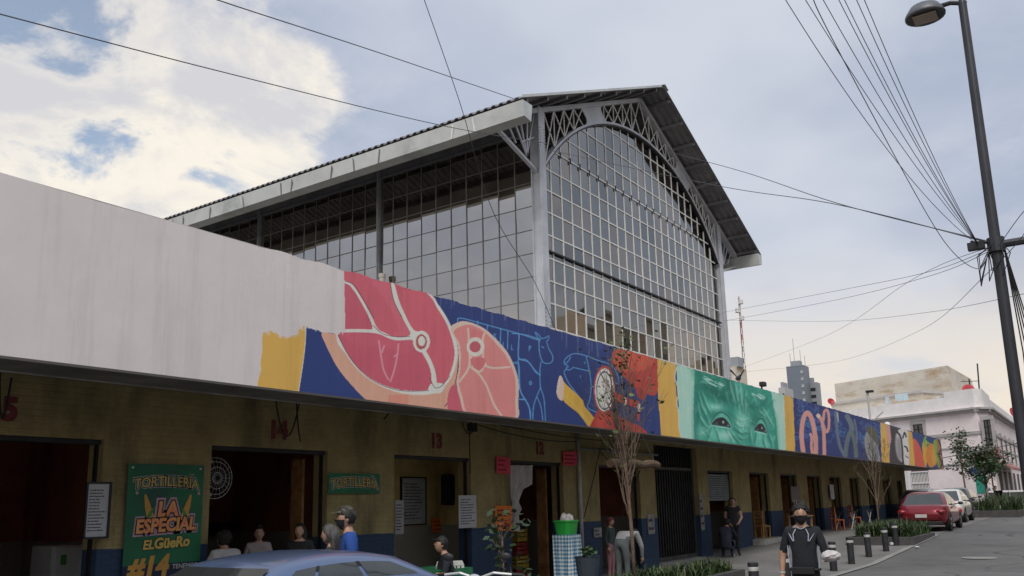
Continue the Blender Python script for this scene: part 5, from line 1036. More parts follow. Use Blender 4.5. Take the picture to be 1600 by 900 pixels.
beet = [(-2.1, .62), (-1.9, .82), (-1.5, .98), (-1.0, .96), (.9, .92), (1.3, .86), (1.8, .70), (2.1, .52)]
hatch = [(-2.0, .82), (-1.85, .95), (-1.2, .96), (.9, .93), (1.3, .88), (1.8, .74), (2.0, .62)]
M_blue = cpaint('steel_blue_car_paint', (.12, .175, .31), .45, .3)
# near blue saloon: only its roof and upper windows reach into the frame
cb = car('steel blue saloon car parked before the stall fourteen', M_blue, 4.45, 1.74, 1.38, sedan, (-1.55, -.85, .55, 1.35, .90), (5.65, 6.2, -.035), 0)
cr = on_g(1478, 832); 
car('dark red saloon car parked beyond the planter bed', cpaint('deep_red_car_paint', (.22, .012, .022), .3), 4.5, 1.80, 1.46, sedan, (-1.6, -.95, .5, 1.35, .93), (38.3, 6.35, gz(38.3) + .012), R(1), (.30, .01, .02))
car('white round backed hatchback parked ahead of the red car', cpaint('white_car_paint', (.66, .65, .60), 0, .25), 4.25, 1.80, 1.50, beet, (-1.65, -.75, .35, 1.25, .93), (46.0, 6.85, gz(46) + .012), R(1), (.50, .03, .05), 1.0)
car('dark grey car parked ahead of the white hatchback', cpaint('dark_grey_car_paint', (.13, .125, .115), .4), 4.2, 1.76, 1.52, hatch, (-1.75, -1.25, .4, 1.3, .95), (53.5, 7.4, gz(53) + .012), R(1))
car('silver car parked beside the stall wall behind the red car', cpaint('silver_car_paint', (.50, .51, .53), .5), 4.3, 1.76, 1.50, hatch, (-1.75, -1.2, .4, 1.35, .95), (52.0, 9.0, gz(52) + .012), R(2))
car('white car standing behind the silver car near the market end', cpaint('white_car_paint', (.66, .65, .60), 0, .25), 4.3, 1.76, 1.50, sedan, (-1.6, -.95, .5, 1.35, .95), (58.0, 9.6, gz(58) + .012), R(2))

# ------------------------------------------------------------------ people
DG = bpy.context.evaluated_depsgraph_get
M_skin = mat('warm_skin', (.42, .245, .165), .55, var=.08, scale=12); M_hair = mat('black_hair', (.012, .010, .009), .55, var=.3, scale=40, bump=.4, bscale=120); M_hairg = mat('grey_hair', (.10, .095, .09), .6, var=.4, scale=40, bump=.4, bscale=120)
M_shoe = mat('black_shoe', (.02, .02, .02), .6); M_eye = mat('eye_white', (.5, .48, .45), .3)
STAND = dict(pel=(0, 0, .95), spine=(0, 0, 1.12), chest=(0, 0, 1.32), neck=(0, -.005, 1.47), skull=(0, -.02, 1.56),
             shL=(.17, 0, 1.41), elL=(.23, .02, 1.13), wrL=(.22, -.06, .89), shR=(-.17, 0, 1.41), elR=(-.23, .02, 1.13), wrR=(-.22, -.06, .89),
             hipL=(.09, 0, .90), knL=(.10, -.01, .50), anL=(.10, .02, .09), toL=(.12, -.15, .04), hipR=(-.09, 0, .90), knR=(-.10, -.01, .50), anR=(-.10, .02, .09), toR=(-.12, -.15, .04))
RAD = dict(pel=(.15, .11), spine=(.135, .10), chest=(.15, .11), neck=(.055, .055), skull=(.05, .05), sh=(.075, .07), el=(.047, .047), wr=(.031, .028), hip=(.09, .09), kn=(.06, .06), an=(.042, .042), to=(.045, .032))
BON = [('pel', 'spine'), ('spine', 'chest'), ('chest', 'neck'), ('neck', 'skull')] + [(a + s_, b + s_) for s_ in 'LR' for a, b in (('sh', 'el'), ('el', 'wr'), ('hip', 'kn'), ('kn', 'an'), ('an', 'to'))] + [('chest', 'shL'), ('chest', 'shR'), ('pel', 'hipL'), ('pel', 'hipR')]
def person(label, loc, rotz, pose=None, top=(.05, .05, .05), legs=(.02, .02, .025), hair='short', face=(0, 0), girth=1., sleeve=.55, scale=1., cap=None, mask=False, apron=None, shoe=None, head_at=None, hairm=None, extra=None, group=None):
    P_ = dict(STAND); P_.update(pose or {}); t_ = T('person', label, 'person', loc, rotz, group); t_.scale = (scale,) * 3
    keys = list(P_); bm = bmesh.new(); vs = {k: bm.verts.new(P_[k]) for k in keys}
    for a, b in BON: bm.edges.new((vs[a], vs[b]))
    me = bpy.data.meshes.new('b'); bm.verts.index_update(); bm.to_mesh(me); bm.free(); ob = bpy.data.objects.new('b', me); col.objects.link(ob)
    ob.modifiers.new('s', 'SKIN'); 
    for i, k in enumerate(keys):
        r_ = RAD.get(k) or RAD[k[:-1]]; g_ = girth if k in ('pel', 'spine', 'chest') else 1 + (girth - 1) * .5; d = me.skin_vertices[0].data[i]; d.radius = (r_[0] * g_, r_[1] * g_); d.use_root = (k == 'pel')
    s2 = ob.modifiers.new('u', 'SUBSURF'); s2.levels = 2; s2.render_levels = 2
    m2 = bpy.data.meshes.new_from_object(ob.evaluated_get(DG())); V_ = [Vector(v.co) for v in m2.vertices]; F_ = [tuple(p.vertices) for p in m2.polygons]
    bpy.data.objects.remove(ob); bpy.data.meshes.remove(me); bpy.data.meshes.remove(m2)
    J = {k: Vector(v) for k, v in P_.items()}
    def dseg(p, a, b): d = b - a; u = max(0, min(1, (p - a).dot(d) / max(1e-6, d.length_squared))); return (p - a - d * u).length, u
    q = MB(); q.v = [tuple(v) for v in V_]
    for f_ in F_:
        c2 = sum((V_[i] for i in f_), Vector()) / len(f_); best = min(((dseg(c2, J[a], J[b])[0] - ((RAD.get(a) or RAD[a[:-1]])[0] * .8), a, b, dseg(c2, J[a], J[b])[1]) for a, b in BON), key=lambda z_: z_[0]); _, a, b, u = best
        if a.startswith('neck') or (a == 'chest' and b == 'neck' and u > .9): m_ = 0
        elif a[:2] == 'sh': m_ = 1 if u < sleeve * 1.6 else 0
        elif a[:2] == 'el': m_ = 1 if sleeve > .7 and u < .9 else 0
        elif a[:3] == 'hip' or a[:2] == 'kn' or b[:3] == 'hip': m_ = 2
        elif a[:2] == 'an': m_ = 3
        elif a == 'pel' and u < .15: m_ = 2
        else: m_ = 1
        q.f.append(f_); q.mi.append(m_)
    # head, sculpted from a sphere: jaw, nose, brow, ears
    hd = Vector(head_at) if head_at else J['skull'] + Vector((0, -.018, .052)); Rm = Matrix.Rotation(face[0], 3, 'Z') @ Matrix.Rotation(face[1], 3, 'X')
    def headv(p): return Rm @ Vector(p) + hd
    def shell(scale_, cond, n_=20, m_=16):
        hv = []; hf = []
        for i in range(m_ + 1):
            th = math.pi * i / m_
            for j in range(n_):
                a = 6.283185 * j / n_; x, y, z = math.sin(th) * math.cos(a), math.sin(th) * math.sin(a), math.cos(th); fy = -y
                sx, sy, sz = .080, .098, .121; px2, py2, pz2 = x * sx, y * sy, z * sz
                if z < 0: px2 *= 1 - .30 * (-z) ** 1.3; py2 *= 1 - (.12 if fy > 0 else .35) * (-z)
                if fy > .8 and -.35 < z < .12: py2 -= .022 * (1 - abs(z + .14) / .28) * max(0, 1 - abs(x) * 5)
                if fy > .5 and .05 < z < .25: py2 -= .004
                if fy > .6 and .0 < z < .12 and .2 < abs(x) < .6: py2 += .007
                if fy > .6 and z < -.42 and z > -.62 and abs(x) < .35: py2 -= .006
                hv.append(headv((px2 * scale_, py2 * scale_, pz2 * scale_)))
        for i in range(m_):
            for j in range(n_):
                a = 6.283185 * (j + .5) / n_; th = math.pi * (i + .5) / m_
                if cond(math.sin(th) * math.cos(a), -math.sin(th) * math.sin(a), math.cos(th)): hf.append((i * n_ + j, (i + 1) * n_ + j, (i + 1) * n_ + (j + 1) % n_, i * n_ + (j + 1) % n_))
        return hv, hf
    k0 = len(q.v); q.m = 0; hv, hf = shell(1, lambda x, y, z: True, 28, 24); q.add(hv, hf)
    for s_ in (-1, 1):
        e = MB(); e.sph((0, 0, 0), (.012, .026, .034), 8, 6); q.add([headv(Vector(v) + Vector((s_ * .075, .008, -.005))) for v in e.v], e.f)
    q.m = 4
    for s_ in (-1, 1):
        e = MB(); e.sph((s_ * .030, -.081, .008), (.013, .008, .006), 8, 6); q.add([headv(v) for v in e.v], e.f)
    q.m = 5
    for s_ in (-1, 1):
        e = MB(); e.sph((s_ * .030, -.0875, .008), (.0055, .004, .0058), 6, 5); e.box((s_ * .030 - .014, -.091, .026), (s_ * .030 + .014, -.082, .030)); q.add([headv(v) for v in e.v], e.f)
    e = MB(); e.box((-.022, -.092, -.064), (.022, -.078, -.058)); q.add([headv(v) for v in e.v], e.f)
    # hands with five fingers
    q.m = 0
    for s_ in 'LR':
        w_ = J['wr' + s_]; d = (w_ - J['el' + s_]).normalized(); sd_ = Vector((1, 0, 0)) - d * d.x
        if sd_.length < .3: sd_ = Vector((0, 1, 0)) - d * d.y
        fw = Vector((0, -1, 0)) - d * (-d.y)
        if fw.length < .3: fw = Vector((0, 0, 1)) - d * d.z
        fw.normalize(); inn = d.cross(fw).normalized(); inn = inn if (inn.x < 0) == (s_ == 'L') else -inn
        e = MB(); e.tube([w_ - d * .01, w_ + d * .03, w_ + d * .06, w_ + d * .085], [.026, .034, .036, .028], 8); q.add([tuple(Vector(v)) for v in e.v], e.f)
        for i_, (o_, ln) in enumerate(((-.030, .06), (-.010, .075), (.010, .08), (.028, .07))):
            b_ = w_ + d * .078 + fw * o_; q.tube([b_, b_ + d * ln * .45 + inn * .008, b_ + d * ln * .8 + inn * .028, b_ + d * ln * .92 + inn * .045], [.0095, .009, .008, .006], 6)
        b_ = w_ + d * .025 + fw * .03; q.tube([b_, b_ + d * .03 + fw * .022, b_ + d * .06 + fw * .026 + inn * .014], [.012, .010, .007], 6)
    tm, lm_ = [mat('cloth_%d_%d_%d' % tuple(int(x * 999) for x in c2), c2, .85, var=.15, scale=5, bump=.25, bscale=25) for c2 in (top, legs)]
    q.build('body', [M_skin, tm, lm_, shoe or M_shoe, M_eye, M_hair], t_, smooth=True)
    hm = hairm or M_hair
    if hair == 'short': cond = lambda x, y, z: z > .52 or (y < .6 and z > .26) or (y < .25 and z > .02) or (y < -.3 and z > -.45)
    elif hair == 'long': cond = lambda x, y, z: z > .58 or (y < .5 and z > .1) or (y < .3 and z > -.7)
    elif hair == 'bun': cond = lambda x, y, z: z > .48 or (y < .5 and z > .1) or (y < .1 and z > -.4)
    else: cond = lambda x, y, z: False
    hv, hf = shell(1.05, cond, 28, 22)
    if hf:
        r_ = random.Random(len(label)); hv = [hd + (v_ - hd) * (1 + r_.uniform(-.01, .05)) for v_ in hv]; h_ = MB(); h_.add(hv, hf)
        if hair == 'short' and not cap:
            for i_ in range(240):
                a_ = r_.uniform(0, 6.283); zz_ = r_.uniform(.30, .98); yy = math.sqrt(1 - zz_ * zz_)
                x_, y_ = yy * math.cos(a_), yy * math.sin(a_)
                if not cond(x_, -y_, zz_): continue
                b_ = Vector((x_ * .084, y_ * .102, zz_ * .126)); dd_ = Vector((x_ * .75 + r_.uniform(-.2, .2), y_ * .3 + .45 + r_.uniform(-.2, .2), -.25 + zz_ * .3 + r_.uniform(-.15, .15))).normalized()
                e = MB(); e.tube([b_, b_ + dd_ * .018, b_ + dd_ * .034 - Vector((0, 0, .008))], [.009, .009, .003], 5); h_.add([headv(v_) for v_ in e.v], e.f)
        if hair == 'bun': e = MB(); e.sph((0, .035, .125), (.05, .05, .04), 10, 7); h_.add([headv(v) for v in e.v], e.f)
        if hair == 'long': e = MB(); e.tube([(0, .03, .06), (0, .075, -.06), (0, .085, -.2), (0, .07, -.32)], [.09, .10, .095, .05], 12); h_.add([headv((x * .95, .045 + (y - .03) * .55, z)) for x, y, z in e.v], e.f)
        o_ = h_.build('hair', hm, t_, smooth=True); sd2 = o_.modifiers.new('thick', 'SOLIDIFY'); sd2.thickness = .006; sd2.offset = 1
    if mask:
        hv, hf = shell(1.10, lambda x, y, z: y > .22 and -.92 < z < -.07, 28, 24); MB().add(hv, hf).build('face_mask', mat('black_mask_cloth', (.015, .015, .017), .8), t_, smooth=True)
    if cap:
        hv, hf = shell(1.13, lambda x, y, z: z > .34, 28, 22); h_ = MB(); h_.add(hv, hf); e = MB(); pts = []
        for i in range(9): a = math.pi * (i / 8); pts.append((.078 * math.cos(a), -.075 - .105 * math.sin(a), .052 - .01 * math.sin(a)))
        e.prism(pts, (0, 0, .008)); h_.add([headv(v) for v in e.v], e.f); h_.build('cap', cap, t_, smooth=False)
    if extra: extra(t_, J, headv)
    return t_
def at_px(px, py, d): p = at_d(px, py, d); return p
def face_cam(p): return math.atan2(p[1], p[0]) - math.pi / 2        # turns a figure that looks along -Y towards the camera
# man walking with carrier bag and wrapped parcel
pm = at_d(1250, 786, 10.7); 
M_pinkbag = mat('pink_carrier_plastic', (.62, .20, .33), .4, var=.2, scale=15); M_wrap = mat('crumpled_white_wrap', (.66, .62, .62), .6, var=.2, scale=14, bump=.6, bscale=25)
def man_extra(t_, J, headv):
    w_ = J['wrR'] + Vector((0, -.02, -.11)); q = MB(); v = []; f = []; rg = random.Random(3)
    for k, (z, a, b) in enumerate(((-.06, .05, .03), (-.12, .10, .06), (-.22, .13, .09), (-.33, .12, .09), (-.37, .07, .05))):
        for j in range(14): an = 6.283 * j / 14; g_ = 1 + rg.uniform(-.12, .12); v.append((w_.x + a * math.cos(an) * g_, w_.y + b * math.sin(an) * g_, w_.z + z))
    for k in range(4):
        for j in range(14): f.append((k * 14 + j, k * 14 + (j + 1) % 14, (k + 1) * 14 + (j + 1) % 14, (k + 1) * 14 + j))
    f.append(tuple(range(56, 70))); BAG.append((v, f, w_, t_))
    q = MB()
    for s_ in (-1, 1): q.add([(s_ * .155, -.05, 1.41), (s_ * .163, -.065, 1.41), (s_ * .10, -.125, 1.30), (s_ * .09, -.125, 1.30)], [(0, 1, 2, 3), (3, 2, 1, 0)])
    q.tube([(-.075, -.045, 1.485), (-.04, -.075, 1.455), (0, -.085, 1.44), (.04, -.075, 1.455), (.075, -.045, 1.485)], .006, 6)
    for s_ in (-1, 1): q.tube([(s_ * .06, -.085, 1.44), (s_ * .09, -.118, 1.38), (s_ * .085, -.135, 1.30)], .006, 6); q.tube([(s_ * .185, -.03, 1.28), (s_ * .178, -.05, 1.12), (s_ * .168, -.06, .98)], .007, 6)
    q.build('shirt_piping', mat('pale_blue_piping', (.40, .46, .55), .7), t_)
    q = MB(); q.box((-.13, -.19, .92), (.13, -.13, 1.0)); q.tube([(-.17, 0, .97), (-.16, -.1, .97), (0, -.15, .965), (.16, -.1, .97), (.17, 0, .97)], .018, 6); q.build('waist_bag', mat('black_waist_bag', (.012, .012, .014), .6), t_, bevel=.015)
    q = MB(); e = J['wrR'] - (J['wrR'] - J['elR']).normalized() * .03; q.tube([e - Vector((0, 0, .012)), e + Vector((0, 0, .012))], .036, 12); q.build('bracelet', M_band, t_)
BAG = []
man = person('person in dark sports shirt and black mask walking with a bag and parcel', (pm[0], pm[1], gz(pm[0])), face_cam(pm) + R(-12), dict(knR=(-.12, -.10, .50), anR=(-.12, -.02, .10), toR=(-.14, -.19, .05), anL=(.11, .16, .13), toL=(.12, .02, .05), knL=(.11, .03, .50), elL=(.25, -.0, 1.14), wrL=(.30, -.20, 1.12), elR=(-.26, .0, 1.14), wrR=(-.27, -.05, .90)), top=(.013, .015, .020), legs=(.010, .011, .014), hair='short', face=(R(14), R(-4)), girth=1.07, mask=True, extra=man_extra, scale=.945)
v, f, w_, tt = BAG[0]; mw = Matrix.Translation(Vector((pm[0], pm[1], gz(pm[0])))) @ Matrix.Rotation(face_cam(pm) + R(-12), 4, 'Z') @ Matrix.Scale(.945, 4)
bg_ = T('carrier_bag', 'pink striped carrier bag hanging from the hand of the masked person', 'bag', mw @ (w_ + Vector((0, 0, -.37)))); bg_.rotation_euler = (0, 0, face_cam(pm))
MB().add([(x - w_.x, y - w_.y, z - w_.z + .37) for x, y, z in v], f).build('bag', M_pinkbag, bg_, smooth=True); q = MB()
for s_ in (-1, 1): q.tube([(s_ * .05, -.02, .31), (s_ * .03, 0, .40), (0, 0, .42)], .01, 5); q.tube([(s_ * .03, -.085, .05), (s_ * .045, -.095, .2), (s_ * .03, -.05, .3)], .008, 5)
q.build('handles', mat('white_bag_stripe', (.6, .5, .55), .5), bg_)
pp = mw @ Vector((.36, -.30, 1.12)); pc = T('wrapped_parcel', 'white plastic wrapped parcel in the hand of the masked person', 'parcel', pp); q = MB(); q.sph((0, 0, .02), (.15, .10, .06), 16, 10); rg = random.Random(8); q.v = [(x * (1 + rg.uniform(-.08, .08)), y * (1 + rg.uniform(-.08, .08)), z * (1 + rg.uniform(-.1, .1))) for x, y, z in q.v]; q.build('wrapping', M_wrap, pc)
# others
def P2(px, py, d): p = at_d(px, py, d); return p
p = np.array([25.75, 9.75]); person('person in black apron looking down beside the half open shutter', (p[0], p[1], gz(p[0]) + .012), face_cam(p) + R(8), dict(wrL=(.14, -.22, .98), elL=(.25, -.05, 1.12), wrR=(-.15, -.2, .95), chest=(0, -.02, 1.32), neck=(0, -.06, 1.45), skull=(0, -.10, 1.53)), top=(.018, .018, .022), legs=(.012, .012, .014), face=(0, R(-32)), sleeve=.25, girth=1.06)
p = np.array([25.1, 9.75]); CROUCH = dict(pel=(0, .12, .36), spine=(0, .08, .55), chest=(0, -.06, .76), neck=(0, -.15, .88), skull=(0, -.20, .95), shL=(.17, -.06, .82), shR=(-.17, -.06, .82), elL=(.22, -.25, .62), elR=(-.22, -.25, .62), wrL=(.12, -.40, .50), wrR=(-.12, -.40, .50), hipL=(.10, .10, .34), hipR=(-.10, .10, .34), knL=(.17, -.28, .46), knR=(-.17, -.28, .46), anL=(.13, -.02, .09), anR=(-.13, -.02, .09), toL=(.15, -.20, .04), toR=(-.15, -.20, .04))
person('person in dark navy clothes crouching at the feet of the apron wearer', (p[0], p[1], gz(p[0]) + .012), R(100), CROUCH, top=(.014, .018, .035), legs=(.014, .018, .035), sleeve=.9, face=(0, R(-25)), shoe=mat('pale_shoe', (.45, .42, .40), .6), girth=1.1)
BEND = dict(pel=(0, .05, .92), spine=(0, -.08, 1.03), chest=(0, -.27, 1.06), neck=(0, -.42, 1.02), skull=(0, -.50, .99), shL=(.17, -.30, 1.06), shR=(-.17, -.30, 1.06), elL=(.20, -.42, .80), elR=(-.20, -.42, .80), wrL=(.14, -.52, .58), wrR=(-.14, -.52, .58), hipL=(.09, .05, .88), hipR=(-.09, .05, .88))
p = on_z(968, 838, 1.05); p = np.array([17.0, 8.95]) if True else p
p = at_d(972, 850, 18.2); person('person in grey jeans bending over beside the bare tree', (p[0], p[1], .012), R(85), BEND, top=(.42, .42, .42), legs=(.13, .15, .155), sleeve=.8, girth=1.12, face=(0, R(-50)))
p = at_d(953, 830, 20.0); person('small person in dark top and pink trousers in the doorway behind the bending person', (p[0], p[1], .03), face_cam(p) + R(60), None, top=(.03, .05, .045), legs=(.35, .16, .19), scale=.78, hair='short', sleeve=.9, hairm=mat('reddish_cap_hair', (.16, .03, .03), .7))
# customers and cooks at stall fourteen
p = at_d(546, 806, 9.6); M_camo = mat('camouflage_cap', (.16, .13, .09), .85, c2=(.035, .04, .03), scale=28)
person('person in royal blue T-shirt and camouflage cap at the stall front', (p[0], p[1], 0), R(-128), None, top=(.018, .07, .30), legs=(.02, .025, .05), cap=M_camo, mask=True, scale=1.0, face=(R(0), R(-4)), girth=1.05)
p = at_d(520, 832, 9.95); person('person in dark grey top standing beside the royal blue T-shirt', (p[0], p[1], 0), R(-150), None, top=(.03, .03, .035), scale=.89, hair='long', hairm=M_hairg, legs=(.03, .03, .03))
SIT = dict(pel=(0, .05, .52), spine=(0, .06, .70), chest=(0, .03, .90), neck=(0, 0, 1.05), skull=(0, -.03, 1.13), shL=(.17, .02, .99), shR=(-.17, .02, .99), elL=(.23, -.05, .74), elR=(-.23, -.05, .74), wrL=(.15, -.27, .76), wrR=(-.15, -.27, .76), hipL=(.09, .03, .50), hipR=(-.09, .03, .50), knL=(.12, -.40, .52), knR=(-.12, -.40, .52), anL=(.12, -.38, .09), anR=(-.12, -.38, .09), toL=(.13, -.55, .04), toR=(-.13, -.55, .04))
ST = []
def sitter(label, px, py, d, rot, stool, top, **k):
    p = at_d(px, py, d); z = p[2] - (1.13 + .052 + .121) * k.get('scale', 1); ST.append((p[0], p[1], z)); return person(label, (p[0], p[1], z), rot, SIT, top=top, **k)
sitter('person in white shirt sitting with their back to the street at stall fourteen', 352, 829, 12.8, R(170), True, (.50, .48, .47), hair='short', girth=1.1, face=(0, R(-15)))
p = at_d(405, 822, 13.6); person('person in pale top facing the street in stall fourteen', (p[0], p[1], .03), face_cam(p) + R(5), dict(wrL=(.12, -.25, 1.0), wrR=(-.12, -.25, 1.0)), top=(.42, .36, .34), scale=p[2] / 1.78, hair='bun', face=(R(-5), R(-10)))
p = at_d(470, 820, 13.0); person('person in black top standing in stall fourteen', (p[0], p[1], .03), R(-60), None, top=(.012, .012, .013), scale=p[2] / 1.75, hair='long', face=(R(0), R(-8)))
sitter('person in dark T-shirt and cap sitting at the green table in stall thirteen', 694, 838, 13.6, R(-130), True, (.014, .018, .03), cap=mat('black_cap', (.015, .015, .018), .8), face=(0, R(-15)), legs=(.45, .43, .42))
p = on_x(1544, 762, 84); person('person in white shirt bending beside the far planter bed', (84, p[1], gz(84)), R(-30), BEND, top=(.62, .60, .60), legs=(.25, .21, .17), sleeve=.7, scale=1.25)

# ------------------------------------------------------------------ what stands and hangs about the stalls
M_wood = mat('raw_pine', (.42, .26, .12), .7, var=.25, scale=7); M_ink = mat('ink', (.06, .06, .08), .8); M_board = mat('white_price_board', (.50, .50, .50), .5, var=.08)
def board(name, label, x0, y0, x1, y1, Y, m, frame=None, lines=8, ink=None, tilt=0., cat='sign', thick=.012):
    a, b = on_y(x0, y0, Y), on_y(x1, y1, Y); X0, X1, Z0, Z1 = a[0], b[0], b[2], a[2]; t_ = T(name, label, cat, ((X0 + X1) / 2, Y, Z0), world=True); q = MB(); sk = tilt * (X1 - X0)
    q.prism([(X0, Y, Z0), (X1, Y, Z0 - sk), (X1, Y, Z1 - sk), (X0, Y, Z1)], (0, -thick, 0)); q.build('sheet', m, t_)
    if frame:
        q = MB(); e = .025
        for r0 in ((X0 - e, Z0 - e, X0, Z1 + e), (X1, Z0 - e, X1 + e, Z1 + e), (X0 + .001, Z0 - e, X1 - .001, Z0 - .001), (X0 + .001, Z1 + .001, X1 - .001, Z1 + e)): q.box((r0[0], Y - .03, r0[1]), (r0[2], Y + .006, r0[3]))
        q.build('frame', frame, t_)
    if lines:
        q = MB(); r_ = random.Random(int(x0 * 7 + y0)); h = (Z1 - Z0) * .82 / lines
        for k in range(lines):
            z = Z1 - (Z1 - Z0) * .09 - h * (k + .5); x = X0 + (X1 - X0) * .1; xe = X0 + (X1 - X0) * r_.uniform(.55, .92)
            while x < xe: w_ = (X1 - X0) * r_.uniform(.03, .10); q.box((x, Y - thick - .003, z - h * .2), (min(x + w_, xe), Y - thick - .0005, z + h * .2 * r_.uniform(.4, 1))); x += w_ * 1.35
        setp(q.build('handwriting', ink or M_ink, t_), kind='stuff')
    return t_
M_pinkp = mat('fluorescent_pink_card', (.72, .06, .10), .7, var=.05); M_orp = mat('fluorescent_orange_card', (.85, .20, .02), .7, var=.05); M_rink = mat('red_marker', (.28, .02, .04), .8); M_posters = mat('torn_poster', (.42, .40, .38), .8, c2=(.13, .12, .14), scale=9)
board('price_board', 'tall white price board in dark frame on the jamb of stall fifteen', 137, 756, 165, 838, WY - .12, M_board, M_dark, 14)
board('price_board', 'white price board hanging on the brick pier of stall thirteen', 716, 774, 744, 824, WY - .06, M_board, None, 10)
board('menu_sheet', 'large pale menu sheet on the yellow back wall of stall thirteen', 627, 747, 664, 818, WY + 1.33, mat('grey_menu_sheet', (.45, .44, .43), .7), M_dark, 12)
board('narrow_menu_board', 'narrow pale menu board at the left jamb of stall thirteen', 617, 782, 630, 834, WY + .34, mat('grey_menu_sheet', (.45, .44, .43), .7), None, 9)
board('pink_card', 'pink card with red writing left of stall twelve', 775, 713, 797, 740, WY - .04, M_pinkp, None, 3, M_rink, .03); board('pink_card', 'pink card with red writing right of stall twelve', 879, 706, 901, 729, WY - .05, M_pinkp, None, 3, M_rink, -.06)
board('orange_card', 'large orange card on the pier behind the potted plant', 773, 790, 800, 828, WY - .03, M_orp, None, 4, M_rink, .02); board('orange_card', 'small orange card on the back wall of stall thirteen', 675, 810, 697, 831, WY + 1.3, M_orp, None, 3, M_rink)
board('orange_card', 'orange card behind the person in black in stall fourteen', 478, 822, 491, 850, BACK - .3, M_orp, None, 0)
board('torn_poster', 'torn poster on the narrow blue pier by the tall gate', 1011, 804, 1023, 834, WY - .02, M_posters, None, 2); board('torn_poster', 'long strip of torn posters on the pier beside the roller shutter', 1092, 772, 1101, 828, WY - .02, M_posters, None, 4)
board('torn_poster', 'small paper notice on the blue dado beside the downpipe', 927, 825, 940, 839, WY - .02, M_posters, None, 2); board('grey_board', 'plain grey board hanging between the far stalls', 1235, 760, 1251, 784, WY - .1, mat('brown_grey_board', (.24, .20, .18), .8), None, 0)
board('grey_board', 'pale notice board by a far stall doorway', 1296, 757, 1304, 780, WY - .1, M_board, None, 0); board('framed_picture', 'dark framed picture on the red wall of stall fifteen', 101, 697, 143, 790, BACK - .04, M_blk, mat('brown_frame', (.10, .05, .03), .6), 0, cat='picture')
# green banner of the tortilla shop
M_ban = mat('dark_green_banner', (.015, .075, .05), .55, c2=(.01, .20, .07), scale=1.1); M_gold = mat('gold_ink', (.58, .42, .13), .6); M_org = mat('orange_red_ink', (.75, .20, .10), .6, c2=(.80, .42, .13), scale=9); M_lil = mat('lilac_ink', (.55, .33, .42), .6); M_wht = mat('white_ink', (.62, .62, .58), .6); M_yelk = mat('yellow_ink', (.70, .52, .12), .6); M_navy = mat('navy_print', (.012, .02, .06), .6); M_corn = mat('corn_print', (.62, .33, .06), .6); M_husk = mat('husk_print', (.08, .26, .06), .6); M_dkg = mat('black_ink', (.01, .015, .012), .6)
BY = WY - .05; a, b = on_y(201, 724, BY), on_y(319, 725, BY); X0, X1, Z1 = a[0], b[0], a[2]; Z0 = .55; cx = (X0 + X1) / 2; Wb = X1 - X0; sB = Wb / 118.0
bn = T('shop_banner', 'tall green vinyl banner of a tortilla shop on the brick pier', 'banner', (cx, BY, Z0), world=True)
MB().box((X0, BY - .004, Z0), (X1, BY, Z1)).build('vinyl', M_ban, bn); MB().box((X0 + .001, BY - .006, Z0 + .01), (X1 - .001, BY - .0045, on_y(260, 880, BY)[2])).build('navy_panel', M_navy, bn)
def bt(s, size, px, py, m, offset, layer, **k): p = on_y(px, py, BY); q = MB(); text(q, s, size, (p[0], BY - .006 - .0025 * layer, p[2]), offset=offset, extrude=.0008, **k); q.build('lettering', m, bn)
for o_, m_, l_ in ((.028, M_wht, 0), (.020, M_dkg, 1), (.004, M_gold, 2)): bt('TORTILLERÍA', .18, 261, 758, m_, o_ * .8, l_, bend=.045, sx=.90)
for o_, m_, l_ in ((.055, M_lil, 0), (.028, M_dkg, 2), (.012, M_org, 3)): bt('LA', .26, 261, 796, m_, o_, l_, shear=.12, rot=.02); bt('ESPECIAL', .235, 259, 821, m_, o_ * .85, l_ + .4, shear=.12, rot=.03, sx=.92)
for o_, m_, l_ in ((.016, M_dkg, 0), (.006, M_yelk, 1)): bt('EL', .16, 231, 852, m_, o_, l_, shear=.15, rot=.02); bt('GüeRo', .185, 268, 848, m_, o_ + .002, l_, shear=.12, rot=.03)
bt('#14', .36, 230, 888, M_corn, .016, 1, shear=.2, rot=.04); bt('TENEMOS', .085, 288, 884, M_wht, .001, 1)
for px, s_ in ((231, 1), (292, -1)):
    p = on_y(px, 791, BY); q = MB(); pts = [(-.055, -.16), (-.035, .05), (-.01, .16), (.02, .14), (.055, -.02), (.06, -.15), (0, -.19)]; q.prism([(p[0] + (x_ * math.cos(.35) * 1 + z_ * .32) * -s_, BY - .0065, p[2] + z_) for x_, z_ in pts], (0, -.002, 0)); q.build('corn_cob', M_corn, bn)
    q = MB(); pts = [(.03, -.2), (.09, -.12), (.10, .0), (.05, -.06), (.03, -.14)]; q.prism([(p[0] + (x_ + z_ * .32) * s_ * -1 * -1 * 1.0 * (1), BY - .009, p[2] + z_) for x_, z_ in pts], (0, -.002, 0)); q.build('husk', M_husk, bn)
    q = MB(); q.lathe([(.022, 0), (.022, .003)], 10, (p[0] - s_ * .17, BY - .012, p[2] + .17), 'y'); q.build('corn_tip', M_lil, bn)
for px in (X0 + .06, X1 - .06): q = MB(); q.lathe([(.016, -.006), (.016, 0)], 10, (px, BY - .005, Z1 - .05), 'y'); q.build('eyelet', M_galv, bn)
a, b = on_y(513, 739, BY), on_y(593, 771, BY); sb = T('small_shop_banner', 'small green tortilla shop banner on the pier right of stall fourteen', 'banner', ((a[0] + b[0]) / 2, BY, b[2]), world=True); MB().box((a[0], BY - .004, b[2]), (b[0], BY, a[2])).build('vinyl', M_ban, sb)
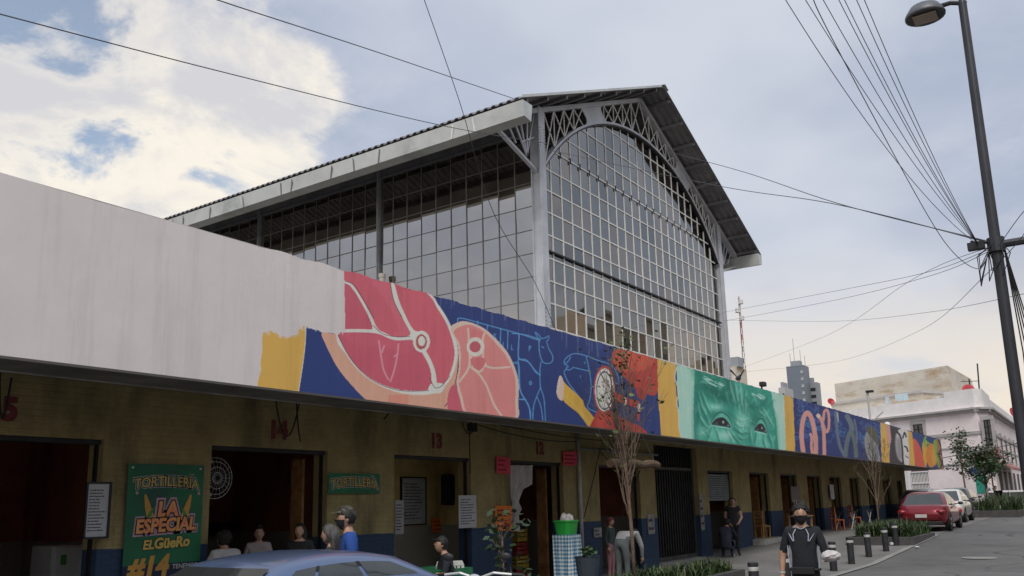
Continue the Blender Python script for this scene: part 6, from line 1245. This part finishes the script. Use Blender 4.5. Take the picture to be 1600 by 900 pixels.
for o_, m_, l_ in ((.03, M_wht, 0), (.02, M_dkg, 1), (.004, M_gold, 2)): q = MB(); text(q, 'TORTILLERÍA', .20, ((a[0] + b[0]) / 2, BY - .006 - .0025 * l_, (a[2] + b[2]) / 2 - .03), offset=o_ * .8, extrude=.0008, bend=.05, sx=.92); q.build('lettering', m_, sb)
# fan, fridge, speaker, shelves, ball
p = on_y(336, 747, WY + .5); fn = T('wall_fan', 'round wall fan with wire cage in stall fourteen', 'fan', (p[0], WY + .5, p[2] - .3)); q = MB()
for r_ in (.08, .16, .24, .30): q.tube([(r_ * math.cos(t_), -.06 * (1 - (r_ / .3) ** 2), .3 + r_ * math.sin(t_)) for t_ in np.linspace(0, 6.2832, 25)], .006, 5)
for k in range(20): a = 6.283 * k / 20; q.tube([(.04 * math.cos(a), -.06, .3 + .04 * math.sin(a)), (.2 * math.cos(a), -.04, .3 + .2 * math.sin(a)), (.3 * math.cos(a), 0, .3 + .3 * math.sin(a))], .004, 4)
q.build('cage', M_galv, fn); q = MB()
for k in range(3): a = 6.283 * k / 3; q.prism([(.05 * math.cos(a), .03, .3 + .05 * math.sin(a)), (.25 * math.cos(a - .3), .02, .3 + .25 * math.sin(a - .3)), (.27 * math.cos(a + .3), .05, .3 + .27 * math.sin(a + .3))], (0, .006, 0))
q.lathe([(.06, -.02), (.06, .15)], 12, (0, .02, .3), 'y'); q.build('blades', M_dark, fn); MB().box((-.42, .0, .52), (-.05, .05, .56)).build('bracket', M_bar, fn); MB().box((-.42, .0, .04), (-.05, .05, .08)).build('bracket', M_bar, fn)
a = on_y(86, 853, WY + 1.2); b = on_y(134, 853, WY + 1.2); fz = T('fridge', 'white upright fridge inside stall fifteen', 'fridge', ((a[0] + b[0]) / 2, WY + 1.2, .03), world=True); MB().box((a[0], WY + 1.25, .03), (b[0], WY + 1.8, a[2])).build('cabinet', mat('fridge_white', (.55, .54, .52), .4, var=.08), fz, bevel=.02); MB().box((a[0], WY + 1.19, .1), (b[0], WY + 1.243, a[2] - .02)).build('door', mat('fridge_white', (.55, .54, .52)), fz, bevel=.02); MB().box((a[0] + .08, WY + 1.184, a[2] - .25), (a[0] + .16, WY + 1.189, a[2] - .12)).build('sticker', M_husk, fz); MB().box((b[0] - .07, WY + 1.15, .8), (b[0] - .04, WY + 1.189, a[2] - .2)).build('handle', M_galv, fz)
a, b = on_y(703, 741, WY + .9), on_y(716, 785, WY + .9); sp_ = T('loudspeaker', 'black column loudspeaker on the wall of stall thirteen', 'loudspeaker', (a[0], WY + .9, b[2]), world=True); MB().box((a[0], WY + .9, b[2]), (b[0], WY + 1.15, a[2])).build('cabinet', M_blk, sp_, bevel=.015); MB().box((a[0] + .03, WY + .89, b[2] + .05), (b[0] - .03, WY + .899, a[2] - .05)).build('grille', M_dark, sp_); MB().box((a[0] - .06, WY + .9, b[2] - .05), (b[0] + .3, WY + 1.1, b[2] - .005)).build('bracket', M_dark, sp_)
a, b = on_y(330, 818, BACK - .35), on_y(498, 815, BACK - .35); sh = T('wall_shelf', 'long dark wall shelf at the back of stall fourteen', 'shelf', ((a[0] + b[0]) / 2, BACK - .2, a[2]), world=True); MB().box((a[0], BACK - .38, a[2] - .03), (b[0] - .3, BACK - .003, a[2])).build('board', M_dark, sh)
zs = a[2]
for k, x in enumerate(np.linspace(a[0] + .2, b[0] - .5, 4)): MB().box((x, BACK - .34, zs - .22), (x + .03, BACK - .01, zs - .033)).build('bracket', M_dark, sh)
p = on_y(438, 811, BACK - .2); bl = T('football', 'white football lying on the shelf of stall fourteen', 'ball', (p[0], BACK - .2, zs)); q = MB(); q.sph((0, 0, .11), .11, 14, 10); q.build('ball', M_wht, bl, smooth=True); q = MB(); [q.lathe([(.035, -.002), (.035, .002)], 5, (dx, -.105, .11 + dz), 'y') for dx, dz in ((0, 0.02), (-.06, .05), (.05, -.05))]; q.build('dark_patches', M_dkg, bl)
p = on_y(470, 808, BACK - .2); bw = T('metal_bowl', 'upturned pale bowl on the shelf of stall fourteen', 'bowl', (p[0], BACK - .2, zs)); q = MB(); q.lathe([(.15, 0), (.13, .08), (.05, .14), (.03, .18), (.0, .18)], 14); q.build('bowl', M_wht, bw, smooth=True)
ct = T('stall_counter', 'dark serving counter in stall fourteen', 'counter', (9.2, WY + 1.4, .03), world=True); MB().box((8.0, WY + 1.35, .96), (10.4, WY + 1.95, 1.0)).build('worktop', M_dark, ct); MB().box((8.05, WY + 1.4, .03), (10.35, WY + 1.9, .957)).build('base', mat('counter_tile', (.16, .14, .12), .5), ct)
p = at_d(435, 838, 13.2); ur = T('steel_urn', 'steel urn on the counter of stall fourteen', 'urn', (p[0], WY + 1.7, 1.0)); q = MB(); q.lathe([(.11, 0), (.12, .05), (.12, .42), (.08, .5), (.02, .53)], 14); q.build('body', M_galv, ur, smooth=True)
for i, (x, y, z) in enumerate(ST):
    s_ = T('stool', ['dark stool under the white shirted person', 'dark stool under the person at the green table'][i], 'stool', (x, y, .03)); rz_b = z + .40; q = MB(); q.lathe([(.0, rz_b - .03), (.17, rz_b - .03), (.17, rz_b), (0, rz_b)], 14); q.build('seat', M_dark, s_)
    for a in range(4): an = a * math.pi / 2 + .7; MB().tube([(.12 * math.cos(an), .12 * math.sin(an), rz_b - .03), (.18 * math.cos(an), .18 * math.sin(an), 0)], .014, 6).build('leg', M_dark, s_)
p = at_d(668, 884, 13.9); tb = T('dining_table', 'table under a green oilcloth in stall thirteen', 'table', (p[0], p[1], .03)); MB().box((-.55, -.4, .70), (.55, .4, .73)).build('top', M_wood, tb)
for sx in (-1, 1):
    for sy in (-1, 1): MB().box((sx * .5 - .025, sy * .35 - .025, 0), (sx * .5 + .025, sy * .35 + .025, .70)).build('leg', M_wood, tb)
tcl = T('tablecloth', 'green oilcloth over the table in stall thirteen', 'tablecloth', (p[0], p[1], .55)); q = MB(); q.box((-.58, -.43, .215), (.58, .43, .222)); n_ = 40; pts = []
for i in range(n_): t_ = i / n_ * 4; s_, u = int(t_), t_ - int(t_); cx_, cy_ = [(-.58 + 1.16 * u, -.43), (.58, -.43 + .86 * u), (.58 - 1.16 * u, .43), (-.58, .43 - .86 * u)][s_]; pts.append((cx_, cy_, i))
v = [(x, y, .216) for x, y, i in pts] + [(x * (1.03 + .03 * math.sin(i * 1.9)), y * (1.03 + .03 * math.sin(i * 1.9)), -.03 + .02 * math.sin(i * .9)) for x, y, i in pts]; q.add(v, [(i, (i + 1) % n_, (i + 1) % n_ + n_, i + n_) for i in range(n_)]); q.build('cloth', mat('green_oilcloth', (.02, .16, .07), .5, var=.25, scale=9), tcl)
def plastic_chair(label, x, y, rot, m, zb=.0):
    t_ = T('plastic_chair', label, 'chair', (x, y, zb), rot); q = MB(); q.box((-.22, -.22, .42), (.22, .22, .45)); q.build('seat', m, t_, bevel=.01); q = MB(); n_ = 7
    for i in range(n_): x_ = -.2 + .4 * i / (n_ - 1); q.prism([(x_ - .022, .20, .50), (x_ + .022, .20, .50), (x_ + .022, .27, .80), (x_ - .022, .27, .80)], (0, .02, 0))
    q.build('slats', m, t_); MB().prism([(-.23, .265, .80), (.23, .265, .80), (.2, .285, .88), (-.2, .285, .88)], (0, .025, 0)).build('backrest', m, t_, bevel=.01)
    for sx in (-1, 1):
        for sy in (-1, 1): MB().tube([(sx * .2, sy * .2, .42), (sx * .23, sy * .24, 0)], .022, 6).build('leg', m, t_)
M_redp = mat('red_chair_plastic', (.40, .012, .025), .4, var=.1); M_whp = mat('white_chair_plastic', (.55, .54, .52), .4)
p = at_d(718, 889, 11.0); plastic_chair('red plastic chair before the pier of stall thirteen', p[0], p[1], R(140), M_redp)
p = at_d(712, 884, 13.4); plastic_chair('white plastic chair behind the red one', p[0] + .2, p[1] + .2, R(-40), M_whp)
# curtain in the doorway of stall twelve
t_ = T('door_curtain', 'white curtain gathered at the left of stall twelve doorway', 'curtain', (15.1, WY + .1, .9), world=True); q = MB(); v = []; f = []; n_ = 22; ed = [(727, 797, 831), (745, 797, 832), (757, 798, 832), (764, 799, 818), (775, 800, 812), (785, 802, 809), (795, 803, 814), (804, 804, 808), (830, 800, 811)]
for k, (py, xa, xb_) in enumerate(ed):
    a, b = on_y(xa, py, WY + .1), on_y(xb_, py, WY + .1)
    for i in range(n_): u = i / (n_ - 1); v.append((a[0] + (b[0] - a[0]) * u, WY + .1 + .06 * math.sin(u * 19 + k * .3) + .03 * math.sin(u * 41 + k), a[2] + (b[2] - a[2]) * u))
for k in range(len(ed) - 1):
    for i in range(n_ - 1): f.append((k * n_ + i, k * n_ + i + 1, (k + 1) * n_ + i + 1, (k + 1) * n_ + i))
o = q.add(v, f).build('cloth', mat('thin_white_cloth', (.70, .65, .63), .8, var=.12, scale=3), t_, smooth=True); q = MB(); a = on_y(797, 727, WY + .1); q.tube([(a[0] - .1, WY + .1, a[2] + .02), (a[0] + 1.6, WY + .1, a[2] + .02)], .012, 6); q.build('rod', M_dark, t_)
# gingham stand with green tub
a, b, c_ = on_g(862, 950), on_g(888, 955), on_g(907, 945)
yG = 9.1; A_ = on_y(889, 836, yG); gx0_, zt = float(A_[0]), float(A_[2]); gx1_ = float(on_y(907, 836, yG)[0]); GD = float(on_x(863, 836, gx0_)[1]) - yG; gs = T('cloth_stand', 'tall stand wrapped in blue and white checked cloth', 'stand', ((gx0_ + gx1_) / 2, yG + .3, .012), world=True)
mg = mat('blue_gingham', (.5, .5, .5), .8); tn = mg.node_tree; bb = tn.nodes['Principled BSDF']; gg = tn.nodes.new('ShaderNodeNewGeometry'); spx = tn.nodes.new('ShaderNodeSeparateXYZ'); tn.links.new(gg.outputs['Position'], spx.inputs[0])
def stripe(sock, w_):
    m1 = tn.nodes.new('ShaderNodeMath'); m1.operation = 'MULTIPLY'; tn.links.new(sock, m1.inputs[0]); m1.inputs[1].default_value = 1 / w_; m2 = tn.nodes.new('ShaderNodeMath'); m2.operation = 'FRACT'; tn.links.new(m1.outputs[0], m2.inputs[0]); m3 = tn.nodes.new('ShaderNodeMath'); m3.operation = 'GREATER_THAN'; tn.links.new(m2.outputs[0], m3.inputs[0]); m3.inputs[1].default_value = .5; return m3.outputs[0]
sxy = tn.nodes.new('ShaderNodeMath'); sxy.operation = 'ADD'; tn.links.new(spx.outputs[0], sxy.inputs[0]); tn.links.new(spx.outputs[1], sxy.inputs[1])
ad = tn.nodes.new('ShaderNodeMath'); ad.operation = 'ADD'; tn.links.new(stripe(sxy.outputs[0], .075), ad.inputs[0]); tn.links.new(stripe(spx.outputs[2], .075), ad.inputs[1]); rp = tn.nodes.new('ShaderNodeValToRGB'); hf = tn.nodes.new('ShaderNodeMath'); hf.operation = 'MULTIPLY'; hf.inputs[1].default_value = .5; tn.links.new(ad.outputs[0], hf.inputs[0]); tn.links.new(hf.outputs[0], rp.inputs[0]); rp.color_ramp.interpolation = 'CONSTANT'
rp.color_ramp.elements[0].color = (.60, .62, .62, 1); rp.color_ramp.elements[1].position = .4; rp.color_ramp.elements[1].color = (.22, .36, .45, 1); e_ = rp.color_ramp.elements.new(.9); e_.color = (.04, .13, .24, 1); tn.links.new(rp.outputs[0], bb.inputs['Base Color'])
q = MB(); n_ = 48; v = []; per = []
for i in range(n_): t2 = i / n_ * 4; s_, u = int(t2), t2 - int(t2); wx_, wy_ = gx1_ - gx0_, GD; per.append([(gx0_ + wx_ * u, yG), (gx1_, yG + wy_ * u), (gx1_ - wx_ * u, yG + wy_), (gx0_, yG + wy_ - wy_ * u)][s_])
for k, z in enumerate((zt, zt - .3, zt - .7, .05)): v += [(x + .02 * k * .5 * math.sin(i * 1.7), y - .02 * k * .5 * math.cos(i * 2.1), z) for i, (x, y) in enumerate(per)]
f = [(k * n_ + i, (k + 1) * n_ + i, (k + 1) * n_ + (i + 1) % n_, k * n_ + (i + 1) % n_) for k in range(3) for i in range(n_)] + [tuple(range(n_))]
q.add(v, f).build('checked_cloth', mg, gs); MB().box((gx0_ + .04, yG + .04, .012), (gx1_ - .04, yG + GD - .04, zt - .02)).build('frame', M_wood, gs)
tub = T('green_tub', 'bright green plastic tub on the checked stand', 'tub', ((gx0_ + gx1_) / 2, yG + GD / 2, zt)); q = MB(); prof = [(0, .003, 0), (1, .003, .80), (1, .26, .95), (1.06, .265, 1.0), (1.06, .30, 1.0), (.96, .29, 1), (.85, .1, 1)]
hx, hy = (gx1_ - gx0_) * .5, GD * .52; v = []; n_ = 24
for a_, z, k in prof: v += [(hx * a_ * (.82 + .18 * min(1, z / .26)) * math.copysign(abs(math.cos(t2)) ** .5, math.cos(t2)), hy * a_ * (.82 + .18 * min(1, z / .26)) * math.copysign(abs(math.sin(t2)) ** .5, math.sin(t2)), z * .95) for t2 in np.linspace(0, 6.2832, n_, endpoint=False)]
q.add(v, [(k * n_ + i, k * n_ + (i + 1) % n_, (k + 1) * n_ + (i + 1) % n_, (k + 1) * n_ + i) for k in range(len(prof) - 1) for i in range(n_)]); q.build('tub', mat('bright_green_plastic', (.03, .38, .06), .4, var=.06), tub, smooth=False)
bgs = T('plastic_bags', 'heap of crumpled white plastic bags in the green tub', 'bags', ((gx0_ + gx1_) / 2, yG + GD / 2, zt + .10)); q = MB(); r_ = random.Random(6); q.sph((.02, 0, .14), (hx * .72, hy * .7, .16), 16, 9); q.v = [(x * (1 + r_.uniform(-.15, .15)), y * (1 + r_.uniform(-.15, .15)), z * (1 + r_.uniform(-.18, .18))) for x, y, z in q.v]; q.build('bags', M_wrap, bgs)
# potted plant on the pavement
p = at_d(790, 885, 11.6); px_ = (p[0], p[1]); pt_ = T('plant_pot', 'grey pot holding a small leafy tree before stall twelve', 'pot', (px_[0], px_[1], .012)); q = MB(); q.lathe([(.17, 0), (.22, .36), (.24, .38), (.24, .42), (.20, .42), (.19, .36)], 18); q.build('pot', mat('grey_pot', (.16, .17, .18), .7, var=.2), pt_)
t2, tips = tree('potted_tree', 'small leafy tree growing in the grey pot', (px_[0], px_[1], .36), [(0, 0, 0, .02), (-.05, 0, .45, .017), (-.02, .03, .9, .012)], [(.5, 3, .28, .6, .8), (.75, 3, .28, .6, .8), (.95, 3, .25, .5, 1)], 110, 31, 'tree', mat('dark_glossy_leaf', (.03, .065, .02), .45, var=.3, scale=9), .11)
p = at_d(805, 880, 12.4); bsh = tree('low_bush', 'low dark bush beside the potted tree', (p[0], p[1], .012), [(0, 0, 0, .02), (0, 0, .5, .012)], [(.15, 4, .35, .7, 1), (.3, 4, .3, .7, 1)], 260, 33, 'bush', mat('dark_glossy_leaf', (.03, .065, .02)), .09)
p = at_d(918, 872, 15.5); bk = T('flower_bucket', 'dark bucket with a few plants beside the downpipe', 'bucket', (p[0], p[1], .012)); zt = p[2] - .0; q = MB(); q.lathe([(.17, zt * .45), (.22, zt), (.23, zt + .02), (.19, zt + .01)], 16); q.build('bucket', mat('dark_blue_bucket', (.035, .05, .07), .6), bk); q = MB(); q.lathe([(.2, 0), (.2, zt * .44)], 12); q.build('crate', M_board, bk); q = MB(); r_ = random.Random(5)
for k in range(60): leaf(q, (r_.gauss(0, .08), r_.gauss(0, .08), zt + r_.uniform(.02, .16)), .09, r_)
q.build('leaves', M_leaf, bk)
# parked motorcycle, only its handlebar and tank reach the frame
p = at_d(762, 884, 9.6); mc = T('motorcycle', 'dark motorcycle parked before stall thirteen', 'motorcycle', (p[0], p[1], .012), R(200)); 
for sx in (-.62, .62):
    w2 = bpy.data.objects.new('wheel', None); col.objects.link(w2); w2.parent = mc; w2.location = (sx, 0, .30); q = MB(); q.lathe([(.22, -.05), (.28, -.05), (.30, 0), (.28, .05), (.22, .05)], 22, (0, 0, 0), 'y'); q.build('tyre', M_tyre, w2); q = MB(); q.lathe([(.05, -.05), (.05, .05)], 10, (0, 0, 0), 'y'); [q.tube([(0, 0, 0), (.22 * math.cos(k), 0, .22 * math.sin(k))], .008, 4) for k in np.linspace(0, 6.28, 10)]; q.build('rim', M_rim, w2)
q = MB(); q.tube([(-.62, 0, .3), (-.1, 0, .45), (.3, 0, .75), (.38, 0, .88)], .035, 8); q.tube([(.62, .08, .3), (.40, .08, .92)], .022, 8); q.tube([(.62, -.08, .3), (.40, -.08, .92)], .022, 8); q.build('frame', M_dark, mc); q = MB(); q.sph((.12, 0, .78), (.27, .13, .12), 14, 9); q.build('tank', mat('dark_blue_tank', (.015, .02, .05), .25, .3, coat=.5), mc, smooth=True); q = MB(); q.box((-.65, -.12, .70), (-.1, .12, .78)); q.build('seat', M_blk, mc, bevel=.03); q = MB(); q.box((-.15, -.14, .32), (.25, .14, .62)); q.build('engine', M_rim, mc, bevel=.04)
q = MB(); q.tube([(.36, -.36, 1.0), (.40, -.18, 1.02), (.38, 0, .96), (.40, .18, 1.02), (.36, .36, 1.0)], .014, 8); q.build('handlebar', M_galv, mc)
for s_ in (-1, 1): q = MB(); q.tube([(.38, s_ * .22, 1.02), (.40, s_ * .30, 1.16)], .007, 5); q.sph((.40, s_ * .31, 1.18), (.02, .06, .04), 10, 6); q.build('mirror', M_dark, mc); MB().tube([(.36, s_ * .36, 1.0), (.32, s_ * .46, .99)], .02, 8).build('grip', M_blk, mc)
q = MB(); q.sph((.50, 0, .92), (.09, .10, .10), 12, 8); q.build('headlight', mat('headlamp_glass', (.55, .57, .6)), mc, smooth=True)
# pine table with upturned stool, wooden chairs, orange chairs of the far stalls
tx, ty = 32.3, WY - .75; z0 = gz(tx) + .012; wt_ = T('pine_table', 'pale pine side table with a metal stool upturned on it', 'table', (tx, ty, z0)); MB().box((-.45, -.35, .76), (.45, .35, .80)).build('top', M_wood, wt_)
for sx in (-1, 1):
    for sy in (-1, 1): MB().box((sx * .38 - .03, sy * .28 - .03, 0), (sx * .38 + .03, sy * .28 + .03, .76)).build('leg', M_wood, wt_)
MB().box((-.38, -.3, .15), (.38, .3, .18)).build('stretcher_shelf', M_wood, wt_)
us = T('upturned_stool', 'metal stool standing upside down on the pine table', 'stool', (tx, ty, z0 + .80)); MB().lathe([(.17, 0), (.17, .03)], 14).build('seat', M_dark, us)
for k in range(4): a = k * 1.571 + .78; MB().tube([(.13 * math.cos(a), .13 * math.sin(a), .03), (.2 * math.cos(a), .2 * math.sin(a), .55)], .014, 6).build('leg', M_galv, us)
MB().tube([(.18 * math.cos(t2), .18 * math.sin(t2), .4) for t2 in np.linspace(0, 6.2832, 17)], .01, 5).build('ring', M_galv, us)
def wchair(label, x, y, rot, m, zb):
    t_ = T('wooden_chair', label, 'chair', (x, y, zb), rot); MB().box((-.2, -.2, .42), (.2, .2, .46)).build('seat', m, t_)
    for sx in (-1, 1): MB().box((sx * .18 - .02, -.19, 0), (sx * .18 + .02, -.15, .42)).build('leg', m, t_); MB().box((sx * .18 - .02, .15, 0), (sx * .18 + .02, .19, .95)).build('leg', m, t_)
    for z in (.56, .68, .80, .90): MB().box((-.16, .16, z), (.16, .18, z + .05)).build('back_slat', m, t_)
M_cw = mat('varnished_chair_wood', (.45, .24, .08), .5, var=.2, scale=8)
wchair('varnished wooden chair on the tiled step', 29.95, WY - .12, R(70), M_cw, gz(30.5) + .14); wchair('second varnished wooden chair in the doorway behind the step', 30.7, WY + .2, R(100), M_cw, gz(30.5) + .14)
M_oc = mat('orange_chair_paint', (.50, .12, .04), .5)
for k, (px, l) in enumerate(((1309, 'orange red chair by a far stall doorway'), (1336, 'orange red chair farther along the far stalls'))):
    p = on_y(px, 818, WY - .8); wchair(l, p[0], WY - .8, R(40), M_oc, gz(p[0]) + .012)
for k, px in enumerate((1322, 1349)):
    p = on_y(px, 820, WY - .9); tbl = T('folding_table', ['dark folding table between the orange chairs', 'dark folding table near the market end'][k], 'table', (p[0], WY - .9, gz(p[0]) + .012)); MB().box((-.5, -.35, .71), (.5, .35, .74)).build('top', M_dark, tbl)
    for sx in (-1, 1): MB().bar((-.4 * sx, -.3, .71), (.4 * sx, -.3, 0), .03).build('leg', M_galv, tbl); MB().bar((-.4 * sx, .3, .71), (.4 * sx, .3, 0), .03).build('leg', M_galv, tbl)
# rolled palm awning tied in the tree
a, b = on_y(953, 724, 8.2), on_y(1027, 726, 8.2); ra = T('rolled_mat', 'rolled straw mat hung below the canopy behind the bare tree', 'mat', ((a[0] + b[0]) / 2, 8.2, a[2]), world=True); q = MB(); r_ = random.Random(9); v = []
for i in range(25): u = i / 24; v.append(((a[0] + (b[0] - a[0]) * u, 8.2, a[2] + (b[2] - a[2]) * u + .015 * math.sin(i * .7)), .085 + r_.uniform(-.006, .006)))
q.tube([p_ for p_, _ in v], [r2 for _, r2 in v], 10); q.build('roll', mat('straw', (.17, .11, .065), .9, var=.35, scale=30, bump=.6, bscale=60), ra); q = MB(); [MB().tube([(x, 8.2, a[2] + .05), (x, 8.5, FZ0 + .01)], .006, 4).build('tie', M_blk, ra) for x in (a[0] + .1, (a[0] + b[0]) / 2, b[0] - .1)]
for k, (pa, pb_) in enumerate((((938, 700), (912, 810)), ((1000, 735), (968, 815)))): q = MB(); A_, B_ = on_y(*pa, WY - .25), on_y(*pb_, WY - .25); q.tube(sag(A_, B_, .03), .012, 5); setp(q.build('hanging_rope', M_blk), ['dark rope slanting down across the pier beside the downpipe', 'dark rope slanting down across the doorway behind the bare tree'][k], 'rope')

# ------------------------------------------------------------------ small things lying about
p = on_g(1530, 872); mh = T('manhole_cover', 'round iron manhole cover in the roadway', 'manhole', (p[0], p[1], gz(p[0]))); MB().lathe([(.42, .0), (.42, .012), (.36, .012)], 24).build('rim', M_kerb, mh); q = MB(); q.lathe([(.34, .004), (.34, .010)], 24); q.build('cover', M_dark, mh)
for k, (px, py, l) in enumerate(((1394, 853, 'crumpled white paper cup at the foot of the last bollard'), (1433, 857, 'flattened white paper scrap beside the planter bed'))):
    p = on_g(px, py); o = T('litter', l, 'litter', (p[0], p[1], gz(p[0]) + .014)); q = MB(); q.sph((0, 0, .05 - .02 * k), (.09, .07, .05 - .02 * k), 9, 6); r_ = random.Random(k); q.v = [(x * r_.uniform(.7, 1.2), y * r_.uniform(.7, 1.2), z) for x, y, z in q.v]; q.build('paper', M_wrap, o)
def crate(label, x, y, z, m, rot=0.):
    o = T('crate', label, 'crate', (x, y, z), rot, 'crates inside the stalls'); MB().box((-.25, -.18, 0), (.25, .18, .03)).build('base', m, o)
    for i in range(3):
        z0 = .03 + i * .085
        for a, b in (((-.25, -.18), (.25, -.165)), ((-.25, .165), (.25, .18)), ((-.25, -.163), (-.235, .163)), ((.235, -.163), (.25, .163))): MB().box((a[0], a[1], z0), (b[0], b[1], z0 + .06)).build('slat', m, o)
    for sx in (-1, 1):
        for sy in (-1, 1): MB().box((sx * .243 - .012, sy * .173 - .012, .0), (sx * .243 + .012, sy * .173 + .012, .29)).build('corner_post', m, o)
M_cry, M_crr = mat('yellow_crate_plastic', (.50, .33, .04), .5), mat('red_crate_plastic', (.35, .04, .03), .5)
for k in range(4): crate('%s crate of the stack inside stall twelve, %s' % ('yellow' if k % 2 else 'red', ['on the floor', 'second up', 'third up', 'topmost'][k]), 16.6, WY + 1.0, .03 + .292 * k, M_cry if k % 2 else M_crr, .05 * k)
for k in range(5): crate('%s crate of the stack inside stall fifteen, %s' % ('yellow' if k % 2 else 'red', ['on the floor', 'second up', 'third up', 'fourth up', 'topmost'][k]), 5.1, WY + 2.3, .03 + .292 * k, M_cry if k % 2 else M_crr, -.06 * k)
for i, x in ((2, 8.7), (1, 5.0)):
    s_ = T('goods_shelf', ['', 'shelf of jars on the red wall of stall fifteen', 'shelf of jars high on the red wall of stall fourteen'][i], 'shelf', (x, BACK - .15, 1.9 if i == 2 else 1.75), world=True); zz0 = 1.9 if i == 2 else 1.75; MB().box((x - .9, BACK - .28, zz0), (x + .9, BACK - .003, zz0 + .03)).build('board', M_wood, s_)
    for k in range(11):
        r_ = random.Random(k + i * 20); h = r_.uniform(.12, .26); q = MB(); q.lathe([(.055, 0), (.06, .02), (.06, h * .75), (.035, h * .85), (.035, h)], 10, (x - .8 + k * .16, BACK - .14, zz0 + .031)); q.build('jar', r_.choice([M_wht, M_yelk, M_org, M_husk, M_galv]), s_, smooth=True)
